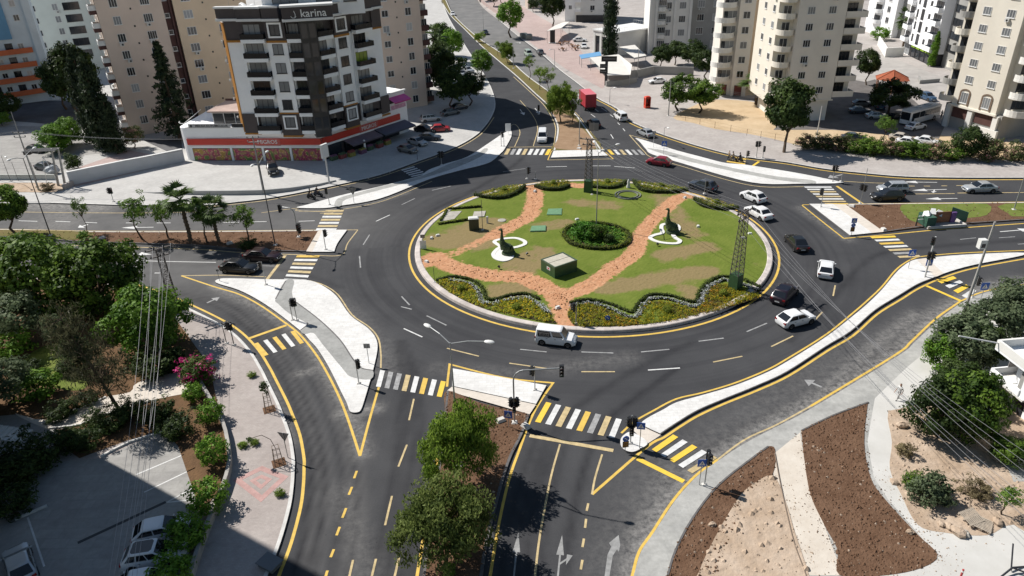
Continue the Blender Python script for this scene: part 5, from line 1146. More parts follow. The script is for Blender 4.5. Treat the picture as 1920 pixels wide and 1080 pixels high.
def win_mesh(w_, h, mull, fm, bars=0):
    k = (w_, h, mull, fm.name, bars)
    if k not in WMESH:
        t = 0.07; mb = MB(); x0, x1 = -w_/2, w_/2; z0, z1 = -h/2, h/2
        mb.box(x0, x0+t, -0.07, 0.02, z0, z1); mb.box(x1-t, x1, -0.07, 0.02, z0, z1); mb.box(x0+t, x1-t, -0.07, 0.02, z1-t, z1); mb.box(x0+t, x1-t, -0.07, 0.02, z0, z0+t)
        for i in range(1, mull): q = x0+w_*i/mull; mb.box(q-0.03, q+0.03, -0.06, 0.02, z0+t, z1-t)
        mb.box(x0-0.08, x1+0.08, -0.14, 0.02, z0-0.08, z0-0.002)
        WMESH[k] = (mb.mesh('window', fm), MB().box(x0+t, x1-t, -0.02, 0.02, z0+t, z1-t).mesh('pane', GLASS))
    return WMESH[k]
def paned(me, m):
    k = (me.name, m.name, 'p')
    if k not in RC: q = me.copy(); q.materials.clear(); q.materials.append(m); RC[k] = q
    return RC[k]
class Bld:
    def __init__(s, name, label, P, ang, cat='building'):
        s.r = thing(name, label, cat, (P[0], P[1], 0), R(ang)); s.rr = random.Random(len(label)*7+len(name)); s.faces = {'f': (Vector((0, 0, 0)), 0.0)}
    def part(s, name, mb, m, smooth=None): return mb.build(name, m, s.r, smooth)
    def wall(s, x0, x1, y0, y1, z0, z1, m, name='wall'): return s.part(name, MB().box(x0, x1, y0, y1, z0, z1), m)
    def face(s, k, o, ang): s.faces[k] = (Vector((*o, 0)), R(ang))
    def at(s, f, u, z, out=0.0):
        o, a = s.faces[f]; return o+Vector((math.cos(a)*u+math.sin(a)*out, math.sin(a)*u-math.cos(a)*out, z)), a
    def place(s, name, me, f, u, z, out=0.0, parent=None, kind=None):
        p, a = s.at(f, u, z, out); return put(name, me, parent or s.r, p, a, kind)
    def win(s, f, u, z, w_=1.5, h=1.35, mull=2, fm=None, pane=None, out=0.0, shut=0.12, curt=0.4):
        a, b = win_mesh(w_, h, mull, fm or FRW); o = s.place('window', a, f, u, z, out)
        if pane is None:
            t = s.rr.random(); pane = SHUT if t < shut else (GLASS2 if t < shut+curt else GLASS)
        put('pane', paned(b, pane), o); return o
    def grid(s, f, us, zs, **k):
        for u in us:
            for z in zs:
                s.win(f, u, z, **k)
                if s.rr.random() < 0.16: s.ac(f, u+s.rr.choice((-0.3, 0.35)), z-k.get('h', 1.4)/2-0.42, k.get('out', 0.0))
    def door(s, f, u, z, w_, h, m=None, mull=2, fm=None, out=0.0): return s.win(f, u, z+h/2, w_, h, mull, fm or FRD, m or GLASS, out)
    def bal(s, f, u, z, w_, d, h=0.95, m=None, rail=None, out=0.0, rnd_=False, slab=0.18, fascia=0.0, rgap=0.0, bars=False):
        m = m or W_WHITE; mb = MB(); n = 12
        if rnd_: P = [Vector((w_/2*math.cos(math.pi+math.pi*i/n), d*math.sin(math.pi+math.pi*i/n), 0)) for i in range(n+1)]
        else: P = [Vector((-w_/2, 0, 0)), Vector((-w_/2, -d, 0)), Vector((w_/2, -d, 0)), Vector((w_/2, 0, 0))]
        key = ('bal', w_, d, h, m.name, rail.name if rail else '', rnd_, slab, fascia, bars)
        if key not in WMESH:
            mb.prism(P, -slab-fascia, 0); mb.poly([Vector((p.x, p.y, -slab-fascia)) for p in P][::-1])
            rb = MB()
            if bars:
                rb.wall([p*0.98 for p in P], 0.06, h-0.06, h); L_ = sum((P[i+1]-P[i]).length for i in range(len(P)-1)); 
                for a, b in zip(P[:-1], P[1:]):
                    for i in range(max(1, int((b-a).length/0.18))): q = a.lerp(b, i/max(1, int((b-a).length/0.18)))*0.98; rb.box(q.x-0.015, q.x+0.015, q.y-0.015, q.y+0.015, 0, h)
            else: rb.wall([p*0.97 for p in P], 0.1, 0.0 if not rail else 0.06, h)
            WMESH[key] = (mb.mesh('balcony', m), rb.mesh('railing', rail or m))
        a, b = WMESH[key]; o = s.place('balcony', a, f, u, z, out); put('railing', b, o); return o
    def ac(s, f, u, z, out=0.0):
        if 'ac' not in WMESH:
            mb = MB().box(-0.4, 0.4, -0.42, -0.08, -0.28, 0.28); WMESH['ac'] = (mb.mesh('air_conditioner', ACW), MB().lathe([(0.0, 0), (0.2, 0), (0.2, 0.02)], 12, (0.08, -0.425, 0), 'y').mesh('fan', BLK))
        o = s.place('air_conditioner', WMESH['ac'][0], f, u, z, out); put('fan', WMESH['ac'][1], o)
def rail_line(P, h, m, step=1.2, r=0.025, bars=0):
    mb = MB(); 
    for a, b in zip(P[:-1], P[1:]):
        mb.tube(a+Vector((0, 0, h)), b+Vector((0, 0, h)), r, r, 6); n = max(1, int((b-a).length/step))
        for i in range(n+1): q = a.lerp(b, i/n); mb.tube(q, q+Vector((0, 0, h)), r, r, 5)
    return mb

# ---------------- white and brown apartment block with the shop podium
M0 = Vector((-33.5, 130.0, 0)); AA, AB = -5.6, 50.4; LA, LB = 15.4, 16.3
K = Bld('apartment_block', 'white and dark brown apartment block over a supermarket podium with red band', M0, 0)
ua = Vector((math.cos(R(AA)), math.sin(R(AA)), 0)); ub = Vector((math.cos(R(AB)), math.sin(R(AB)), 0)); na = Vector((-ua.y, ua.x, 0)); nb_ = Vector((-ub.y, ub.x, 0))
K.face('a', tuple((-ua*LA).xy), AA); K.face('b', (0, 0), AB)
pA = -ua*LA; pC = ub*LB; D = 16
foot = [pA+ua*0.9, Vector((0, 0, 0)), pC, pC+nb_*13, pA+na*D, pA+na*0.9-ua*0.0]
K.part('wall', MB().prism(foot, 5.5, 24.9), W_WHITE)
K.part('roof', MB().prism([p+Vector((0, 0, 0)) for p in foot], 24.9, 25.0), W_ROOF)
# chamfered orange corner fin with lights
fin = K.part('corner_fin', MB().prism([pA+ua*0.9-na*0.02, pA+na*0.9, pA+na*0.95-ua*0.12, pA+ua*0.8-na*0.12], 5.6, 24.6), W_ORNG)
for i in range(5): MB().cbox((0, 0, 0), (0.25, 0.25, 0.35)).build('lamp', FRW, fin, loc=pA+ua*0.15+na*0.15+Vector((-0.15, -0.25, 8.4+3.3*i)))
ZF = [7.6+3.16*k for k in range(6)]
def panel(f, u0, u1, z0, z1, d, m, name='cladding', d0=0.0):
    K.place(name, MB().box(u0, u1, -d, -d0, z0, z1).mesh(name, m), f, 0, 0)
# brown storeys
panel('a', 1.0, 4.0, 5.5, 9.0, 0.25, W_BROWN); panel('a', 0.9, 8.2, 21.75, 24.9, 0.06, W_BROWN); panel('a', 11.9, LA+0.02, 21.75, 24.9, 0.06, W_BROWN)
panel('a', 4.0, 8.2, 5.5, 8.9, 0.05, W_BROWN); panel('a', 11.9, 15.3, 5.5, 8.9, 0.05, W_BROWN)
panel('b', 0.1, 4.9, 5.6, 8.9, 0.05, W_BROWN); panel('b', 8.2, LB-0.1, 5.6, 8.9, 0.05, W_BROWN); panel('b', 0.0, 4.9, 21.75, 24.9, 0.06, W_BROWN); panel('b', 8.2, LB+0.02, 21.75, 24.9, 0.06, W_BROWN)
panel('b', 14.2, LB+0.1, 5.8, 9.0, 0.3, W_BROWN); panel('b', 14.2, LB+0.1, 21.6, 24.9, 0.3, W_BROWN)
for f, u0, u1 in (('a', 0.9, 4.0), ('b', 14.1, LB+0.12)): panel(f, u0, u1, 5.2, 5.5, 0.3, W_ORNG); panel(f, u0, u1, 21.4, 21.75, 0.3, W_ORNG)
# window bays
for f, u0, u1 in (('a', 8.3, 11.8), ('b', 4.95, 8.15)):
    panel(f, u0, u1, 9.1, 21.7, 0.8, W_WHITE, 'bay'); panel(f, u0, u1, 5.2, 9.1, 0.86, W_BROWN, 'bay'); panel(f, u0, u1, 21.7, 24.95, 0.86, W_BROWN, 'bay')
    panel(f, u0-0.02, u1+0.02, 4.9, 5.2, 0.9, W_ORNG, 'trim'); panel(f, u0-0.02, u1+0.02, 21.35, 21.7, 0.9, W_ORNG, 'trim'); panel(f, u0-0.02, u1+0.02, 9.1, 9.35, 0.84, W_ORNG, 'trim')
    for k, z in enumerate(ZF):
        u = (u0+u1)/2
        if k in (0, 5):
            K.win(f, u, z, 1.7, 1.75, 2, FRD, None, 0.9, 0, 0.5)
            mb = MB(); w_, h = 2.5, 2.5; mb.box(-w_/2, w_/2, -0.14, 0, h/2-0.3, h/2); mb.box(-w_/2, w_/2, -0.14, 0, -h/2, -h/2+0.3); mb.box(-w_/2, -w_/2+0.3, -0.14, 0, -h/2+0.3, h/2-0.3); mb.box(w_/2-0.3, w_/2, -0.14, 0, -h/2+0.3, h/2-0.3)
            K.place('window_surround', mb.mesh('window_surround', W_WHITE), f, u, z, 0.86)
        else: K.win(f, u, z, 1.8, 1.75, 2, FRD, None, 0.8, 0, 0.5)
# balcony stacks
for f, u, w_, kk in (('a', 6.0, 4.2, 6), ('a', 13.4, 2.6, 6), ('b', 2.7, 3.2, 6), ('b', 11.3, 3.9, 6)):
    for k, z in enumerate(ZF):
        zb = z-1.42
        K.door(f, u-0.3, zb, w_*0.72, 2.35, GREENGL if (f == 'b' and u > 9 and k == 3) else (GLASS if K.rr.random() < 0.6 else GLASS2), 3, FRD, 0.06)
        K.bal(f, u, zb, w_, 1.35, 0.9, W_WHITE, RAILG, 0.0, slab=0.15, fascia=0.45)
    panel(f, u-w_/2-0.14, u-w_/2-0.02, 5.6, 21.7, 0.5, W_WHITE, 'side_fin')
# dark stair tower at the fold
mid = R((AA+AB)/2); Mt = Matrix.Translation(Vector((math.sin(mid)*0.15, -math.cos(mid)*0.15, 0))) @ Matrix.Rotation(mid, 4, 'Z')
K.part('stair_tower', MB().box(-1.4, 1.4, -1.1, 1.0, 5.0, 24.95, Mt), W_DARK)
for k in range(6): 
    for x in (-0.68, 0.68): K.part('stair_window', MB().box(x-0.5, x+0.5, -1.12, -1.09, 6.3+3.16*k, 8.6+3.16*k, Mt), GLASS)
# stepped parapet: dark band between white cornices
def par(f, u0, u1, d, zt=26.9):
    K.place('parapet', MB().box(u0, u1, -d, 0.5, 24.95, zt).mesh('parapet', W_BROWN), f, 0, 0)
    o = K.place('cornice', MB().box(u0-0.15, u1+0.15, -d-0.25, 0.65, zt, zt+0.3).mesh('cornice', FRW), f, 0, 0)
    K.place('cornice', MB().box(u0-0.1, u1+0.1, -d-0.3, -d+0.02, 24.9, 25.3).mesh('cornice', FRW), f, 0, 0)
par('a', -0.1, 3.4, 0.2); par('a', 3.8, 8.0, 0.9); par('a', 8.3, 11.2, 1.2, 27.0); par('b', 1.5, 4.4, 1.0, 27.0); par('b', 4.7, 8.2, 1.2); par('b', 8.5, 13.6, 1.3); par('b', 14.0, LB+0.3, 0.6)
Mt2 = Matrix.Rotation(R(12), 4, 'Z')
K.part('parapet', MB().box(-3.6, 4.6, -1.9, 0.2, 24.96, 27.2, Mt2), W_BROWN)
K.part('cornice', MB().box(-3.8, 4.8, -2.15, 0.3, 27.2, 27.5, Mt2), FRW); K.part('cornice', MB().box(-3.7, 4.7, -2.15, -1.88, 24.95, 25.35, Mt2), FRW)
lt = text_mesh('karina', 1.75, 0.08, WHITEL, 'letters', 0.012); o = put('letters', lt, K.r); o.matrix_local = Mt2 @ Matrix.Translation((1.5, -1.96, 26.1)) @ Matrix.Rotation(R(90), 4, 'X')
mb = MB(); sw = [Vector((-1.55+0.1*math.sin(t), -1.94, 25.6+0.25*t)) for t in (0, 1, 2, 3, 4)]; mb.path([Mt2 @ p for p in sw], 0.06, 6); mb.path([Mt2 @ p for p in (Vector((-2.2, -1.94, 25.8)), Vector((-2.0, -1.94, 25.5)), Vector((-1.6, -1.94, 25.5)), Vector((-1.35, -1.94, 25.75)))], 0.05, 6); K.part('emblem', mb, WHITEL)
# penthouse and roof gear
Mp = Matrix.Translation((1.0, 5.2, 0)) @ Matrix.Rotation(R(16), 4, 'Z')
K.part('penthouse', MB().box(-9, 8, -2.2, 5, 25, 31, Mp), W_WHITE)
for x, w_ in ((-5.2, 4.2), (1.2, 2.6), (5.6, 2.2)):
    a, b = win_mesh(w_, 2.2, 3 if w_ > 3 else 2, FRD); o = put('window', a, K.r); o.matrix_local = Mp @ Matrix.Translation((x, -2.22, 28.2)); put('pane', paned(b, GLASS2), o)
for x, y in ((-13.5, 5.5), (-12.2, 6.6), (-11.6, 4.8), (-13.0, 8.2), (-10.8, 7.2)):
    o = MB().lathe([(0, 0), (0.55, 0), (0.58, 0.6), (0.5, 1.1), (0.12, 1.3), (0, 1.3)], 12).build('water_tank', FRW, K.r, 40, loc=(x, y, 25.3+K.rr.random()*0.6))
for x, y in ((-14.0, 3.6), (-11.8, 3.4), (-9.6, 3.6)):
    q = K.part('solar_panel', MB().box(-0.9, 0.9, -0.7, 0.7, -0.03, 0.03), GLASS); q.location = (x, y, 26.2); q.rotation_euler = (R(35), 0, 0)
for x in (-14.5, -10, -6, 6, 9): K.part('antenna', MB().tube((x, 6, 25), (x, 6, 29), 0.03, 0.02, 5), METAL)
# podium
Pd = Bld('shop_podium', 'white supermarket podium with a red sign band and fruit poster windows', (-34.2, 130.2), 0)
P0 = Vector((-26.8, 2.7, 0)); P2 = Vector((13.9, 17.8, 0)); aP = math.degrees(math.atan2(-2.7, 26.8)); bP = math.degrees(math.atan2(17.8, 13.9))
Pd.face('a', (P0.x, P0.y), aP); Pd.face('b', (0, 0), bP); LPa, LPb = 26.93, 22.6
up_, vp_ = Vector((math.cos(R(aP)), math.sin(R(aP)), 0)), Vector((math.cos(R(bP)), math.sin(R(bP)), 0)); nP = Vector((-up_.y, up_.x, 0)); nQ = Vector((-vp_.y, vp_.x, 0))
rc = [P0+up_*1.6+nP*1.6+(-up_*math.cos(t)-nP*math.sin(t))*1.6 for t in (0, 0.4, 0.8, 1.2, math.pi/2)]
Pd.part('wall', MB().prism(rc+[Vector((0, 0, 0)), P2, P2+nQ*14, P0+nP*17], 0, 6.3), W_WHITE)
def pp(f, u0, u1, z0, z1, d0, d1, m, name): return Pd.place(name, MB().box(u0, u1, -d1, -d0, z0, z1).mesh(name, m), f, 0, 0)
pp('a', 1.5, LPa+0.15, 3.2, 4.35, 0.0, 0.3, RED, 'sign_band'); pp('b', 0.2, 20.2, 3.2, 4.35, 0.0, 0.3, RED, 'sign_band')
pp('a', 1.5, LPa+0.1, 2.6, 2.95, 0.0, 0.14, W_WHITE, 'ledge'); pp('b', 0.15, 20.5, 2.75, 3.1, 0.0, 0.2, W_WHITE, 'ledge')
for f, u in (('a', 17.0), ('b', 11.6)):
    a = pp(f, u-2.4, u+2.4, 3.12, 4.45, 0.3, 0.36, mat('sign_red2', (0.5, 0.09, 0.075), 0.45), 'sign_board')
    p, an = Pd.at(f, u, 3.78, 0.40); o = put('letters', text_mesh('MIGROS', 1.05, 0.06, WHITEL, 'letters', 0.0), Pd.r, p); o.rotation_euler = (R(90), 0, an)
def poster_mat(i):
    m = mat(f'poster_{i}', (0.4, 0.2, 0.1), 0.5); nt, N, L, b = mnodes(m); t = N.new('ShaderNodeTexCoord'); mp = N.new('ShaderNodeMapping'); mp.inputs['Location'].default_value = (i*7.3, 0, i*3.1); L.new(t.outputs['Object'], mp.inputs[0])
    v = N.new('ShaderNodeTexVoronoi'); v.inputs['Scale'].default_value = 2.6; L.new(mp.outputs[0], v.inputs['Vector']); n = N.new('ShaderNodeTexNoise'); n.inputs['Scale'].default_value = 0.7; n.inputs['Detail'].default_value = 1; L.new(mp.outputs[0], n.inputs['Vector'])
    r = N.new('ShaderNodeValToRGB'); cr = r.color_ramp; cr.elements[0].color = (0.85, 0.52, 0.12, 1); cr.elements[0].position = 0.36; cr.elements[1].color = (0.25, 0.45, 0.10, 1); cr.elements[1].position = 0.66
    for ps, c in ((0.44, (0.85, 0.50, 0.28)), (0.49, (0.75, 0.16, 0.26)), (0.54, (0.72, 0.09, 0.18)), (0.60, (0.75, 0.55, 0.22))): e = cr.elements.new(ps); e.color = (*c, 1)
    L.new(n.outputs[0], r.inputs[0]); x = N.new('ShaderNodeMix'); x.data_type = 'RGBA'; x.blend_type = 'MULTIPLY'; x.inputs[0].default_value = 0.75; L.new(r.outputs[0], x.inputs[6])
    q = N.new('ShaderNodeMapRange'); q.inputs[1].default_value = 0.0; q.inputs[2].default_value = 0.45; q.inputs[3].default_value = 1.15; q.inputs[4].default_value = 0.25; L.new(v.outputs['Distance'], q.inputs[0]); L.new(q.outputs[0], x.inputs[7]); L.new(x.outputs[2], b.inputs['Base Color']); return m
for i, (u0, u1) in enumerate(((2.1, 9.4), (9.9, 15.5), (16.0, 20.8), (21.3, 26.8))):
    o = pp('a', u0, u1, 0.15, 2.5, 0.0, 0.08, FRD, 'shop_window'); Pd.place('poster', MB().box(u0+0.06, u1-0.06, -0.10, -0.085, 0.2, 2.45).mesh('poster', poster_mat(i)), 'a', 0, 0)
    pp('a', u1+0.05, u1+0.45, 0.0, 2.6, 0.0, 0.2, W_WHITE, 'pier')
for i, (u0, u1) in enumerate(((0.6, 4.6), (5.2, 9.5), (10.0, 14.4), (15, 19.5))): pp('b', u0, u1, 0.1, 2.6, 0.0, 0.08, GLASS, 'shop_window')
pp('b', 0.5, 19.8, 0.0, 2.7, 0.0, 0.04, mat('shop_dark', (0.05, 0.045, 0.05), 0.6), 'shop_front')
AWN = mat('purple_awning', (0.17, 0.14, 0.17), 0.8, var=0.12, scale=0.6); PINK = mat('pink_awning', (0.62, 0.10, 0.34), 0.7, var=0.1, scale=0.6)
def awning(f, u0, u1, z0, z1, d, m, out=0.2):
    vs = [(u0, -out, z1), (u1, -out, z1), (u1, -d, z0), (u0, -d, z0), (u0, -out, z1-0.05), (u1, -out, z1-0.05), (u1, -d, z0-0.05), (u0, -d, z0-0.05), (u0, -d, z0-0.3), (u1, -d, z0-0.3)]
    Pd.place('awning', MB().add(vs, [(3, 2, 1, 0), (4, 5, 6, 7), (0, 1, 5, 4), (1, 2, 6, 5), (3, 0, 4, 7), (7, 6, 9, 8), (8, 9, 2, 3)]).mesh('awning', m), f, 0, 0)
awning('b', 5.0, 12.8, 2.15, 2.75, 2.8, AWN); awning('b', 13.0, 21.5, 2.2, 2.85, 3.2, mat('slate_awning', (0.10, 0.11, 0.15), 0.8, var=0.1, scale=0.6))
Pd.place('post', MB().box(7.9, 8.2, -2.7, -2.4, 0, 2.4).mesh('post', W_WHITE), 'b', 0, 0)
# display stands of goods in front of the shop
gm = [mat('goods_purple', (0.14, 0.06, 0.12), 0.7, var=0.5, scale=4), mat('goods_green', (0.06, 0.10, 0.05), 0.7, var=0.5, scale=4), mat('goods_red', (0.22, 0.05, 0.05), 0.7, var=0.5, scale=4), mat('goods_yellow', (0.25, 0.22, 0.05), 0.7, var=0.4, scale=4)]
for i, (u, d, l) in enumerate(((1.3, 1.4, 'nearest the shop corner'), (2.9, 2.0, 'second from the shop corner'), (4.6, 2.6, 'left of the white awning post'), (7.0, 3.0, 'beside the white awning post'), (9.2, 2.6, 'under the purple awning'), (11.4, 3.0, 'under the awning edge'), (13.6, 2.9, 'under the slate awning'))):
    p, an = Pd.at('b', u, 0, d); w = p+Vector((-34.2, 130.2, PVZ)); t = thing('display_stand', f'shaded display stand of goods {l}', 'display stand', w, an, 'display stands before the shop')
    MB().box(-0.7, 0.7, -0.4, 0.4, 0, 0.75).build('table', gm[(i+1) % 4], t)
    for x in (-0.45, 0, 0.45): MB().frus((x, 0), (0.2, 0.34), (0.17, 0.28), 0.75, 0.98+0.1*(i % 3)).build('tray', gm[i % 4], t)
# upper terrace level, pavilion, glass balustrade, sign
Pd.part('upper_wall', MB().prism([vp_*17.6+nQ*0.2, P2-vp_*0.1+nQ*0.2, P2+nQ*10, vp_*17.6+nQ*10], 6.3, 8.6), W_WHITE); pp('b', 18.0, 22.3, 6.6, 7.6, -0.3, -0.18, GLASS, 'terrace_window')
pp('b', 17.5, 22.5, 8.55, 8.85, -0.35, 0.25, FRW, 'cornice'); awning('b', 17.8, 22.4, 7.2, 7.9, 1.6, PINK, -0.2); pp('b', 18.2, 22.3, 5.4, 6.2, 0.0, 0.05, mat('pink_sign', (0.55, 0.30, 0.42), 0.6, var=0.3, scale=1.5), 'shop_sign')
pp('a', 1.6, 26.9, 6.3, 6.45, -0.3, 0.12, FRW, 'coping')
pp('a', 10.6, 14.9, 6.45, 7.05, -0.12, -0.06, GLASS, 'glass_rail'); pp('a', 10.4, 15.2, 7.05, 7.12, -0.14, -0.04, METAL, 'handrail')
Pd.part('terrace_rail', MB().path([q+Vector((0, 0, 7.15)) for q in rc]+[P0+nP*10+Vector((0, 0, 7.15))], 0.06, 6), FRW)
for i in range(12): pp('a', 10.9+i*0.36, 10.95+i*0.36, 6.45, 7.05, -0.14, -0.1, FRW, 'rail_post')
sb = pp('a', 2.4, 10.4, 6.35, 7.1, 0.05, 0.16, mat('sign_silver', (0.36, 0.36, 0.36), 0.5), 'sign_board')
p, an = Pd.at('a', 6.9, 6.74, 0.175); o = put('letters', text_mesh('MELISA KUYUMCULUK', 0.62, 0.03, FRD, 'letters', 0.008), Pd.r, p); o.rotation_euler = (R(90), 0, an)
Pd.place('emblem', MB().lathe([(0, 0.0), (0.24, 0.0), (0.24, 0.03)], 12, (2.95, -0.18, 6.74), 'y').mesh('emblem', FRD), 'a', 0, 0)
pv = pp('a', 6.2, 14.9, 6.3, 8.7, -9.5, -2.2, W_WHITE, 'pavilion')
for i in range(4): pp('a', 6.4+i*2.13, 8.38+i*2.13, 6.5, 8.45, -2.19, -2.14, GLASS, 'pavilion_glass'); pp('a', 6.3+i*2.13, 6.4+i*2.13, 6.3, 8.6, -2.25, -2.0, FRW, 'mullion')
pp('a', 5.6, 15.1, 8.7, 8.95, -10, -1.6, mat('pavilion_roof', (0.34, 0.26, 0.23), 0.9, var=0.15, scale=0.5), 'pavilion_roof'); pp('a', 5.6, 15.0, 8.95, 9.3, -10, -9.7, W_MAROON, 'parapet')
# long ramp wall left of the podium
def lowwall(name, px, t, h, m, label, z1=None, zb=0.0, n=1, cap=None):
    P = gs(px, n); o = P[0].copy(); r = thing(name, label, 'wall', o); Q = [p-o for p in P]
    hs = h if callable(h) else (lambda i: h)
    MB().wall(Q, t, -0.1, hs).build('wall', m, r)
    if cap: 
        A = [Vector((q.x, q.y, 0)) for q in Q]; MB().wall(A, t+0.12, hs(0)+0.002, lambda i: hs(i)+0.1).build('coping', cap, r)
    return r
lowwall('ramp_wall', [(133, 349), (240, 326), (347, 303)], 0.45, lambda i: 2.5 if i < 2 else 2.2, mat('wall_paint', (0.52, 0.53, 0.55), 0.85, var=0.08, scale=0.5), 'long white-capped ramp wall left of the supermarket', cap=FRW)
lowwall('stub_wall', [(121, 357), (138, 349)], 0.5, 1.0, P_SW, 'low stub wall at the near end of the ramp wall')
hh = [0.05, 0.3, 0.75, 0.85, 0.9, 0.9, 0.75, 0.5, 0.35]
lowwall('retaining_wall', [(247, 360), (290, 363.5), (338, 365.5), (400, 366.5), (450, 366.5), (495, 365.5), (545, 359.5), (600, 349), (630, 341)], 0.3, lambda i: hh[i], mat('grey_concrete_wall', (0.36, 0.36, 0.355), 0.9, var=0.1, scale=0.6), 'low curved retaining wall between forecourt and sidewalk')
lowwall('yard_wall', [(-200, 338), (0, 338), (105, 338)], 0.25, 1.1, mat('yard_wall_paint', (0.50, 0.51, 0.48), 0.9, var=0.12, scale=0.5), 'pale yard wall behind the left verge')

# ---------------- tan tower pair
T = Bld('apartment_tower', 'tan apartment tower with a maroon stair strip left of the white block', (-78.5, 150.4), 30.5)
T.wall(-0.3, 11.6, 0, 15, 0, 37, W_TAN); T.wall(13.6, 28, 0, 15, 0, 37, W_TAN2); T.wall(11.6, 13.6, 0.9, 14, 0, 37, W_MAROON, 'stairwell')
T.wall(12.9, 13.15, 0.3, 0.9, 0, 37, W_MAROON, 'stair_fin')
zs = [3.3+3.27*k for k in range(10)]
T.grid('f', (2.85,), zs, w_=1.45, h=1.6, mull=3, shut=0.1, curt=0.35); T.grid('f', (8.5,), zs, w_=1.7, h=1.6, mull=4, shut=0.1, curt=0.4); T.grid('f', (16.1, 22.5), zs, w_=1.8, h=1.6, mull=3, shut=0.1, curt=0.35)
T.face('s', (11.6, 0.9), 0); T.grid('s', (0.6,), zs, w_=0.9, h=0.9, mull=1, pane=GLASS)
vent = MB().box(-0.16, 0.16, -0.03, 0.02, -0.18, 0.18).mesh('vent', BLK)
for u in (5.7, 19.3, 25.5):
    for z in zs: T.place('vent', vent, 'f', u, z-1.3)
for u, z in ((8.3, zs[6]-1.25), (16.2, zs[4]-1.2), (16.4, zs[3]-1.2)): T.ac('f', u, z)
T.face('l', (-0.3, 15), -90); 
for z in zs: 
    T.bal('l', 13.2, z-1.2, 3.0, 1.3, 1.0, W_MAROON, FRW, fascia=0.5); T.win('l', 13.2, z+0.55, 2.6, 1.6, 3, FRW, GLASS2, 1.15)
T.grid('l', (3.5, 8.5), zs, w_=1.4, h=1.4)
# ---------------- tan tower right of the white block
T = Bld('apartment_tower', 'tan apartment tower behind the right end of the white block', (-19.4, 168.5), 30.5)
T.wall(-14, 1.3, 0, 26, 0, 36, W_TAN); T.wall(1.3, 3.2, 2.2, 24, 0, 36, W_TAN)
zs = [2.1+3.15*k for k in range(10)]; T.grid('f', (-7.0,), zs, w_=1.5, h=1.35, mull=2); T.grid('f', (-1.6,), zs, w_=1.4, h=1.6, mull=2)
for z in zs: T.place('vent', vent, 'f', -4.3, z-1.0); 
T.face('r', (1.3, 2.0), 0)
for z in zs: T.bal('f', 2.4, z-1.2, 2.1, 1.3, 1.0, W_MAROON, out=-2.1); T.win('f', 2.4, z+0.3, 1.7, 1.5, 3, FRW, None, -1.4)
# ---------------- sage block and orange banded tower at the far left
T = Bld('apartment_block', 'sage grey block with a dark brown end behind the cypresses', (-122.5, 225.7), 30)
T.wall(-17, 3, 0, 14, 0, 34, W_SAGE); T.wall(-20.5, -17, 0.6, 13, 0, 34, mat('aubergine_render', (0.035, 0.02, 0.03), 0.8)); T.wall(3, 3.7, -0.4, 14, 0, 34, W_PALE)
zs = [5.0+3.3*k for k in range(9)]; T.grid('f', (-2.4,), zs, w_=4.2, h=2.0, mull=3, fm=FRD, pane=GLASS); T.grid('f', (-6.5,), zs, w_=1.4, h=1.8, mull=2); T.grid('f', (-12.0,), zs, w_=1.3, h=1.6, mull=2, pane=GLASS)
T = Bld('apartment_tower', 'pale blue tower with curved orange balcony bands at the left edge', (-113.9, 187), 28)
T.wall(-32, 0, 0, 15, 0, 40, W_LBLUE); T.wall(-13, -5.4, -0.35, 0, 15.4, 40, W_BLUE, 'blue_panel'); T.wall(-1.3, 0.3, -0.5, 0, 0, 40, W_LBLUE, 'fin')
for k in range(12):
    z = 2.6+3.25*k; u0, u1 = (-30, -2) if k < 4 else (-30, -13.5)
    n = 16; P = [Vector((u0+(u1-u0)*i/n, -2.2*math.sin(math.pi*min(1, (1-i/n)*2.2))**0.7 if False else -(0.3+2.0*math.sin(math.pi*i/n)), 0)) for i in range(n+1)]
    Q = P+[Vector((u1, 0, 0)), Vector((u0, 0, 0))]
    o = T.part('balcony', MB().prism(Q, z-0.25, z), W_PALE); W_ = MB().wall(P, 0.16, z-0.35, z+0.85).build('band', W_BANDO, o)
    for u in np.arange(u0+2.5, u1-1.5, 5.2): T.door('f', u, z, 1.6, 2.1, None, 2); 
    for u in np.arange(u0+5, u1-1.5, 5.2): T.win('f', u, z+1.3, 1.2, 1.2, 2, FRW)
    if k > 4: T.win('f', -3.2, z+1.2, 1.2, 1.4, 2)
# ---------------- beige tower in the middle right
T = Bld('apartment_tower', 'beige tower with triple windows and corner balconies behind the roadside tree', (65.8, 146.0), 0.5)
T.wall(-9.5, -0.3, 0, 14, 4.5, 27, W_BEIGE); T.wall(-10.5, -0.6, 0.6, 13, 0, 4.5, W_PALE, 'ground_storey'); T.wall(-12.6, -9.5, 2.2, 14, 3.8, 27, W_CREAM); T.wall(-0.3, 3.8, 2.4, 14, 4.5, 27, W_BEIGE)
zs = [6.5+3.03*k for k in range(7)]; T.grid('f', (-7.1, -3.05), zs, w_=1.45, h=1.35, mull=3, fm=FRW, shut=0.05, curt=0.2)
T.face('w', (-12.6, 14), -90); T.grid('w', (4.5, 9.5), zs, w_=1.3, h=1.3, mull=2)
BP = mat('balcony_cream', (0.70, 0.66, 0.58), 0.85, var=0.06, scale=0.5)
for k, z in enumerate(zs):
    T.bal('f', -10.9, z-1.35, 3.4, 2.3, 0.85, BP, rnd_=True, out=-2.2); T.door('f', -10.9, z-1.35, 1.6, 2.1, None, 2, FRW, -2.15)
    T.bal('f', 1.9, z-1.35, 4.2, 2.4, 0.95, W_BEIGE, out=-2.4); T.door('f', 1.7, z-1.35, 2.2, 2.2, None, 3, FRD, -2.35)
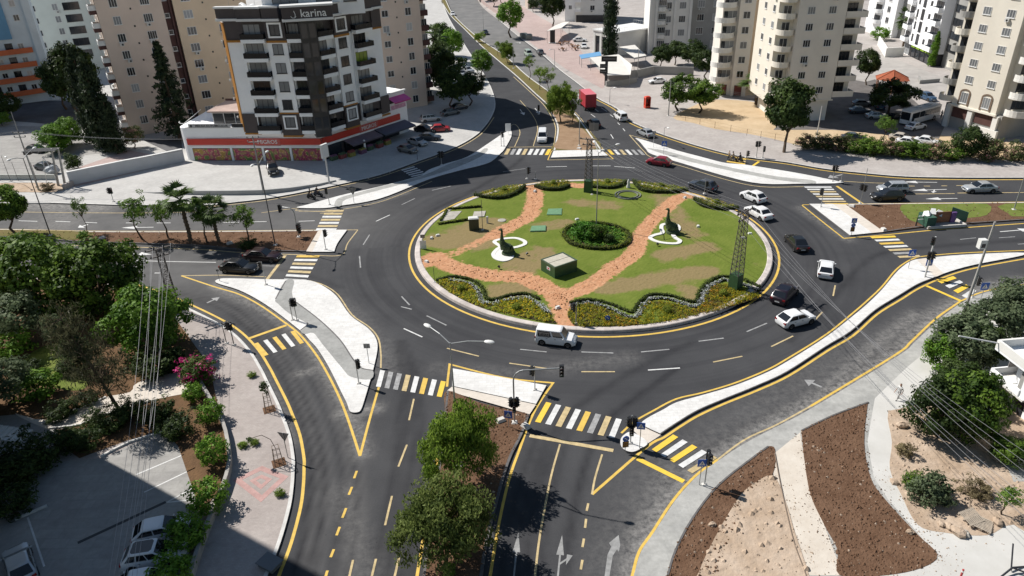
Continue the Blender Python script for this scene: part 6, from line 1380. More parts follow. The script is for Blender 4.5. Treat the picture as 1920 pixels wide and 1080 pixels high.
T.wall(-9.6, 0.0, -0.15, 0, 4.35, 4.6, BP, 'string_course'); T.win('f', -5.5, 1.6, 0.7, 1.0, 1, FRD, out=-0.6)
# ---------------- beige tower left of it
T = Bld('apartment_tower', 'beige tower with stacked round balconies beside the sand lot', (48.4, 169.1), -8)
T.wall(0.2, 3.6, 1.2, 13, 0, 34, W_BEIGE); T.wall(3.6, 6.9, 0, 13, 0, 34, W_BEIGE)
T.part('angled_wall', MB().prism([Vector(p) for p in ((6.9, 0, 0), (7.9, 1.5, 0), (12.2, 1.5, 0), (12.2, 13, 0), (6.9, 13, 0))], 0, 34), W_TAN2)
zs = [5.2+3.2*k for k in range(9)]; T.grid('f', (5.2,), zs, w_=1.5, h=1.5, mull=2, shut=0.05)
for z in zs:
    T.bal('f', 0.9, z-1.4, 4.6, 2.6, 0.9, W_PALE, rnd_=True, out=-1.6); T.door('f', 2.3, z-1.4, 2.0, 2.2, GLASS2, 2, FRW, -1.15); T.door('f', 0.9, z-1.4, 0.9, 2.1, None, 1, FRD, -1.15)
    T.bal('f', 10.3, z-1.1, 3.4, 1.4, 0.6, W_TAN, rnd_=True, out=-1.5, slab=0.3); T.place('vent', vent, 'f', 9.4, z, -1.45)
for u, w_, h in ((2.2, 1.1, 2.3), (5.1, 1.7, 2.4)): T.door('f', u, 0.3, w_, h, mat('red_door', (0.11, 0.01, 0.012), 0.5), 1, FRD, 0.02 if u > 3 else -1.15)
# ---------------- grey tower behind
T = Bld('apartment_tower', 'pale grey tower with pilasters behind the cypress', (42.5, 222.6), -4)
T.wall(0, 12, 0, 15, 0, 32, W_PALE); T.wall(12, 22, 2.5, 16, 0, 32, W_GREY)  # shade on the set-back right part is put into its grey wall colour
for u in (0.2, 1.9, 7.2, 11.6): T.wall(u-0.35, u+0.35, -0.5, 0, 0, 32, W_PALE, 'pilaster')
zs = [2.3+3.75*k for k in range(8)]; T.grid('f', (5.2, 9.3), zs, w_=1.9, h=1.8, mull=3, shut=0.15); T.grid('f', (15.0, 19.5), zs, w_=2.0, h=1.9, mull=3, out=-2.5)
for z in zs: T.bal('f', 3.4, z-1.3, 2.4, 1.2, 1.0, W_PALE, rnd_=True); T.win('f', 3.4, z+0.9, 2.2, 1.7, 4, FRW, GLASS, 0.9)
for u, z in ((4.2, zs[1]-1.2), (3.2, zs[2]-1.2)): T.ac('f', u, z, 0.2)
# ---------------- cream corner tower on the right
T = Bld('apartment_tower', 'cream corner tower with white framed windows at the right edge', (89.6, 129.5), -70.25)
T.wall(-10.6, -1.2, 0.25, 14, 4.6, 36, W_CREAM); T.wall(-12, 0, 0.6, 13, 0, 4.6, W_GREY, 'ground_storey'); T.wall(-1.2, 0.8, 1.6, 14, 4.6, 36, W_CREAM); T.wall(-14, -10.6, 2.2, 13, 4.6, 36, W_CREAM)
T.wall(-5.0, 0.1, 0.05, 0.55, 0, 1.9, W_PALE, 'white_base'); T.wall(-11, -0.9, -0.1, 0.24, 4.4, 4.75, BP, 'string_course')
for u in (-10.9, -6.2, -0.9): T.wall(u-0.5, u+0.5, 0.1, 0.58, 0, 4.4, W_PALE, 'pier')
for u0, u1 in ((-10.2, -6.9), (-5.4, -1.6)): T.wall(u0, u1, 0.5, 0.58, 2.3, 4.2, W_MAROON, 'opening')
zs = [9.7+3.05*k for k in range(9)]; T.face('g', (0, 0.25), 0); T.grid('g', (-8.2, -3.55), zs, w_=1.6, h=1.35, mull=3, fm=FRW, shut=0.0, curt=0.75)
for u in (-8.2, -3.55):
    T.win('g', u, 6.3, 1.5, 2.0, 3, FRW, GLASS2, 0.04); mb = MB(); n = 10
    A = [Vector((1.15*math.cos(math.pi*i/n), 0, 0.9+0.75*math.sin(math.pi*i/n))) for i in range(n+1)]; B = [Vector((0.85*math.cos(math.pi*i/n), 0, 0.9+0.5*math.sin(math.pi*i/n))) for i in range(n+1)]
    A = [Vector((1.15, 0, -1.4))]+A+[Vector((-1.15, 0, -1.4))]; B = [Vector((0.85, 0, -1.4))]+B+[Vector((-0.85, 0, -1.4))]
    f_ = Vector((0, -0.12, 0)); mb.strip([a+f_ for a in A], [b+f_ for b in B]); mb.strip(A, [a+f_ for a in A]); mb.strip([b+f_ for b in B], B); T.place('arch_trim', mb.mesh('arch_trim', W_MAROON if False else mat('arch_brown', (0.17, 0.12, 0.085), 0.8)), 'g', u, 6.3)
T.face('s', (-0.2, 0.6), 62)
for k, z in enumerate([6.6]+zs):
    T.bal('g', -12.4, z-1.4, 4.0, 2.6, 0.9, W_GREY if k % 2 else BP, rnd_=True, out=-1.9, bars=False); T.door('g', -12.4, z-1.4, 2.2, 2.2, None, 3, FRD, -1.9)
    T.bal('s', 2.6, z-1.4, 4.8, 2.4, 0.75, W_PALE, rnd_=True, slab=0.4); T.win('s', 2.6, z+0.25, 3.6, 1.5, 5, FRW if k == 5 else FRD, GLASS, 0.5)
# ---------------- white and black tower, far white tower
T = Bld('apartment_tower', 'white tower with black window bands behind the gazebo', (111.6, 193.6), -95.25)
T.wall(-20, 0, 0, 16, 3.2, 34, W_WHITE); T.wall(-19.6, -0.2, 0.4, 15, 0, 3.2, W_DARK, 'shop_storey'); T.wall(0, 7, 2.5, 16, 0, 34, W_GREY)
zs = [5.2+3.2*k for k in range(9)]
T.grid('f', (-7.3,), zs, w_=1.2, h=1.2, mull=1, fm=FRD, pane=GLASS); T.grid('f', (-11.3,), zs, w_=1.8, h=2.6, mull=2, fm=FRD, pane=GLASS); T.grid('f', (-14.6,), zs, w_=1.0, h=1.8, mull=1, fm=FRD, pane=GLASS)
for z in zs: T.bal('f', -2.6, z-1.3, 4.6, 1.2, 1.0, W_WHITE); T.door('f', -2.6, z-1.3, 4.2, 2.4, GLASS, 3, FRD); T.bal('f', -18, z-1.3, 3.2, 1.2, 1.0, W_WHITE); T.door('f', -18, z-1.3, 2.8, 2.4, GLASS, 2, FRD)
T.face('e', (0, 2.5), 0); T.grid('e', (3.4,), zs, w_=5.0, h=1.7, mull=3, fm=FRD, pane=GLASS)
for u in (-18.5, -16.5): T.door('f', u, 0.2, 1.7, 2.8, GLASS2, 1, FRW, -0.38)
for u in (-13, -10, -7, -4): T.door('f', u, 0.2, 2.4, 2.8, GLASS, 1, FRD, -0.38); T.wall(u-1.1, u+1.1, 0.0, 0.35, 2.75, 3.15, mat('shop_sign_green', (0.20, 0.32, 0.02), 0.6), 'shop_sign')
T = Bld('apartment_tower', 'far white tower with round white balconies at the top edge', (121.4, 236.3), -80)
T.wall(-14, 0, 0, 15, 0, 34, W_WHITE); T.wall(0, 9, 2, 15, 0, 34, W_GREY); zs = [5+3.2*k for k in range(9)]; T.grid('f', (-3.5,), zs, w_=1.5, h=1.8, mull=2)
for z in zs: T.bal('f', -8.5, z-1.3, 4.2, 1.6, 0.95, W_WHITE, rnd_=True); T.door('f', -8.5, z-1.3, 3, 2.2, None, 3, FRD)
lowwall('yard_wall', [(1646, 85), (1660, 108), (1692, 106)], 0.4, 2.6, W_PALE, 'pale yard wall before the far white tower')
lowwall('planter_wall', [(1722, 150), (1725, 158), (1760, 155)], 0.4, 1.0, W_GREY, 'dark planter wall beside the white and black tower')
# ---------------- far blocks round the plaza
T = Bld('apartment_block', 'far off-white block above the plaza terrace', (26.9, 289.2), -12)
T.wall(0, 14, 0, 15, 0, 30, W_PALE); T.wall(-4, 0, 1.5, 15, 0, 30, W_WHITE); T.wall(0.5, 14.2, -0.3, 0, 0, 2.6, W_DARK, 'ground_storey'); zs = [5.2+3.4*k for k in range(7)]; T.grid('f', (6.5, 11.6), zs, w_=1.7, h=1.7, mull=2, pane=GLASS)
for z in zs: T.bal('f', 0.9, z-1.2, 2.6, 1.2, 0.9, W_WHITE); T.win('f', -2, z, 1.2, 1.4, 2, out=-1.5)
T = Bld('arcade_building', 'low pale arcade building with arches beside the tall cypress', (26.9, 226.8), -55)
T.wall(0, 9, 0.6, 16, 0, 6.6, W_PALE); T.wall(-0.6, 9.6, -0.2, 16.4, 6.6, 7.0, FRW, 'cornice')
for i in range(4): T.wall(i*2.9-0.4, i*2.9+0.4, 0, 0.6, 0, 6.6, W_PALE, 'pier')
for i in range(3): T.wall(i*2.9+0.4, i*2.9+2.5, 0.45, 0.58, 0.2, 5.2, GLASS, 'arch_opening'); T.wall(i*2.9+0.4, i*2.9+2.5, 0.05, 0.6, 5.3, 6.6, W_PALE, 'lintel')
T.part('roof_rail', rail_line([Vector((0.2, 0.5, 7)), Vector((9.2, 0.5, 7)), Vector((9.2, 16, 7)), Vector((0.2, 16, 7))], 1.0, FRW, 1.0), FRW)
T = Bld('house', 'far low beige house at the top edge above the plaza', (12.5, 330), 5); T.wall(-2, 18, 0, 10, 0, 8, mat('house_beige', (0.50, 0.42, 0.36), 0.9, var=0.1, scale=0.3)); T.grid('f', (3, 8, 13), (2.2, 5.6), w_=1.8, h=1.6); T.wall(-2.4, 18.4, -0.4, 10.4, 8, 8.3, W_ROOF, 'roof')
lowwall('garden_wall', [(895, -2), (913, 14), (937, 30)], 0.4, 1.6, P_PINK, 'pink garden wall at the far left of the plaza')
lowwall('plaza_wall', [(1180, 150), (1225, 140), (1300, 142)], 0.4, 2.2, W_GREY, 'grey wall behind the parked white cars'); lowwall('plaza_wall', [(1136, 163), (1160, 161), (1192, 155)], 0.8, 1.4, W_GREY, 'grey wall under the white canopy')
# terrace canopies
CANV = mat('canvas', (0.62, 0.60, 0.56), 0.85, var=0.05, scale=0.5)
def canopy(px, z, label, m=CANV, slope=0.6, frame=True):
    P = gp(px, z); c = sum(P, Vector())/len(P); r = thing('canopy', label, 'canopy', (c.x, c.y, 0)); Q = [p-Vector((c.x, c.y, 0)) for p in P]
    top = [q+Vector((0, 0, slope if i < len(Q)/2 else 0)) for i, q in enumerate(Q)]
    mb = MB(); n = len(Q); mb.add(top+[t-Vector((0, 0, 0.12)) for t in top], [tuple(range(n))[::-1] if area2(top) < 0 else tuple(range(n))]+[(i, (i+1) % n, n+(i+1) % n, n+i) for i in range(n)]); mb.build('roof', m, r)
    for q in top: MB().tube((q.x*0.96, q.y*0.96, 0), (q.x*0.96, q.y*0.96, q.z), 0.06, 0.06, 6).build('post', METAL, r)
canopy([(1106, 112), (1160, 106), (1185, 126), (1182, 140), (1140, 141)], 3.0, 'large white canopy beside the dark totem sign'); canopy([(1160, 92), (1190, 88), (1212, 104), (1190, 108)], 3.6, 'cream awning row beside the grey tower'); canopy([(1025, 62), (1052, 56), (1068, 44), (1055, 42), (1040, 48)], 3.4, 'small white parasol canopy before the far block')
canopy([(1086, 104), (1125, 98), (1128, 104), (1090, 110)], 2.6, 'blue canopy before the arcade building', mat('blue_canvas', (0.12, 0.30, 0.52), 0.8), 0.2)
# gazebo with red hipped roof
r = thing('gazebo', 'small gazebo with a red hipped tile roof by the car park', 'gazebo', G(1668, 172), R(8)); TILE = mat('roof_tile', (0.32, 0.10, 0.055), 0.85, var=0.15, scale=2, bump=0.5, bscale=6)
n = 6; zb, zt, rr_ = 3.0, 4.9, 4.0; mb = MB(); vs = [(rr_*math.cos(2*math.pi*i/n), rr_*math.sin(2*math.pi*i/n), zb) for i in range(n)]+[(0, 0, zt)]; mb.add(vs, [(i, (i+1) % n, n) for i in range(n)]+[tuple(range(n))[::-1]]); rf = mb.build('roof', TILE, r)
for i in range(n): MB().tube((rr_*math.cos(2*math.pi*i/n), rr_*math.sin(2*math.pi*i/n), zb+0.03), (0, 0, zt+0.03), 0.09, 0.09, 6).build('ridge', TILE, rf); MB().tube((rr_*0.85*math.cos(2*math.pi*i/n), rr_*0.85*math.sin(2*math.pi*i/n), 0), (rr_*0.85*math.cos(2*math.pi*i/n), rr_*0.85*math.sin(2*math.pi*i/n), zb+0.1), 0.12, 0.12, 8).build('post', mat('gazebo_post', (0.35, 0.16, 0.09), 0.8), r)
# ---------------- house at the right edge
T = Bld('house', 'white two-storey house corner with balcony at the right edge', (44.4, 53.0), -84)
T.wall(0.3, 12, 0.3, 8, 0, 5.4, W_WHITE); T.wall(-1.2, 12, -1.2, 8, 5.25, 5.45, W_WHITE, 'roof_slab')
T.part('roof_parapet', MB().wall([Vector(p) for p in ((-1.1, 8, 0), (-1.1, -1.1, 0), (12, -1.1, 0))], 0.22, 5.45, 6.25), W_PALE); T.wall(-1.1, 3, -1.0, 8, 2.45, 2.65, W_PALE, 'balcony'); T.part('balcony_parapet', MB().wall([Vector(p) for p in ((-1.0, 5, 0), (-1.0, -0.95, 0), (2.4, -0.95, 0))], 0.14, 2.65, 3.3), W_WHITE)
T.wall(2.4, 12, -0.9, 0.3, 2.65, 5.25, W_WHITE, 'bay'); T.wall(0.28, 0.32, 0.6, 3, 2.65, 4.9, GLASS, 'balcony_door'); T.wall(0.8, 2.2, 0.26, 0.3, 0.1, 2.2, FRD, 'door'); T.wall(1.6, 2.1, -0.5, 0.1, 2.65, 5.25, W_GREY, 'pillar')
T.part('screen', MB().box(-0.98, -0.94, 0.5, 5, 3.3, 5.2), mat('grey_screen', (0.35, 0.33, 0.32), 0.8, var=0.4, scale=6)); T.part('pipe', MB().tube((-1.0, -1.2, 6.0), (-1.8, -4.6, 6.6), 0.07, 0.07, 8), FRW)
# ---------------- tall block at the lower left, its foot just inside the picture
T = Bld('apartment_tower', 'white balconies of the tall block at the lower left edge', (-36.6, 31.4), 117.5)
T.wall(0, 30, 0.3, 18, 0, 46, W_PALE); zs = [1.6+3.1*k for k in range(14)]
for z in zs: T.bal('f', 15.2, z+0.6, 4.6, 1.3, 1.0, W_WHITE); T.door('f', 15.2, z+0.6, 2.4, 2.1, None, 2, FRD, -0.25); T.bal('f', 6, z+0.6, 4.6, 1.3, 1.0, W_WHITE)
T.grid('f', (10.5, 19.5, 24), zs, w_=1.5, h=1.4, out=-0.3)
# ================================================================== STREET FURNITURE
GALV = mat('galvanised_steel', (0.36, 0.37, 0.37), 0.45, metal=0.5, var=0.08, scale=4); DKP = mat('dark_pole', (0.06, 0.06, 0.065), 0.5); POLEW = mat('white_pole', (0.58, 0.58, 0.57), 0.5)
CPOLE = mat('concrete_pole', (0.36, 0.35, 0.33), 0.9, var=0.15, scale=2); LENSR = mat('lens_red', (0.10, 0.005, 0.005), 0.3); LENSA = mat('lens_amber', (0.10, 0.05, 0.005), 0.3); LENSG = mat('lens_green', (0.005, 0.08, 0.03), 0.3)
SBLUE = mat('sign_blue', (0.02, 0.10, 0.42), 0.4); SWHITE = mat('sign_white', (0.7, 0.7, 0.7), 0.4); SYEL = mat('sign_amber', (0.45, 0.20, 0.02), 0.4)
LAMPW = mat('lamp_housing', (0.66, 0.66, 0.64), 0.4); CREAMP = mat('pale_footing', (0.55, 0.53, 0.5), 0.9)
def signal_head(parent, loc, rotz, s=1.0, lit=False):
    h = put('signal_head', sig_mesh(s), parent, loc, rotz)
    for m, z in ((LENSR, 0.3), (LENSA, 0.0), (LENSG, -0.3)):
        put('lens', lens_mesh(SWHITE if lit else m, s), h, (0, -0.185*s, z*s))
    return h
SM = {}
def sig_mesh(s):
    if ('sig', s) not in SM:
        mb = MB(); mb.box(-0.17*s, 0.17*s, -0.18*s, 0.08*s, -0.5*s, 0.5*s)
        for z in (0.3, 0.0, -0.3):
            n = 6
            for i in range(n):
                t0, t1 = math.pi*i/n, math.pi*(i+1)/n; r = 0.14*s
                a = (r*math.cos(t0), r*math.sin(t0)+z*s); b = (r*math.cos(t1), r*math.sin(t1)+z*s)
                mb.add([(a[0], -0.18*s, a[1]), (b[0], -0.18*s, b[1]), (b[0], -0.38*s, b[1]-0.03*s), (a[0], -0.38*s, a[1]-0.03*s)], [(0, 1, 2, 3)])
        SM[('sig', s)] = mb.mesh('signal_head', BLK)
    return SM[('sig', s)]
def lens_mesh(m, s):
    k = ('lens', m.name, s)
    if k not in SM: SM[k] = MB().lathe([(0, -0.01), (0.12*s, -0.01), (0.12*s, 0.02)], 12, (0, 0, 0), 'y').mesh('lens', m)
    return SM[k]
def footing(r, w_=0.22): MB().frus((0, 0), (w_, w_), (w_*0.6, w_*0.6), -0.02, 0.12).build('footing', CREAMP, r)
def tsignal(px, top, label, heads=((0, 0),), z=PVZ, pole=None, rot=0.0, extra=None, rad=0.055, lit=False, group='traffic signals', s=1.0):
    b = G(*px, z); h = hgt(px, top)-z; r = thing('traffic_light', label, 'traffic light', b, rot, group)
    MB().tube((0, 0, 0), (0, 0, h), rad, rad*0.9, 8).build('pole', pole or GALV, r); footing(r)
    for ang, dz in heads:
        a = R(ang); signal_head(r, (math.sin(a)*0.2, -math.cos(a)*0.2, h-0.5+dz), a, s, lit)
    return r, h
def mast(px, top, arm_px, label, mid=0.5, z=PVZ, rot=0):
    "signal post with a curved arm reaching over the lanes"
    b = G(*px, z); h = hgt(px, top)-z; r = thing('traffic_light', label, 'traffic light', b, 0, 'traffic signals')
    # end of the arm at the height of the mast head
    e = G(arm_px[0], arm_px[1], h+z-0.1)-b; d = Vector((e.x, e.y, 0)); L = d.length; d.normalize()
    P = [Vector((0, 0, 0)), Vector((0, 0, h*0.82))]+[Vector((0, 0, h*0.82))+d*(0.9*(1-math.cos(t)))+Vector((0, 0, h*0.18*math.sin(t))) for t in (0.4, 0.8, 1.2, math.pi/2)]+[d*L+Vector((0, 0, h))]
    MB().path(P, 0.07, 8).build('pole', GALV, r); footing(r, 0.3)
    a = math.atan2(d.x, -d.y)+rot; fa = rot
    signal_head(r, d*L+Vector((0, 0, h-0.25)), fa, 1.15)
    for k in (-60, 0, 60): signal_head(r, (0.24*math.sin(R(k)+fa), -0.24*math.cos(R(k)+fa), h*mid+(0 if k else -0.5)), R(k)+fa, 0.95)
    return r
mast((965, 792), 693, (1053, 692), 'mast signal with a long arm on the south median corner', 0.42)
mast((560, 444), 389, (523, 389), 'mast signal with an arm on the west median', 0.35, rot=R(80))
tsignal((1003, 731), 684, 'signal post on the white tip of the south median', ((-70, 0),))
tsignal((1182, 831), 776, 'signal post with three heads on the small refuge island', ((-60, -0.1), (60, -0.1), (0, -0.95)), z=0.17)
tsignal((1321, 909), 848, 'signal post on the grey sidewalk beside the yellow zebra', ((20, 0), (160, 0)), z=0.06)
tsignal((673, 719), 671, 'signal post on the lower tip of the southwest island', ((60, 0),))
tsignal((557, 601), 556, 'right post of the paired signals on the southwest island', ((-30, 0), (40, 0)))
tsignal((549, 600), 562, 'left post of the paired signals on the southwest island', (), pole=GALV)
tsignal((499, 534), 489, 'signal with white lenses beside the two black cars', ((-90, 0),), lit=True)
tsignal((439, 647), 600, 'signal post on the left pavement by the yellow zebra', ((40, 0), (-60, 0)), pole=DKP)
tsignal((425, 644), 602, 'bare thin post beside the left pavement signal', (), pole=DKP, rad=0.045)
tsignal((611, 468), 429, 'signal post on the white tip of the west median', ((80, 0),))
tsignal((618, 384), 350, 'signal post on the northwest island tip', ((-40, 0),))
tsignal((213, 378), 350, 'signal post on the left sidewalk behind the young trees', ((-50, 0), (50, 0)))
tsignal((988, 335), 314, 'signal post at the far rim of the roundabout', ((90, 0),), z=0.02, s=1.2)
tsignal((1004, 336), 322, 'bare short post at the far rim of the roundabout', (), z=0.02)
tsignal((940, 274), 246, 'signal post at the north end of the northwest island', ((90, 0),), s=1.1)
tsignal((945, 274), 252, 'bare pale post at the north end of the northwest island', (), pole=POLEW)
tsignal((1010, 214), 197, 'signal head beside the north median approach', ((0, 0),), z=0.02, s=1.2)
tsignal((828, 309), 283, 'double signal post in the building shadow', ((-70, 0), (70, 0)), s=1.2)
tsignal((783, 301), 270, 'thin bare post in the building shadow', (), pole=DKP, rad=0.04)
tsignal((1399, 295), 281, 'low signal beside the slip road crossing', ((60, 0),))
tsignal((1418, 295), 263, 'taller signal post beside the slip road crossing', ((60, 0), (-60, 0)))
tsignal((1430, 296), 272, 'right signal post beside the slip road crossing', ((0, 0),))
tsignal((1561, 340), 308, 'signal post at the right end of the northeast island', ((60, 0), (-60, 0)))
tsignal((1577, 340), 322, 'bare post at the right end of the northeast island', ())
tsignal((1539, 388), 352, 'signal post on the white tip of the east median', ((-90, 0),))
tsignal((1613, 381), 314, 'tall thin signal mast beside the black car', ((-90, -2.4), (90, -2.6)), rad=0.05)
tsignal((1734, 519), 442, 'thick white mast with signal heads on the southeast island', ((-60, 0), (60, -1.9), (-60, -1.9)), pole=POLEW, rad=0.11)
tsignal((1823, 558), 518, 'signal post beside the camera pole', ((20, 0), (160, 0)), z=0.06)
tsignal((1080, 607), 564, 'signal post on the front rim of the island', ((-90, 0),), z=IZ)
tsignal((1321, 363), 336, 'signal post at the far right rim of the island', ((90, 0),), z=IZ, s=0.9)
tsignal((905, 431), 371, 'thin bare mast beside the dark cabinet', (), z=IZ, rad=0.04, pole=DKP)
tsignal((815, 530), 498, 'thin bare pole by the left front flower bed', (), z=IZ, rad=0.03, pole=DKP)
tsignal((1110, 365), 342, 'bare dark post at the far rim behind the pylon', (), z=IZ, rad=0.03, pole=DKP)
# ---- signs
def tri(mb, c, s, y):
    mb.add([(c[0]-s, y, c[1]-s*0.8), (c[0]+s, y, c[1]-s*0.8), (c[0], y, c[1]+s*0.9)], [(0, 1, 2)])
def sign(px, top, label, plates, z=PVZ, rot=0.0, cat='road sign', pole=None):
    "plates: (kind, dz from the top, size)"
    b = G(*px, z); h = hgt(px, top)-z; r = thing('road_sign', label, cat, b, rot, 'road signs')
    MB().tube((0, 0, 0), (0, 0, h), 0.035, 0.035, 7).build('post', pole or GALV, r)
    for kind, dz, s in plates:
        zc = h-s/2-dz
        if kind == 'ped':
            p = MB().box(-s/2, s/2, -0.07, -0.045, zc-s/2, zc+s/2).build('plate', SBLUE, r); mb = MB(); tri(mb, (0, zc), s*0.38, -0.074); mb.build('white_triangle', SWHITE, p)
            mb = MB(); mb.box(-0.03*s, 0.03*s, -0.08, -0.077, zc-0.02*s, zc+0.16*s); mb.add([(-0.02*s, -0.08, zc), (0.03*s, -0.08, zc), (0.14*s, -0.08, zc-0.22*s), (0.08*s, -0.08, zc-0.22*s)], [(0, 1, 2, 3)]); mb.add([(-0.02*s, -0.08, zc), (0.02*s, -0.08, zc), (-0.08*s, -0.08, zc-0.22*s), (-0.14*s, -0.08, zc-0.22*s)], [(0, 1, 2, 3)]); mb.build('walking_figure', FRD, p)
        elif kind == 'keep':
            p = MB().lathe([(0, -0.03), (s/2, -0.03), (s/2, 0.0)], 18, (0, -0.045, zc), 'y').build('plate', SBLUE, r); mb = MB(); M_ = Matrix.Translation((0, -0.08, zc)) @ Matrix.Rotation(R(-45), 4, 'Y')
            mb.box(-0.05*s, 0.05*s, 0, 0.003, -0.3*s, 0.12*s, M_); mb.add([M_ @ Vector(q) for q in ((-0.16*s, 0, 0.1*s), (0.16*s, 0, 0.1*s), (0, 0, 0.34*s))], [(0, 1, 2)]); mb.build('arrow', SWHITE, p)
        elif kind == 'chev':
            p = MB().box(-s*0.5, s*0.5, -0.07, -0.045, zc-s*0.6, zc+s*0.6).build('plate', FRD, r)
            for k in (-0.32, 0.02, 0.36):
                MB().add([(-0.42*s, -0.074, zc+(k-0.2)*s), (0, -0.074, zc+(k+0.05)*s), (0.42*s, -0.074, zc+(k-0.2)*s), (0.42*s, -0.074, zc+(k-0.08)*s), (0, -0.074, zc+(k+0.18)*s), (-0.42*s, -0.074, zc+(k-0.08)*s)], [(0, 1, 4, 5), (1, 2, 3, 4)]).build('chevron', SYEL, p)
        elif kind == 'back':
            MB().box(-s/2, s/2, 0.045, 0.06, zc-s*0.42, zc+s*0.42).build('plate', mat('sign_back', (0.22, 0.22, 0.22), 0.5, metal=0.4), r)
        elif kind == 'yieldback':
            MB().add([(-s*0.55, 0.05, zc+s*0.45), (s*0.55, 0.05, zc+s*0.45), (0, 0.05, zc-s*0.5), (-s*0.55, 0.07, zc+s*0.45), (s*0.55, 0.07, zc+s*0.45), (0, 0.07, zc-s*0.5)], [(0, 1, 2), (3, 5, 4), (0, 3, 4, 1), (1, 4, 5, 2), (2, 5, 3, 0)]).build('plate', MATS.get('sign_back') or mat('sign_back', (0.22, 0.22, 0.22), 0.5, metal=0.4), r)
        elif kind == 'white':
            MB().box(-s*0.35, s*0.35, -0.07, -0.045, zc-s/2, zc+s/2).build('plate', SWHITE, r)
    return r
sign((1199, 840), 789, 'blue crossing sign on the small refuge island', (('ped', 0, 0.7),), rot=R(-10), z=0.17)
sign((1172, 845), 814, 'round blue arrow sign over an amber chevron board on the refuge', (('keep', 0, 0.6), ('chev', 0.62, 0.55)), z=0.17, rot=R(10))
sign((1311, 909), 860, 'blue crossing sign on the grey sidewalk by the yellow zebra', (('ped', 0, 0.7),), z=0.06)
sign((954, 800), 768, 'blue crossing sign on the soil behind the mast signal', (('ped', 0, 0.75),), rot=R(-15))
sign((1596, 441), 407, 'stack of blue signs and an amber chevron board on the east median tip', (('ped', 0, 0.7), ('keep', 0.72, 0.6), ('chev', 1.36, 0.55)), rot=R(-5))
sign((1703, 503), 466, 'blue crossing sign at the left end of the southeast island', (('ped', 0, 0.85),))
sign((1736, 515), 484, 'blue crossing sign beside the thick white mast', (('ped', 0, 0.85),), rot=R(5))
sign((1838, 564), 529, 'blue crossing sign by the road at the right edge', (('ped', 0, 0.9),), z=0.06)
sign((1139, 603), 587, 'small round blue arrow sign in the right front flower bed', (('keep', 0, 0.6),), z=IZ)
sign((1244, 290), 263, 'blue crossing sign on the northeast island', (('ped', 0, 0.95),))
sign((1225, 276), 244, 'grey post with a sign back at the northeast island tip', (('back', 0, 0.6),), pole=POLEW)
sign((692, 681), 642, 'grey sign seen from behind on the southwest island', (('back', 0, 0.65),))
sign((540, 858), 809, 'triangular sign seen from behind on the left pavement', (('yieldback', 0, 1.0),), rot=R(-15))
sign((664, 381), 350, 'triangular sign seen from behind on the northwest island', (('yieldback', 0, 1.3),), pole=GALV)
sign((412, 527), 503, 'thin grey sign post at the left tip of the southwest island', (('back', 0, 0.35),), pole=mat('translucent_grey', (0.2, 0.2, 0.2), 0.5))
sign((953, 252), 230, 'tall white sign board at the north end of the northwest island', (('white', 0, 1.6),), pole=POLEW)
sign((1113, 257), 228, 'grey information board on the north median edge', (('back', 0, 1.9),), rot=R(0))
sign((794, 466), 436, 'dark sign and white box on a post by the left kerb', (('back', 0, 0.6), ('white', 0.9, 1.2)), z=IZ)
# ---- street lamps
def lamp(px, top, heads, label, z=PVZ, rad=0.09, pole=None, double=True, lo=None):
    """heads: photo pixels of the lamp heads"""
    b = G(*px, z); h = hgt(px, top)-z; r = thing('street_lamp', label, 'street lamp', b, 0, 'street lamps')
    MB().tube((0, 0, 0), (0, 0, h), rad, rad*0.55, 8).build('pole', pole or DKP, r); footing(r, 0.3)
    for q in heads:
        e = G(q[0], q[1], h+z+0.55)-b; d = Vector((e.x, e.y, 0)); L = min(3.2, max(1.2, d.length)); d.normalize(); t = d*L+Vector((0, 0, h+0.45))
        MB().path([Vector((0, 0, h-0.1)), d*L*0.5+Vector((0, 0, h+0.3)), t], 0.045, 6).build('arm', GALV, r)
        o = MB().ball((0, 0, 0), 0.5, 10, 6, (0.85, 0.42, 0.24)).build('lamp_head', LAMPW, r, 40, loc=t+d*0.3, rotz=math.atan2(d.y, d.x)); MB().ball((0.05, 0, -0.08), 0.3, 8, 5, (0.9, 0.5, 0.25)).build('lens', SWHITE, o, 40)
    return r
lamp((1118, 425), 283, ((1112, 261), (1163, 268)), 'double street lamp in the island centre', z=IZ, pole=GALV)
lamp((862, 871), 640, ((806, 611), (910, 638)), 'double street lamp over the south median', pole=GALV)
lamp((516, 459), 304, ((499, 284), (474, 307)), 'double street lamp on the west median near the white tip')
lamp((95, 441), 295, ((62, 277), (20, 297)), 'double street lamp at the left of the west median')
lamp((1086, 273), 166, (), 'tall lamp mast on the north median', pole=GALV); lamp((1901, 393), 300, ((1940, 300),), 'lamp pole on the east median cut by the right edge', pole=GALV)
lamp((1143, 193), 165, ((1150, 163),), 'short lamp post on the kiosk plaza', pole=GALV, rad=0.07); lamp((1253, 217), 150, (), 'tall plain pole beside the bushy tree', pole=CPOLE, rad=0.13)
lamp((1195, 147), 78, (), 'tall plain pole behind the dark totem sign', pole=CPOLE, rad=0.13); lamp((963, 128), 80, ((975, 80),), 'lamp post in the far north median', pole=GALV); lamp((1040, 128), 92, ((1032, 92),), 'lamp post at the far plaza kerb', pole=GALV)
lamp((907, 62), 18, ((918, 12),), 'far lamp post at the plaza corner', pole=GALV); lamp((1531, 258), 198, (), 'white pole beside the pavement hedge', pole=POLEW, rad=0.12)
lamp((1244, 268), 238, ((1252, 238),), 'thin lamp post on the pavement by the silver car', pole=GALV, rad=0.06); lamp((20, 340), 290, ((14, 296),), 'thin yard lamp behind the yard wall', pole=DKP, rad=0.05)
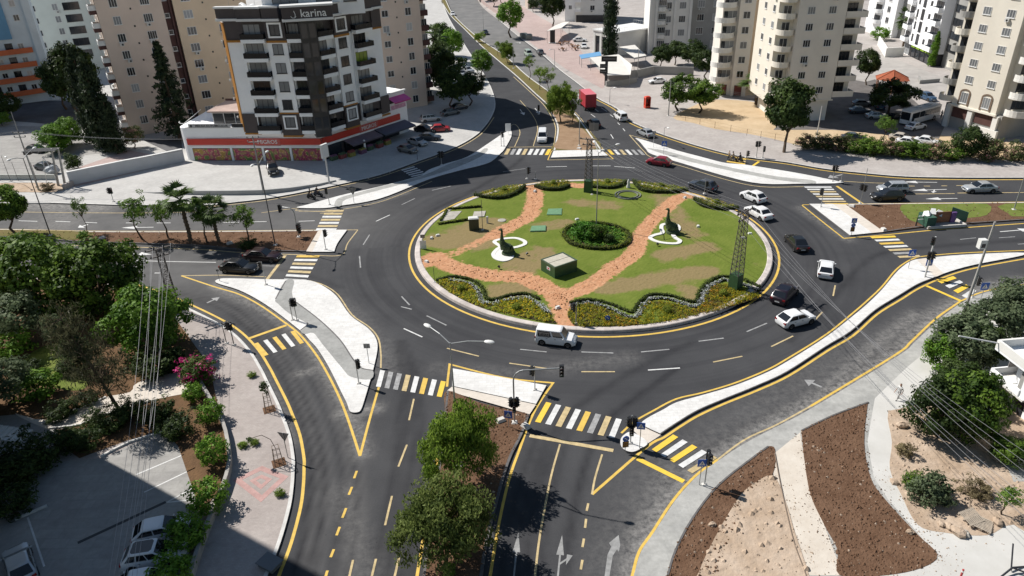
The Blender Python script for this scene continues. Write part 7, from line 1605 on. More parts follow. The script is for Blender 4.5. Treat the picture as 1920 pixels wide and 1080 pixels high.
# ---- camera pole and concrete poles
b = G(1803, 598, 0.06); r = thing('camera_pole', 'thick leaning grey pole with a white camera box at the right', 'pole', b); h = hgt((1803, 598), 418); t = Vector((0.5, 0.2, h)); MB().tube((0, 0, 0), t, 0.17, 0.10, 10).build('pole', CPOLE, r); bx = MB().box(-0.35, 0.35, -0.3, 0.3, -0.5, 0.5).build('camera_box', LAMPW, r, loc=(-0.35, -0.1, h*0.80)); MB().box(-0.2, 0.2, -0.31, -0.3, -0.35, 0.1).build('window', FRD, bx); MB().tube((-0.1, 0, h*0.80), (0.4, 0.1, h*0.8), 0.05, 0.05, 6).build('bracket', GALV, r)
def cpole(px, top, label, arms=((0.9, 0), (0.9, -0.7)), rad=0.16, z=PVZ, ext=0):
    b = G(*px, z); h = hgt(px, top)-z; r = thing('utility_pole', label, 'utility pole', b, 0, 'concrete utility poles'); MB().tube((0, 0, 0), (0, 0, h), rad, rad*0.6, 8).build('pole', CPOLE, r)
    for L, dz in arms:
        MB().box(-L, L, -0.06, 0.06, h-0.15+dz, h-0.03+dz).build('crossarm', CPOLE, r)
        for x in (-L, 0, L): MB().lathe([(0.0, 0), (0.07, 0), (0.10, 0.08), (0.05, 0.12), (0.09, 0.2), (0.0, 0.26)], 8, (x, 0, h-0.03+dz)).build('insulator', BLK, r)
    if ext: MB().tube((0, 0, h), (0, 0, h+ext), 0.05, 0.04, 6).build('extension', GALV, r)
    return b+Vector((0, 0, h))
w1 = cpole((73, 357), 247, 'concrete utility pole with insulators behind the left verge', ext=3.4); w2 = cpole((495, 364), 256, 'concrete utility pole with insulators on the sidewalk before the supermarket')
b = G(115, 348, PVZ); r = thing('utility_pole', 'twin leg transformer pole with a rack of bars at the yard corner', 'utility pole', b)
for x, y in ((-0.5, 0), (0.6, 0.1)): MB().tube((x, y, 0), (x+0.9, y, 6.6), 0.22, 0.14, 8).build('leg', CPOLE, r)
for i in range(7): MB().box(-4.2+0.1*i, 1.4, -0.9+0.28*i, -0.82+0.28*i, 6.4, 6.5).build('bar', mat('rack_steel', (0.14, 0.14, 0.14), 0.6), r)
for i in range(4): MB().box(-3.8+1.2*i, -3.7+1.2*i, -1.0, 1.0, 6.25, 6.35).build('beam', MATS['rack_steel'], r)
for x in (-4, -3.4): MB().box(x, x+0.5, -0.9, 0.9, 5.9, 6.4).build('fuse_box', BLK, r)
MB().tube((-2.2, -0.5, 0), (-1.5, 0, 5.2), 0.05, 0.05, 6).build('stay', FRW, r); MB().tube((-0.3, -0.5, 3), (-1.5, 0, 5.2), 0.05, 0.05, 6).build('stay', FRW, r)
# ---- lattice pylons
LAT = mat('lattice_steel', (0.10, 0.085, 0.08), 0.7, var=0.3, scale=3)
def pylon(px, top, label, base, z, rot=0.0, legm=None, w0=0.55, w1=0.3, arms=True):
    b = G(*px, z); h = hgt(px, top)-z; r = thing('lattice_pylon', label, 'pylon', b, rot, 'lattice pylons')
    zb = 1.9 if base else 0
    if base: MB().frus((0, 0), (0.62, 0.62), (0.58, 0.58), -0.05, zb).build('base_housing', DKG, r)
    def c(k, zz): t = (zz-zb)/(h-zb); w_ = w0+(w1-w0)*t; s = ((-1, -1), (1, -1), (1, 1), (-1, 1))[k % 4]; return Vector((s[0]*w_, s[1]*w_, zz))
    for k in range(4): MB().tube(c(k, zb-0.05), c(k, h), 0.055, 0.045, 5).build('leg', LAT, r)
    n = int((h-zb)/0.62); mb = MB()
    for i in range(n):
        z0, z1 = zb+(h-zb)*i/n, zb+(h-zb)*(i+1)/n
        for k in range(4):
            mb.tube(c(k, z0), c(k+1, z1) if i % 2 else c(k, z0).lerp(c(k+1, z1), 1), 0.028, 0.028, 4, False); mb.tube(c(k+1, z0), c(k, z1), 0.02, 0.02, 4, False); mb.tube(c(k, z1), c(k+1, z1), 0.02, 0.02, 4, False)
    mb.build('bracing', LAT, r)
    pts = []
    for dz in (0.0, -0.9):
        L = 1.5 if dz == 0 else 1.1; MB().box(-L, L, -0.07, 0.07, h+dz-0.1, h+dz+0.02).build('crossarm', LAT, r)
        for x in (-L+0.1, 0 if dz else -L*0.35, L*0.35, L-0.1):
            MB().lathe([(0.0, 0), (0.08, 0), (0.11, 0.08), (0.05, 0.13), (0.09, 0.22), (0, 0.28)], 8, (x, 0, h+dz)).build('insulator', BLK, r); pts.append(b+Matrix.Rotation(rot, 3, 'Z') @ Vector((x, 0, h+dz+0.26)))
    return pts
p1 = pylon((1378, 540), 393, 'lattice pylon with a green base at the right front of the island', True, IZ, R(40)); p2 = pylon((1103, 359), 258, 'lattice pylon with a dark base at the far side of the island', True, IZ, R(-20)); p3 = pylon((330, 583), 464, 'lattice pylon without base housing by the left slip road', False, PVZ, R(35), w0=0.5, w1=0.28)
WIRE = mat('wire', (0.30, 0.30, 0.31), 0.5, metal=0.3)
def wire(a, b, sag, label, r_=0.012, group=None, m=None):
    n = 22; P = [a.lerp(b, i/n)-Vector((0, 0, sag*4*(i/n)*(1-i/n))) for i in range(n+1)]; o = P[0].copy(); mb = MB().path([p-o for p in P], r_, 4); w_ = mb.build('power_line', m or WIRE, None, 60, loc=o); tag(w_, label, 'power line', group)
for i in range(7): 
    e = G(2010, 905+24*i, 7.5); wire(p1[i], e, 1.6, 'thin power line running from the front island pylon to the lower right', group='wires from the front pylon to the lower right')
for i in range(6): wire(p2[i], p1[i], 0.7, 'thin power line between the two island pylons', group='wires between the island pylons')
for i in range(7): wire(p3[i], G(196+9*i, 1130, 8.6), 1.3, 'thin power line running down from the left lattice pylon', group='wires from the left pylon to the lower left')
for i in range(3): wire(w1+Vector((-0.8+0.8*i, 0, 0.2)), Vector((-120, 112+i, 9.5)), 0.8, 'thin power line leaving the left concrete pole to the left', group='wires at the left concrete pole')
for i in range(3): wire(w1+Vector((-0.8+0.8*i, 0, 0.2)), w2+Vector((-0.8+0.8*i, 0, 0.2)), 0.9, 'thin power line between the two concrete poles', 0.012, 'wires between the concrete poles')
for i in range(3): wire(Vector((34.7, 154.2, 7.2-0.35*i)), Vector((62, 150, 3.9-0.3*i)), 0.5, 'thin power line from the plain pole to the beige towers', 0.02, 'wires at the plain pole')
# ---- advertising pillar, totem, kiosk, bins and boards
b = G(617, 340, 0.5); h = hgt((617, 340), 271); r = thing('advertising_sign', 'white sign box on a tall white post before the supermarket', 'sign', b, R(60)); MB().tube((0, 0, -0.3), (0, 0, h-2.2), 0.16, 0.13, 10).build('post', POLEW, r); MB().box(-0.75, 0.75, -0.2, 0.2, h-2.3, h).build('sign_box', FRW, r); MB().box(-0.65, 0.65, -0.215, -0.203, h-2.2, h-0.1).build('sign_face', SWHITE, r)
b = G(1136, 161); r = thing('totem_sign', 'dark totem with three stacked sign boards at the plaza corner', 'sign', b, R(-10)); MB().box(-0.35, 0.35, -0.2, 0.2, 0, 7.2).build('post', FRD, r)
for x, z, w_, h_ in ((0.6, 6.6, 3.8, 1.3), (-0.7, 4.9, 1.8, 1.0), (-0.7, 3.6, 1.8, 1.0)): p = MB().box(x-w_/2, x+w_/2, -0.3, -0.2, z-h_/2, z+h_/2).build('sign_board', BLK, r); MB().box(x-w_*0.4, x+w_*0.4, -0.31, -0.302, z-0.06, z+0.06).build('print_line', mat('dull_print', (0.25, 0.25, 0.25), 0.6), p)
b = G(1036, 82); r = thing('totem_sign', 'small dark totem at the plaza terrace', 'sign', b); MB().box(-0.8, 0.8, -0.2, 0.2, 0, 4.2).build('board', BLK, r); MB().box(-1.2, 1.2, -0.5, 0.5, 0, 0.4).build('base', W_PALE, r)
b = G(1213, 202, PVZ); r = thing('kiosk', 'red telephone kiosk standing on the plaza', 'kiosk', b, R(12)); KR = mat('kiosk_red', (0.55, 0.05, 0.02), 0.5, var=0.08, scale=2); MB().box(-0.6, 0.6, -0.55, 0.55, 0, 0.5).build('base', KR, r)
for x in (-0.55, 0.55):
    for y in (-0.5, 0.5): MB().box(x-0.06, x+0.06, y-0.06, y+0.06, 0.5, 2.2).build('post', KR, r)
MB().box(-0.5, 0.5, 0.44, 0.5, 0.5, 2.2).build('back_panel', KR, r); MB().box(-0.52, -0.46, -0.44, 0.44, 0.5, 2.2).build('side_panel', KR, r); MB().box(0.46, 0.52, -0.44, 0.44, 0.5, 2.2).build('side_panel', mat('kiosk_dark', (0.25, 0.02, 0.015), 0.5), r); MB().frus((0, 0), (0.7, 0.65), (0.45, 0.4), 2.2, 2.55).build('roof', KR, r); MB().box(-0.2, 0.2, 0.2, 0.42, 1.1, 1.7).build('telephone', FRD, r)
for x, y, l in ((982, 72, 'left grey-green waste container in the plaza'), (991, 74, 'right grey-green waste container in the plaza')):
    r = thing('waste_container', l, 'bin', G(x, y, PVZ), R(20), 'waste containers in the plaza'); MB().frus((0, 0), (0.9, 0.7), (1.1, 0.9), 0.15, 1.5).build('body', mat('bin_grey', (0.22, 0.24, 0.22), 0.6), r); MB().frus((0, 0), (1.12, 0.92), (0.9, 0.5), 1.5, 1.8).build('lid', MATS['bin_grey'], r)
# pallet of terrace furniture
for i, (x, y, l) in enumerate(((1050, 84, 'left'), (1062, 82, 'second'), (1072, 88, 'third'), (1055, 95, 'fourth'), (1078, 94, 'fifth'), (1083, 90, 'right'))):
    r = thing('cafe_table', f'{l} brown table with chairs on the plaza terrace', 'table', G(x, y, PVZ), rnd.uniform(0, 3), 'terrace tables'); TB = mat('terrace_brown', (0.20, 0.10, 0.05), 0.7); MB().box(-0.7, 0.7, -0.5, 0.5, 0.7, 0.78).build('table_top', TB, r); MB().tube((0, 0, 0), (0, 0, 0.7), 0.08, 0.08, 6).build('leg', TB, r)
    for a in (0, 1.57, 3.14, 4.71): q = MB().box(-0.22, 0.22, -0.22, 0.22, 0.3, 0.45).build('chair_seat', FRD if i % 2 else TB, r, loc=(1.05*math.cos(a), 0.9*math.sin(a), 0)); MB().box(-0.22, 0.22, 0.18, 0.24, 0.45, 0.9).build('chair_back', TB, q, rotz=a-1.57)
# fence of the yard at left
def fence(px, h, label, m, step=2.2, z=PVZ, zr=(0.5, 1.0)):
    P = gs(px, 1, z=z); o = P[0].copy(); r = thing('fence', label, 'fence', o)
    Q = [p-o for p in P]
    for a, b in zip(Q[:-1], Q[1:]):
        n = max(1, int((b-a).length/step))
        for i in range(n): q = a.lerp(b, i/n); MB().tube((q.x, q.y, 0), (q.x, q.y, h), 0.04, 0.035, 5).build('post', m, r)
        for k in zr: MB().tube(a+Vector((0, 0, h*k)), b+Vector((0, 0, h*k)), 0.012, 0.012, 4).build('rail_wire', m, r)
fence([(-120, 340), (0, 339), (104, 339)], 3.4, 'tall thin wire fence on the yard wall', DKP, 3.0, zr=(0.66, 1.0)); fence([(1285, 226), (1340, 240), (1400, 254), (1480, 268)], 1.3, 'low rusty wire fence along the sand lot', mat('rusty_wire', (0.22, 0.15, 0.09), 0.8), 2.6, zr=(0.5, 0.95))
fence([(1765, 633), (1785, 615), (1812, 588), (1838, 570)], 1.1, 'grey handrail beside the camera pole', GALV, 2.0, 0.06)
lowwall('low_wall', [(365, 700), (385, 738), (420, 800), (433, 862), (428, 905), (405, 965), (380, 1030), (355, 1110)], 0.3, 0.9, mat('stained_wall', (0.34, 0.32, 0.30), 0.9, var=0.2, scale=0.8), 'low stained wall between the garden and the left pavement', n=3)
lowwall('low_wall', [(1740, 655), (1775, 632), (1815, 600), (1835, 580)], 0.35, 0.7, P_SE, 'low concrete wall beside the camera pole', n=2)
for P_, l in (([(95, 806), (150, 800), (215, 774), (245, 757)], 'curved bed kerb below the garden path'), ([(190, 860), (245, 832), (312, 812)], 'bed kerb above the parking lot'), ([(90, 785), (150, 770), (200, 748)], 'bed kerb above the garden path'), ([(30, 978), (90, 952)], 'short kerb at the dark planter')): lowwall('bed_kerb', P_, 0.2, 0.32, KERB, l, n=2)
# pergola steps seen at the left edge
r = thing('steps', 'pale shaded steps at the left edge of the parking lot', 'steps', G(-30, 822, PVZ), R(-5))
for i in range(9): MB().box(i*0.55-1, i*0.55-0.47, -0.6, 1.2, 0, 0.9-0.09*i).build('step', W_PALE, r)
r = thing('garden_gate', 'white garden gate at the top of the low wall', 'gate', G(352, 690, PVZ), R(-50))
for i in range(6): MB().box(i*0.3, i*0.3+0.08, -0.03, 0.03, 0, 1.2).build('slat', FRW, r)
for z in (0.2, 1.0): MB().box(-0.05, 1.75, -0.05, -0.031, z, z+0.1).build('rail', FRW, r)
# ---- young trees in timber guards on the left pavement
WOOD = mat('grey_timber', (0.26, 0.21, 0.17), 0.9, var=0.2, scale=4)
for (x, y, l, hasl) in ((505, 768, 'upper tree guard with a dark sapling on the left pavement', True), (523, 868, 'lower empty timber tree guard with a bent sapling on the left pavement', False)):
    r = thing('tree_guard', l, 'tree guard', G(x, y, PVZ), R(25)); MB().box(-0.55, 0.55, -0.55, 0.55, 0.0, 0.02).build('soil_square', SOIL, r)
    for a in range(4): t = a*1.5708+0.78; MB().tube((0.5*math.cos(t), 0.5*math.sin(t), 0), (0.36*math.cos(t), 0.36*math.sin(t), 1.8), 0.035, 0.03, 5).build('post', WOOD, r)
    for z in (0.6, 1.2, 1.75):
        k = 0.48-0.06*z; 
        for a in range(4): t0, t1 = a*1.5708+0.78, (a+1)*1.5708+0.78; MB().tube((k*math.cos(t0), k*math.sin(t0), z), (k*math.cos(t1), k*math.sin(t1), z), 0.025, 0.025, 5).build('rail', WOOD, r)
    pts = [Vector((0, 0, 0)), Vector((0.05, 0, 1.2)), Vector((0.0, 0.05, 2.2)), Vector((-0.1, 0.1, 2.9))] if hasl else [Vector((0, 0, 0)), Vector((0, 0, 1.6)), Vector((-0.3, 0.1, 2.5)), Vector((-1.0, 0.2, 2.9)), Vector((-1.9, 0.2, 2.6))]
    q = thing('sapling', 'dark sapling inside the upper tree guard' if hasl else 'thin bent sapling in the lower tree guard', 'sapling', G(x, y, PVZ)); MB().path(pts, 0.025, 6).build('trunk', BARK, q)
    rr2 = random.Random(3); cl = [(Vector((rr2.uniform(-.35, .35), rr2.uniform(-.3, .3), rr2.uniform(2.0, 3.1))), 0.25, (0, 0, 1)) for _ in range(14)] if hasl else [(Vector((-2.0+rr2.uniform(-.2, .2), 0.2+rr2.uniform(-.2, .2), 2.5)), 0.2, (0, 0, 1)) for _ in range(4)]
    put('crown', leaf_mesh('crown', F_DARK, cl, 2600, 0.09, rr2), q)
for x, y, l in ((456, 838, 'upper tuft of weeds on the left pavement'), (477, 833, 'small tuft of weeds on the left pavement'), (526, 928, 'lower tuft of weeds on the left pavement'), (473, 706, 'topmost tuft of weeds on the left pavement')): tree((x, y), 'scrub', 0.55, 1.6, l, 'weed_tuft', 'plant', crown='foliage', trunk='stems', fol=F_PEPPER)
# pink diamond inlay in the left pavement
dm = [(445, 900), (490, 878), (533, 895), (490, 935)]; P = gp(dm, PVZ+0.006); mb = MB(); mb.wall([Vector((p.x, p.y, 0)) for p in P], 0.5, PVZ-0.02, PVZ+0.008, True); struct('paving_inlay', mb, mat('pink_inlay', (0.42, 0.27, 0.25), 0.9, var=0.15, scale=2)); mb = MB(); c_ = sum(P, Vector())/4; mb.wall([Vector(((p.x-c_.x)*0.35+c_.x, (p.y-c_.y)*0.35+c_.y, 0)) for p in P], 0.35, PVZ-0.02, PVZ+0.008, True); struct('paving_inlay', mb, MATS['pink_inlay'])
# junction box on the south pavement corner, small boxes on the median
for x, y, l, w_ in ((507, 1060, 'dark steel frame box at the pavement edge in the shade', 0.9), ): 
    r = thing('frame_box', l, 'box', G(x, y, PVZ), R(-30)); MB().box(-0.7, 0.7, -0.5, 0.5, 0.0, 0.35).build('box', mat('frame_steel', (0.12, 0.13, 0.14), 0.6), r); MB().box(-0.8, 0.8, -0.6, 0.6, 0.35, 0.42).build('lid', MATS['frame_steel'], r)
for x, y, l in ((939, 789, 'white box on the soil near the crossing sign'), (986, 800, 'broken white concrete lump by the mast signal'), (1657, 431, 'white concrete lump at the corner of the east median'), (1597, 387, 'white stone at the top of the east median'), (192, 447, 'white stone on the west median'), (431, 457, 'white stone near the shorter palm'), (1086, 279, 'white slab edge at the north median tip'), (1130, 283, 'white lump at the right of the north median tip')):
    r = thing('concrete_lump', l, 'concrete block', G(x, y, PVZ), rnd.uniform(0, 3)); MB().frus((0, 0), (0.45, 0.3), (0.32, 0.2), 0, 0.28).build('block', CREAMP, r)
# electrical housing with containers on the east median
b = G(1757, 424, PVZ); r = thing('utility_enclosure', 'open green and brown utility enclosure with white tanks on the east median', 'utility box', b, R(4)); GD = mat('enclosure_green', (0.03, 0.09, 0.06), 0.6); BRN = mat('enclosure_brown', (0.20, 0.09, 0.045), 0.7, var=0.15, scale=2)
MB().box(-1.8, 3.6, -0.6, 1.9, -0.05, 0.1).build('floor', CONC, r); MB().box(-1.8, 3.6, -0.75, -0.62, -0.05, 0.35).build('front_kerb', CREAMP, r); MB().box(3.62, 3.75, -0.75, 2.0, -0.05, 0.35).build('side_kerb', CREAMP, r); MB().box(-0.4, 2.3, 0.9, 1.0, 0.1, 1.7).build('brown_panel', BRN, r); MB().box(2.3, 3.0, 0.7, 1.0, 0.1, 1.6).build('purple_panel', mat('enclosure_purple', (0.12, 0.06, 0.20), 0.7), r)
MB().add([(3.0, 1.9, 0.1), (4.6, 0.6, 0.1), (4.6, 0.6, 1.5), (3.0, 1.9, 1.9), (3.1, 2.0, 0.1), (4.7, 0.7, 0.1), (4.7, 0.7, 1.5), (3.1, 2.0, 1.9)], [(0, 1, 2, 3), (5, 4, 7, 6), (3, 2, 6, 7), (1, 5, 6, 2), (4, 0, 3, 7)]).build('door', GD, r); MB().box(-1.9, -0.6, -0.4, 1.8, 0.1, 1.5).build('cabinet', GD, r)
for x, y, z, q in ((-1.3, 0.9, 1.55, 0.6), (-0.2, 1.3, 1.7, 0.55), (0.9, 1.5, 1.3, 0.6)): o = MB().frus((0, 0), (q, q*0.8), (q*0.55, q*0.5), -0.4, 0.4).build('tank', FRW, r, loc=(x, y, z)); o.rotation_euler = (0.3*x, 0.4, 0.7*y)
for z in (0.9, 1.4): MB().tube((-2.6, 0.6, z), (-1.8, 0.6, z), 0.06, 0.06, 6).build('pipe', FRW, r)
MB().tube((-2.8, 0.5, 0), (-2.8, 0.5, 1.3), 0.1, 0.06, 8).build('valve_post', FRD, r)
# rubble and pallets at the lower right
for i, (x, y, a, l) in enumerate(((1818, 975, 0.4, 'tilted pale timber pallet on the rubble'), (1842, 985, 0.9, 'lower grey timber pallet beside the rubble'))):
    r = thing('pallet', l, 'pallet', G(x, y, 0.1)+Vector((0, 0, 0.25 if i == 0 else 0.02)), a); r.rotation_euler = (R(14 if i == 0 else 4), R(6), a)
    for k in range(9): MB().box(-0.75+k*0.18, -0.64+k*0.18, -0.6, 0.6, 0.12, 0.15).build('slat', mat('pallet_wood', (0.42, 0.36, 0.29), 0.9, var=0.15, scale=4), r)
    for y_ in (-0.52, 0, 0.52): MB().box(-0.76, 0.82, y_-0.05, y_+0.05, 0, 0.118).build('bearer', MATS['pallet_wood'], r)
for i, (x, y, s, l) in enumerate(((1795, 1000, 0.55, 'largest brown rubble block by the pallets'), (1780, 990, 0.4, 'brown rubble block left of the pallets'), (1810, 1003, 0.35, 'grey broken slab under the pallet'), (1765, 985, 0.3, 'small brown rubble block at the path edge'), (1870, 980, 0.45, 'pale rubble block right of the pallets'), (1690, 800, 0.5, 'tan boulder by the footpath verge'), (1676, 905, 0.35, 'small boulder at the footpath verge'), (1706, 999, 0.3, 'orange stone at the corner of the dark soil bed'), (1335, 985, 0.3, 'pale stone on the left soil bed'))):
    r = thing('boulder', l, 'rock', G(x, y, 0.08), rnd.uniform(0, 6)); mb = MB(); mb.ball((0, 0, s*0.35), s, 7, 5, (1.1, 0.8, 0.6)); rr3 = random.Random(i); mb.v = [(v[0]*rr3.uniform(.8, 1.2), v[1]*rr3.uniform(.8, 1.2), v[2]*rr3.uniform(.85, 1.15)) for v in mb.v]; mb.build('rock', DIRT if i != 2 else CONC, r)
r = thing('plastic_sheet', 'red crate and pale rubbish beside the house', 'rubbish', G(1868, 765, 0.1), 0.4); MB().frus((0, 0), (0.5, 0.3), (0.6, 0.36), 0, 0.4).build('crate', mat('crate_red', (0.42, 0.03, 0.03), 0.6), r); MB().frus((-0.9, 0.4), (0.7, 0.4), (0.5, 0.2), 0, 0.25).build('bag', FRW, r)
r = thing('hose', 'thin dark hose lying across the pale dirt', 'hose', G(1453, 850, 0.12)); P = [p-G(1453, 850, 0.12) for p in gs([(1453, 850), (1462, 900), (1475, 960), (1490, 1020), (1512, 1080), (1520, 1120)], 5, z=0.13)]; MB().path(P, 0.05, 5).build('pipe', mat('hose_brown', (0.16, 0.12, 0.09), 0.8), r)
r = thing('bollard', 'red and dark bollard at the bottom edge of the footpath', 'bollard', G(1800, 1085, 0.08)); MB().tube((0, 0, 0), (0, 0, 0.9), 0.07, 0.07, 8).build('post', mat('bollard_red', (0.40, 0.04, 0.04), 0.5), r); MB().tube((0, 0, 0.65), (0, 0, 0.8), 0.075, 0.075, 8).build('band', SWHITE, r)
r = thing('steel_frame', 'dark leaning steel frame at the bottom right edge', 'frame', G(1895, 1072, 0.08)); MB().path([Vector((0.0, 0, 0.1)), Vector((0.5, 1.2, 1.4))], 0.06, 6).build('strut', FRD, r); MB().path([Vector((-1.2, -0.6, 0.1)), Vector((0, 0, 0.4)), Vector((1.8, 0.1, 0.4))], 0.07, 6).build('bar', FRD, r); MB().path([Vector((0, 0, 0.4)), Vector((1.5, -0.6, 0.1))], 0.06, 6).build('bar', FRD, r)
# ================================================================== VEHICLES
CGL = mat('car_glass', (0.012, 0.014, 0.017), 0.05, spec=0.7); TYRE = mat('tyre', (0.012, 0.012, 0.012), 0.85); RIM = mat('alloy_rim', (0.30, 0.30, 0.31), 0.35, metal=0.7); CHR = mat('headlamp', (0.55, 0.56, 0.58), 0.15, spec=0.7)
TAIL = mat('tail_lamp', (0.25, 0.012, 0.012), 0.2); PLATE = mat('number_plate', (0.65, 0.65, 0.64), 0.5); TRIM = mat('car_trim', (0.018, 0.018, 0.02), 0.55)
def paint(name, c, metal=0.0): return mat('paint_'+name, c, 0.32, metal=metal, coat=0.6, spec=0.5)
PC = {'white': paint('white', (0.72, 0.725, 0.73)), 'black': paint('black', (0.008, 0.008, 0.009)), 'silver': paint('silver', (0.40, 0.42, 0.44), 0.35), 'grey': paint('grey', (0.14, 0.15, 0.16), 0.3), 'red': paint('red', (0.22, 0.006, 0.018)), 'brightred': paint('brightred', (0.35, 0.015, 0.02)), 'plum': paint('plum', (0.016, 0.008, 0.014)), 'slate': paint('slate', (0.05, 0.06, 0.08), 0.2), 'maroon': paint('maroon', (0.02, 0.006, 0.007)), 'blue': paint('blue', (0.05, 0.10, 0.18), 0.2), 'beige': paint('beige', (0.50, 0.45, 0.38), 0.1), 'green': paint('green', (0.35, 0.42, 0.36))}
KIND = {  # L W H belt  cabin: rear base, front base, rear roof, front roof ; trunk z, hood z front, wheel r
 'sedan': (4.55, 1.78, 1.45, 0.93, -1.80, 1.02, -1.10, 0.20, 0.95, 0.72, 0.32),
 'hatch': (4.15, 1.77, 1.47, 0.95, -1.98, 1.08, -1.22, 0.22, 0.95, 0.74, 0.32),
 'suv':   (4.45, 1.84, 1.64, 1.04, -2.10, 1.05, -1.52, 0.18, 1.02, 0.84, 0.36),
 'mpv':   (4.50, 1.82, 1.66, 1.02, -2.16, 1.30, -1.85, 0.55, 1.00, 0.82, 0.33),
 'van':   (4.40, 1.80, 1.82, 1.06, -2.16, 1.22, -2.06, 0.62, 1.05, 0.80, 0.33),
 'bigvan': (4.95, 1.92, 1.98, 1.12, -2.44, 1.55, -2.34, 0.95, 1.10, 0.88, 0.35)}
CM = {}
def car_meshes(kind, col):
    k = (kind, col)
    if k in CM: return CM[k]
    L, W, H, belt, xr0, xf0, xr1, xf1, tz, hz, wr = KIND[kind]; h = L/2; w = W/2; mb = MB()
    # lower body: stations (x, top z, half width, bottom z)
    st = [(-h, 0.66, w*0.80, 0.42), (-h+0.04, tz-0.10, w*0.87, 0.28), (-h+0.16, tz-0.015, w*0.93, 0.20), (-h+0.5, tz, w*0.985, 0.18), (xr1, belt, w, 0.18), (0, belt, w, 0.18), (xf0-0.1, belt-0.015, w*0.99, 0.18), (xf0+0.25, belt-0.06, w*0.985, 0.18), ((xf0+h)/2+0.1, (belt-0.06+hz)/2+0.06, w*0.97, 0.18), (h-0.28, hz+0.03, w*0.92, 0.19), (h-0.10, hz-0.06, w*0.84, 0.22), (h-0.02, hz-0.2, w*0.74, 0.28), (h, 0.45, w*0.68, 0.36)]
    rings = []
    for x, zt, hw, zb in st:
        m_ = zb+(zt-zb)*0.55
        half = [(hw*0.80, zb), (hw*0.96, zb+0.07), (hw, m_-0.12), (hw*1.0, m_), (hw*0.975, zt-0.12), (hw*0.93, zt-0.035), (hw*0.80, zt), (hw*0.4, zt+0.022)]
        rings.append([(x, y, z) for y, z in half]+[(x, -y, z) for y, z in reversed(half)])
    n = len(rings[0]); vs = [v for r in rings for v in r]; fs = []
    for i in range(len(rings)-1):
        for j in range(n): a, b = i*n+j, i*n+(j+1) % n; fs.append((a, b, b+n, a+n))
    fs += [tuple(range(n)), tuple(range((len(rings)-1)*n, len(rings)*n))[::-1]]
    mb.add(vs, [f[::-1] for f in fs])
    # cabin
    wb, wt, zb, zr = w*0.94, w*0.76, belt-0.05, H
    def ring(xa, xb, ww, z, c): return [(xa+c, ww, z), (xb-c, ww, z), (xb, ww-c, z), (xb, -ww+c, z), (xb-c, -ww, z), (xa+c, -ww, z), (xa, -ww+c, z), (xa, ww-c, z)]
    R0, R1, R2 = ring(xr0, xf0, wb, zb, 0.10), ring(xr1, xf1, wt, zr-0.05, 0.12), ring(xr1+0.12, xf1-0.14, wt-0.12, zr, 0.15)
    cb = R0+R1+R2; fs = []
    for i in range(2):
        for j in range(8): a, b = i*8+j, i*8+(j+1) % 8; fs.append((a, b, b+8, a+8))
    mb.add(cb, [f[::-1] for f in fs]+[tuple(range(16, 24))[::-1]])
    out = {'body': mb.mesh('body', PC[col], 35)}
    rb = MB(); rb.add([(x, y, z+0.006) for x, y, z in R2], [tuple(range(8))[::-1]]); out['roof'] = rb
    # glass
    def quad(c, u0, u1, v0, v1, o=0.014):
        A, B, C_, D = (Vector(p) for p in c)      # A-B bottom, D-C top
        f = lambda u, v: (A.lerp(B, u)).lerp(D.lerp(C_, u), v)
        nn = (B-A).cross(D-A).normalized(); q = [f(u0, v0)+nn*o, f(u1, v0)+nn*o, f(u1, v1)+nn*o, f(u0, v1)+nn*o]
        return MB().add(q, [(0, 1, 2, 3)])
    zt_ = zr-0.05
    F = [(xf0, -wb, zb), (xf0, wb, zb), (xf1, wt, zt_), (xf1, -wt, zt_)]; B_ = [(xr0, wb, zb), (xr0, -wb, zb), (xr1, -wt, zt_), (xr1, wt, zt_)]
    out['windshield'] = quad(F, 0.05, 0.95, 0.10, 0.95).mesh('windshield', CGL); out['rear_window'] = quad(B_, 0.08, 0.92, 0.12 if kind != 'bigvan' else 0.3, 0.9).mesh('rear_window', CGL)
    Ls = [(xf0, wb, zb), (xr0, wb, zb), (xr1, wt, zt_), (xf1, wt, zt_)]; Rs = [(xr0, -wb, zb), (xf0, -wb, zb), (xf1, -wt, zt_), (xr1, -wt, zt_)]
    sp = [(0.06, 0.47), (0.50, 0.90)] if kind in ('sedan', 'hatch') else [(0.06, 0.38), (0.41, 0.66), (0.69, 0.93)]
    if kind == 'van': sp = [(0.07, 0.40), (0.46, 0.92)]
    out['side'] = [quad(Ls, a, b, 0.16, 0.88).mesh('side_window', CGL) for a, b in sp]+[quad(Rs, 1-b, 1-a, 0.16, 0.88).mesh('side_window', CGL) for a, b in sp]
    out['wheel'] = MB().lathe([(wr*0.62, -0.10), (wr*0.95, -0.11), (wr, -0.07), (wr, 0.07), (wr*0.95, 0.11), (wr*0.62, 0.10), (wr*0.60, -0.05)], 18, (0, 0, 0), 'y').mesh('wheel', TYRE, 40)
    rm = MB(); rm.lathe([(0.0, 0.085), (wr*0.18, 0.09), (wr*0.2, 0.07), (wr*0.6, 0.095), (wr*0.64, 0.08)], 14, (0, 0, 0), 'y'); rm.lathe([(0.0, -0.085), (wr*0.18, -0.09), (wr*0.2, -0.07), (wr*0.6, -0.095), (wr*0.64, -0.08)], 14, (0, 0, 0), 'y'); out['rim'] = rm.mesh('rim', RIM, 40)
    ar = MB()
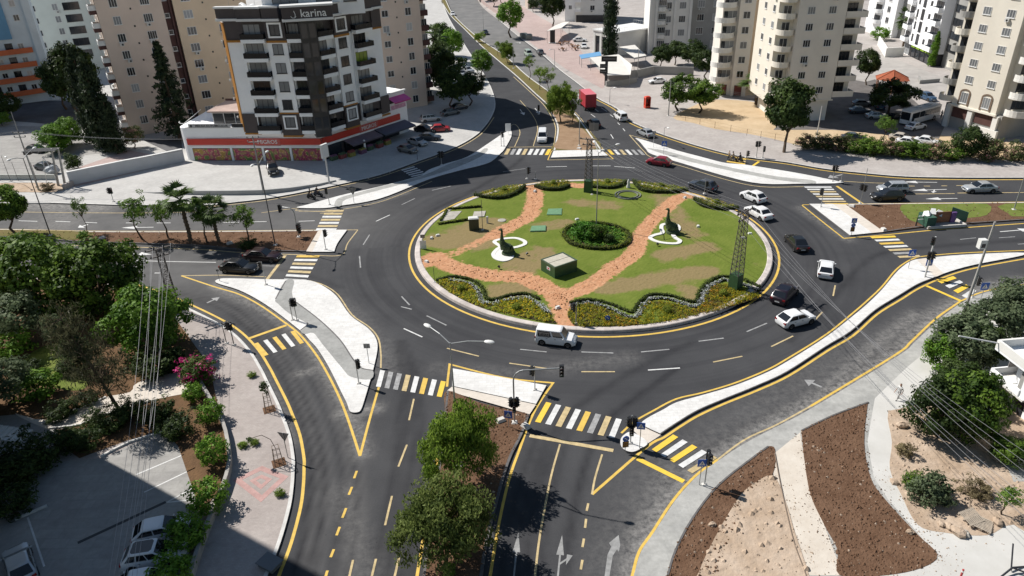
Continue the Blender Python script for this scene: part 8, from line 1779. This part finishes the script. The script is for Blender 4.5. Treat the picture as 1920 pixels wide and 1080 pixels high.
    for s in (-1, 1):
        nn = 14; P = [(math.cos(math.pi*i/nn), math.sin(math.pi*i/nn)) for i in range(nn+1)]; ro, y = wr*1.2, s*(w+0.004)
        vs = [(c*ro, y, wr*0.98+sn*ro) for c, sn in P]+[(-ro, y, 0.2), (ro, y, 0.2)]; ar.add(vs, [tuple(range(nn+3))[::(-1 if s > 0 else 1)]])
        ar.add([(c*ro, y-s*0.10, wr*0.98+sn*ro) for c, sn in P]+[(c*ro, y, wr*0.98+sn*ro) for c, sn in P], [(i, i+1, nn+2+i, nn+1+i) for i in range(nn)])
    out['arch'] = ar.mesh('wheel_arch', TRIM)
    out['headlight'] = MB().add([(-0.30, -0.02, 0.06), (0.02, -0.20, 0.02), (0.05, -0.18, -0.10), (-0.26, 0.03, -0.08), (-0.1, -0.1, 0.03)], [(0, 1, 2, 3)]).mesh('headlight', CHR)
    hb = MB(); hb.frus((0, 0), (0.20, 0.06), (0.13, 0.045), -0.07, 0.07); out['headlight'] = hb.mesh('headlight', CHR)
    out['taillight'] = MB().frus((0, 0), (0.045, 0.16), (0.06, 0.14), -0.10, 0.10).mesh('taillight', TAIL)
    out['plate'] = MB().box(-0.012, 0.012, -0.26, 0.26, -0.06, 0.06).mesh('number_plate', PLATE); out['mirror'] = MB().ball((0, 0, 0), 0.11, 8, 5, (0.6, 1, 0.75)).mesh('mirror', PC[col], 50)
    out['grille'] = MB().box(-0.02, 0.02, -w*0.45, w*0.45, -0.07, 0.07).mesh('grille', TRIM); out['sill'] = MB().box(-h*0.55, h*0.5, -w*0.985, w*0.985, 0.16, 0.24).mesh('sill', TRIM)
    out['handle'] = MB().box(-0.09, 0.09, -0.012, 0.012, -0.015, 0.015).mesh('door_handle', TRIM)
    out['spec'] = (L, W, H, belt, xr0, xf0, xr1, xf1, tz, hz, wr); CM[k] = out; return out
def vehicle(px, to, kind, col, label, cat='car', z=0.0, group=None, roof=None, name=None, loc=None, heading=None, sc=1.0):
    p = loc or G(px[0], px[1], z); q = G(to[0], to[1], z) if to else None; a = heading if heading is not None else math.atan2(q.y-p.y, q.x-p.x)
    m = car_meshes(kind, col); L, W, H, belt, xr0, xf0, xr1, xf1, tz, hz, wr = m['spec']; h = L/2; w = W/2
    r = thing(name or ('van' if 'van' in kind else 'car'), label, cat, p, a, group, (sc, sc, sc)); put('body', m['body'], r)
    put('roof', m['roof'].mesh('roof', PC[roof or col]), r); put('windshield', m['windshield'], r); put('rear_window', m['rear_window'], r)
    for s in m['side']: put('side_window', s, r)
    for x in (-h+0.82, h-0.80):
        put('wheel_arch', m['arch'], r, (x, 0, 0))
        for y in (-1, 1): o = put('wheel', m['wheel'], r, (x, y*(w-0.085), wr)); put('rim', m['rim'], o)
    for y in (-1, 1):
        put('headlight', m['headlight'], r, (h-0.16, y*w*0.70, hz-0.13), -y*0.5); put('taillight', m['taillight'], r, (-h+0.055, y*w*0.72, tz-0.2)); put('mirror', m['mirror'], r, (xf0-0.28, y*(w+0.07), belt+0.02))
        put('door_handle', m['handle'], r, (0.05, y*(w*0.995), belt-0.16)); put('door_handle', m['handle'], r, (-0.85, y*(w*0.995), belt-0.16))
    put('number_plate', m['plate'], r, (-h+0.005, 0, 0.55)); put('number_plate', m['plate'], r, (h+0.0, 0, 0.42)); put('grille', m['grille'], r, (h-0.03, 0, 0.58)); put('sill', m['sill'], r)
    return r
def tan(px, d=1): 
    p = G(*px)-ctr; return math.atan2(p.x*d, -p.y*d)
v = vehicle((1043, 642), (1110, 650), 'van', 'white', 'white panel van driving along the front of the island', 'van')
for y, wd in ((-0.92, 1), ): 
    fr = MB(); P = [Vector((x, y, z)) for x, z in ((-1.75, 1.12), (-0.55, 1.12), (-0.55, 1.55), (-1.75, 1.55))]; fr.path(P+[P[0]], 0.03, 5); fr.path([Vector((-1.6, y-0.0, 1.25)), Vector((-1.2, y, 1.45)), Vector((-0.9, y, 1.25)), Vector((-0.7, y, 1.45))], 0.03, 5); fr.build('side_emblem', TRIM, v)
GR = 'cars driving round the roundabout'
for px, kind, col, l, dh in (((1491, 606), 'hatch', 'white', 'white hatchback below the dark car at the right of the island', -0.35), ((1470, 559), 'suv', 'plum', 'dark plum car beside the front right kerb of the island', 0.0), ((1547, 512), 'hatch', 'white', 'white hatchback seen from behind on the right approach', (1552, 470)), ((1492, 462), 'sedan', 'black', 'black sedan on the right side of the roundabout', 0.15), ((1421, 405), 'sedan', 'white', 'white sedan beside the far right kerb of the island', 0.1), ((1411, 375), 'hatch', 'white', 'white hatchback just outside the white sedan', 0.0), ((1317, 355), 'suv', 'slate', 'dark grey car beside the far right hedge of the island', 0.0), ((1235, 309), 'hatch', 'red', 'dark red hatchback entering the north arm', -0.1)):
    vehicle(px, dh if isinstance(dh, tuple) else None, kind, col, l, 'car', heading=None if isinstance(dh, tuple) else tan(px)+dh, group=GR, sc=1.06)
GN2 = 'vehicles on the north arm'
vehicle((1210, 254), (1180, 240), 'sedan', 'silver', 'silver sedan on the slip road beside the northeast island', group=GN2); vehicle((1163, 224), (1140, 208), 'van', 'white', 'white minivan with dark rear on the north arm', 'van', group=GN2); vehicle((1113, 237), (1085, 214), 'suv', 'black', 'dark car behind the red truck', group=GN2); vehicle((1017, 263), (1015, 285), 'bigvan', 'white', 'white van coming down the north arm', 'van', group=GN2)
vehicle((451, 508), (520, 512), 'sedan', 'black', 'glossy black sedan waiting nearest the southwest island', sc=1.1); vehicle((494, 487), (560, 490), 'sedan', 'maroon', 'dark maroon sedan waiting behind the west median', sc=1.1)
vehicle((1672, 360), (1600, 361), 'mpv', 'silver', 'silver people carrier on the east arm'); vehicle((1662, 374), (1600, 376), 'suv', 'black', 'black car beside the silver people carrier', sc=1.05); vehicle((1835, 359), (1760, 361), 'sedan', 'silver', 'silver sedan at the right on the east arm', sc=1.08)
GP = 'cars parked at the lower left'
vehicle((308, 1004), (372, 990), 'hatch', 'white', 'uppermost white car parked under the dark shrub', z=PVZ, group=GP); vehicle((296, 1052), (372, 1040), 'suv', 'white', 'white car with a black roof parked in the shade', z=PVZ, roof='black', group=GP); vehicle((255, 1108), (180, 1122), 'sedan', 'white', 'white car cut by the bottom edge', z=PVZ, group=GP); vehicle((42, 1068), (25, 1010), 'hatch', 'silver', 'silver hatchback parked at the lower left corner', z=PVZ, group=GP, sc=1.0)
vehicle((512, 322), (517, 340), 'suv', 'black', 'dark car parked on the pale forecourt before the posters', z=0.4)
GD_ = 'cars parked in the shade beside the supermarket'
for px, to, k, c, l in (((783, 271), (815, 279), 'sedan', 'silver', 'silver car in front of the shaded parked row'), ((765, 285), (800, 292), 'hatch', 'grey', 'grey car nearest the display stands'), ((826, 246), (860, 244), 'hatch', 'brightred', 'red car parked in the shade'), ((808, 227), (835, 224), 'mpv', 'silver', 'silver estate parked furthest back in the shade'), ((797, 247), (825, 250), 'sedan', 'black', 'black car between the red and silver cars'), ((845, 215), (870, 210), 'sedan', 'grey', 'grey car parked beyond the red car'), ((806, 262), (835, 262), 'sedan', 'slate', 'dark car behind the front silver car'), ((862, 205), (885, 200), 'hatch', 'slate', 'dark hatchback under the shaded trees')): vehicle(px, to, k, c, l, z=PVZ, group=GD_)
vehicle((88, 318), (120, 322), 'sedan', 'slate', 'dark blue car under a shade behind the yard fence', z=PVZ); c = vehicle((70, 285), (100, 288), 'hatch', 'black', 'black car half hidden by the yard ficus', z=PVZ)
r = thing('tarpaulin', 'grey tarpaulin heap behind the yard fence', 'tarpaulin', G(98, 326, PVZ), 0.2); mb = MB(); mb.ball((0, 0, 0.7), 1.3, 9, 6, (1.1, 0.7, 0.6)); r4 = random.Random(2); mb.v = [(x*r4.uniform(.8, 1.2), y*r4.uniform(.8, 1.2), z*r4.uniform(.8, 1.15)) for x, y, z in mb.v]; mb.build('sheet', mat('tarp', (0.36, 0.38, 0.40), 0.7), r)
GF = 'parked cars round the plaza'
for px, to, k, c, l in (((1087, 78), (1110, 78), 'sedan', 'white', 'white sedan on the plaza before the arcade'), ((1095, 90), (1098, 104), 'hatch', 'white', 'white car on the plaza terrace beside the sedan'), ((1232, 156), (1205, 158), 'sedan', 'white', 'left white car before the grey wall'), ((1277, 156), (1305, 157), 'sedan', 'white', 'right white car before the grey wall'), ((849, 29), (855, 38), 'sedan', 'white', 'far white car coming down the left carriageway'), ((991, 105), (1000, 112), 'van', 'green', 'pale green van on the far right carriageway'), ((910, 64), (917, 70), 'sedan', 'black', 'far black car on the right carriageway'), ((877, 135), (890, 138), 'sedan', 'silver', 'silver car parked left of the bright round tree'), ((866, 142), (880, 146), 'hatch', 'silver', 'pale car parked behind the bright round tree'), ((1013, 101), (1008, 96), 'hatch', 'grey', 'grey car on the far right carriageway')): vehicle(px, to, k, c, l, z=PVZ if px[0] > 1020 or px[1] > 120 else 0.01, group=GF)
GL = 'cars in the car park by the cream tower'
for px, to, k, c, l in (((1716, 242), (1745, 236), 'sedan', 'white', 'white car in front of the bus'), ((1644, 222), (1670, 222), 'sedan', 'silver', 'silver car under the dark spreading tree'), ((1612, 212), (1640, 212), 'sedan', 'slate', 'dark car at the left of the car park'), ((1616, 199), (1645, 199), 'hatch', 'grey', 'grey car behind the dark car in the car park'), ((1648, 203), (1640, 190), 'mpv', 'blue', 'blue car beneath the dark spreading tree'), ((1676, 224), (1690, 220), 'sedan', 'black', 'black car between the silver car and the bus'), ((1738, 187), (1752, 192), 'suv', 'blue', 'blue car behind the bus'), ((1738, 270), (1775, 276), 'sedan', 'white', 'white sedan parked behind the hedge at the right'), ((1703, 272), (1735, 277), 'sedan', 'white', 'pale car parked behind the hedge in the middle'), ((1690, 264), (1715, 268), 'sedan', 'beige', 'beige car parked behind the hedge at the left'), ((1600, 263), (1625, 264), 'sedan', 'slate', 'dark car roof behind the hedge')): vehicle(px, to, k, c, l, z=PVZ, group=GL)
# bus
r = thing('bus', 'white coach parked beside the cream corner tower', 'bus', G(1722, 228, PVZ), math.atan2((G(1700, 236)-G(1750, 222)).y, (G(1700, 236)-G(1750, 222)).x)); BW = PC['white']
mb = MB(); P = [Vector(p) for p in ((-5.0, -1.2, 0), (4.7, -1.2, 0), (5.0, -1.0, 0), (5.0, 1.0, 0), (4.7, 1.2, 0), (-5.0, 1.2, 0))]; mb.prism(P, 0.4, 2.9); mb.build('body', BW, r); MB().frus((0, 0), (4.95, 1.18), (4.7, 0.95), 2.9, 3.1).build('roof', mat('bus_roof', (0.45, 0.45, 0.44), 0.6), r)
for y in (-1.215, 1.215):
    for i in range(5): MB().box(-4.6+i*1.72, -3.0+i*1.72, y-0.01, y+0.01, 1.5, 2.6).build('side_window', CGL, r)
MB().box(5.005, 5.02, -0.95, 0.95, 1.2, 2.7).build('windshield', CGL, r); MB().box(-5.02, -5.005, -0.9, 0.9, 1.6, 2.6).build('rear_window', CGL, r); MB().box(3.9, 4.7, 1.22, 1.24, 0.5, 2.6).build('door', CGL, r)
for x in (-3.2, 3.2):
    for y in (-1.1, 1.1): o = MB().lathe([(0.3, -0.14), (0.48, -0.14), (0.5, -0.1), (0.5, 0.1), (0.48, 0.14), (0.3, 0.14)], 16, (0, 0, 0), 'y').build('wheel', TYRE, r, 40, loc=(x, y, 0.5)); MB().lathe([(0, 0.11), (0.3, 0.13)], 12, (0, 0, 0), 'y').build('rim', RIM, o); 
for y in (-0.75, 0.75): MB().box(5.0, 5.03, y-0.2, y+0.2, 0.7, 0.9).build('headlight', CHR, r)
for x in (-2, 1.5): MB().box(x-0.6, x+0.6, -0.5, 0.5, 3.1, 3.3).build('roof_unit', MATS['bus_roof'], r)
# red box truck
p, q = G(1101, 203), G(1078, 182); r = thing('truck', 'red box truck driving up the north arm', 'truck', p, math.atan2(q.y-p.y, q.x-p.x)); RB = mat('truck_red', (0.36, 0.02, 0.035), 0.5, var=0.06, scale=0.5); RT_ = mat('truck_roof', (0.55, 0.13, 0.16), 0.6)
MB().box(-2.9, 2.6, -1.25, 1.25, 0.95, 3.7).build('cargo_box', RB, r); MB().box(-2.88, 2.58, -1.23, 1.23, 3.7, 3.74).build('box_roof', RT_, r); MB().box(-2.92, -2.9, -0.02, 0.02, 1.0, 3.6).build('door_seam', TRIM, r); MB().box(-2.8, 4.3, -0.5, 0.5, 0.55, 0.93).build('chassis', TRIM, r)
mb = MB(); mb.add([(2.75, -1.1, 0.5), (4.6, -1.1, 0.5), (4.6, 1.1, 0.5), (2.75, 1.1, 0.5), (2.75, -1.1, 2.5), (4.0, -1.05, 2.5), (4.0, 1.05, 2.5), (2.75, 1.1, 2.5), (4.65, -1.1, 1.45), (4.65, 1.1, 1.45)], [(0, 3, 2, 1), (0, 1, 8, 5, 4), (3, 7, 6, 9, 2), (1, 2, 9, 8), (8, 9, 6, 5), (4, 5, 6, 7), (0, 4, 7, 3)]); mb.build('cab', PC['white'], r); MB().add([(4.62, -0.95, 1.52), (4.62, 0.95, 1.52), (4.1, 0.9, 2.4), (4.1, -0.9, 2.4)], [(0, 1, 2, 3)]).build('windshield', CGL, r)
for x in (-1.8, 3.5):
    for y in (-1.0, 1.0): o = MB().lathe([(0.28, -0.14), (0.44, -0.14), (0.46, -0.1), (0.46, 0.1), (0.44, 0.14), (0.28, 0.14)], 16, (0, 0, 0), 'y').build('wheel', TYRE, r, 40, loc=(x, y, 0.46)); MB().lathe([(0, 0.1), (0.28, 0.12)], 12, (0, 0, 0), 'y').build('rim', RIM, o)
for y in (-1.0, 1.0): MB().box(-2.93, -2.9, y-0.15, y+0.15, 0.75, 0.9).build('taillight', TAIL, r)
# scooters
def scooter(px, to, label, col, rider=None):
    p, q = G(*px), G(*to); r = thing('motorcycle', label, 'motorcycle', p, math.atan2(q.y-p.y, q.x-p.x), 'motorcycles')
    for x in (-0.62, 0.66): o = MB().lathe([(0.2, -0.05), (0.28, -0.055), (0.3, 0), (0.28, 0.055), (0.2, 0.05)], 14, (0, 0, 0), 'y').build('wheel', TYRE, r, 40, loc=(x, 0, 0.3)); MB().lathe([(0, 0.02), (0.2, 0.04)], 10, (0, 0, 0), 'y').build('rim', RIM, o)
    MB().frus((-0.3, 0), (0.42, 0.14), (0.34, 0.11), 0.32, 0.72).build('body', PC[col], r, 50); MB().box(-0.7, 0.05, -0.13, 0.13, 0.72, 0.80).build('seat', TRIM, r); MB().box(0.0, 0.42, -0.13, 0.13, 0.24, 0.30).build('footboard', TRIM, r)
    MB().add([(0.40, -0.2, 0.3), (0.40, 0.2, 0.3), (0.30, 0.16, 0.9), (0.30, -0.16, 0.9), (0.46, -0.18, 0.3), (0.46, 0.18, 0.3), (0.36, 0.14, 0.9), (0.36, -0.14, 0.9)], [(0, 1, 2, 3), (5, 4, 7, 6), (3, 2, 6, 7), (1, 5, 6, 2), (4, 0, 3, 7)]).build('front_shield', PC[col], r); MB().path([Vector((0.66, 0, 0.3)), Vector((0.45, 0, 0.75)), Vector((0.34, 0, 1.0))], 0.03, 6).build('fork', RIM, r); MB().path([Vector((0.28, -0.33, 1.04)), Vector((0.34, 0, 1.0)), Vector((0.28, 0.33, 1.04))], 0.02, 6).build('handlebar', TRIM, r); MB().ball((0.44, 0, 0.92), 0.09, 8, 6).build('headlight', CHR, r)
    return r
S1 = scooter((584, 373), (605, 377), 'left motorcycle on the slip road before the forecourt', 'black'); S2 = scooter((597, 368), (618, 371), 'right motorcycle on the slip road before the forecourt', 'slate')
S3 = scooter((1372, 302), (1350, 296), 'left motorcycle on the slip road crossing', 'grey'); S4 = scooter((1385, 304), (1365, 299), 'right motorcycle on the slip road crossing', 'black')
S5 = scooter((1012, 106), (1000, 100), 'far motorcycle on the plaza kerb', 'black')
# ================================================================== PEOPLE
SKIN = mat('skin', (0.42, 0.25, 0.17), 0.6); HAIR = mat('hair', (0.02, 0.015, 0.012), 0.7)
def cloth(n, c): return mat('cloth_'+n, c, 0.9, var=0.08, scale=6, coords='obj')
def person(loc, heading, label, shirt, trousers, pose='walk', helmet=None, group=None, scale=1.0):
    """one continuous skinned body; materials follow the clothes' hems"""
    r = thing('person', label, 'person', loc, heading, group, (scale, scale, scale))   # faces +x
    bm = bmesh.new(); sk = bm.verts.layers.skin.verify()
    def V(p, rad, root=False):
        v = bm.verts.new(p); v[sk].radius = (rad, rad) if not isinstance(rad, tuple) else rad; v[sk].use_root = root; return v
    sit = pose == 'ride'; hz = 0.86 if not sit else 0.86
    pel = V((0, 0, hz+0.06), (0.13, 0.15), True); wst = V((0.01 if not sit else 0.05, 0, hz+0.24), (0.11, 0.13)); ch = V((0.03 if not sit else 0.12, 0, hz+0.45), (0.125, 0.165)); nk = V((0.03 if not sit else 0.18, 0, hz+0.61), 0.055); h0 = V((0.05 if not sit else 0.21, 0, hz+0.70), 0.085); h1 = V((0.055 if not sit else 0.22, 0, hz+0.81), 0.10); h2 = V((0.04 if not sit else 0.21, 0, hz+0.90), 0.06)
    for a, b in ((pel, wst), (wst, ch), (ch, nk), (nk, h0), (h0, h1), (h1, h2)): bm.edges.new((a, b))
    for s in (-1, 1):
        sw = 0.24*s if pose == 'walk' else (0.03*s if pose == 'stand' else 0)
        if sit: kn, an, to = (0.42, s*0.17, hz-0.06), (0.30, s*0.16, 0.36), (0.45, s*0.16, 0.30)
        else: kn, an, to = (sw*0.55+0.05, s*0.10, 0.48), (sw-0.02, s*0.10, 0.08), (sw+0.14, s*0.115, 0.035)
        hp = V((0.0, s*0.095, hz-0.02), 0.09); k = V(kn, 0.06); a = V(an, 0.042); t = V(to, 0.036)
        for x, y in ((pel, hp), (hp, k), (k, a), (a, t)): bm.edges.new((x, y))
        if sit: el, wr_, hd = (0.30, s*0.29, hz+0.26), (0.46, s*0.28, hz+0.22), (0.52, s*0.28, hz+0.22)
        else: el, wr_, hd = (-sw*0.35, s*0.26, hz+0.24), (-sw*0.55+0.10, s*0.25, hz+0.02), (-sw*0.6+0.15, s*0.245, hz-0.07)
        sh = V((ch.co.x, s*0.19, hz+0.50), 0.062); e = V(el, 0.045); w_ = V(wr_, 0.032); h = V(hd, 0.032)
        for x, y in ((ch, sh), (sh, e), (e, w_), (w_, h)): bm.edges.new((x, y))
        d = Vector(hd)-Vector(wr_); d.normalize()
        for j, (dy, ln) in enumerate(((-0.026, 0.065), (-0.009, 0.075), (0.009, 0.07), (0.026, 0.055))):
            f0 = V(Vector(hd)+d*0.03+Vector((0, dy, 0)), 0.010); f1 = V(Vector(hd)+d*(0.03+ln*0.6)+Vector((0.006, dy, -0.004)), 0.009); f2 = V(Vector(hd)+d*(0.03+ln)+Vector((0.02, dy, -0.006)), 0.008)
            bm.edges.new((h, f0)); bm.edges.new((f0, f1)); bm.edges.new((f1, f2))
        th = V(Vector(hd)+Vector((0.03, -s*0.035, 0.0)), 0.011); bm.edges.new((h, th))
    me = bpy.data.meshes.new('tmp_body'); bm.to_mesh(me); bm.free()
    o = bpy.data.objects.new('tmp_body', me); C.objects.link(o); o.modifiers.new('s', 'SKIN').use_smooth_shade = True; o.modifiers.new('b', 'SUBSURF').levels = 1
    dg = bpy.context.evaluated_depsgraph_get(); me2 = bpy.data.meshes.new_from_object(o.evaluated_get(dg)); bpy.data.objects.remove(o); me2.name = 'body'; me2.materials.clear()
    for m in (SKIN, shirt, trousers, HAIR, TRIM): me2.materials.append(m)
    for p in me2.polygons:
        c = p.center; z = c.z; mi = 0
        if z < (0.09 if not sit else 0.40): mi = 4
        elif (z < hz+0.12 and abs(c.y) < 0.2 and not (sit and c.x > 0.48)): mi = 2
        elif z < hz+0.60 and not (abs(c.y) > 0.21 and z < hz+0.22) and not (sit and c.x > 0.40): mi = 1
        elif z > hz+0.84 or (z > hz+0.72 and c.x < (0.02 if not sit else 0.17)): mi = 3
        p.material_index = mi; p.use_smooth = True
    put('body', me2, r)
    hx = 0.055 if not sit else 0.22
    for s in (-1, 1): MB().ball((hx+0.088, s*0.032, hz+0.80), 0.014, 6, 4).build('eye', FRD, r); MB().ball((hx-0.005, s*0.098, hz+0.79), 0.026, 6, 4, (0.8, 0.4, 1.2)).build('ear', SKIN, r)
    MB().frus((hx+0.10, 0), (0.022, 0.016), (0.008, 0.008), hz+0.755, hz+0.80).build('nose', SKIN, r); MB().box(hx+0.085, hx+0.095, -0.022, 0.022, hz+0.725, hz+0.733).build('mouth', mat('lips', (0.25, 0.10, 0.08), 0.6), r)
    if helmet: MB().lathe([(0.0, 0.15), (0.07, 0.135), (0.12, 0.08), (0.132, 0.0), (0.128, -0.06)], 12, (hx-0.01, 0, hz+0.83)).build('helmet', helmet, r, 60)
    return r
def lean(s, *a, **k):
    m = s.matrix_basis; p = s.location.copy(); rz = s.rotation_euler[2]; return person(p+Vector((math.cos(rz)*-0.32, math.sin(rz)*-0.32, -0.02)), rz, *a, pose='ride', **k)
person(G(1683, 749, 0.075), R(200), 'person in a white shirt and light trousers walking on the footpath', cloth('white', (0.66, 0.66, 0.64)), cloth('pale', (0.42, 0.41, 0.40)), scale=1.03)
lean(S1, 'rider in dark clothes on the left motorcycle before the forecourt', cloth('black', (0.02, 0.02, 0.022)), cloth('dark', (0.03, 0.03, 0.035)), helmet=BLK); lean(S2, 'rider in dark clothes on the right motorcycle before the forecourt', cloth('black', (0.02, 0.02, 0.022)), cloth('navy', (0.03, 0.035, 0.06)), helmet=BLK)
lean(S3, 'rider in a beige top on the left motorcycle at the slip road crossing', cloth('beige', (0.36, 0.28, 0.2)), cloth('dark', (0.03, 0.03, 0.035)), helmet=BLK); lean(S4, 'rider in dark clothes on the right motorcycle at the slip road crossing', cloth('black', (0.02, 0.02, 0.022)), cloth('dark', (0.03, 0.03, 0.035)), helmet=BLK)
person(G(1366, 300, 0.01), R(20), 'person standing at the slip road crossing beside the motorcycles', cloth('tan', (0.32, 0.24, 0.17)), cloth('dark', (0.03, 0.03, 0.035)), 'stand'); person(G(1758, 208, PVZ), R(250), 'person beside the coach in a dark top', cloth('dark', (0.03, 0.03, 0.035)), cloth('navy', (0.03, 0.035, 0.06)), 'stand'); person(G(1764, 222, PVZ), R(200), 'person in a pale top near the cream tower', cloth('pale', (0.42, 0.41, 0.40)), cloth('dark', (0.03, 0.03, 0.035)), 'stand')
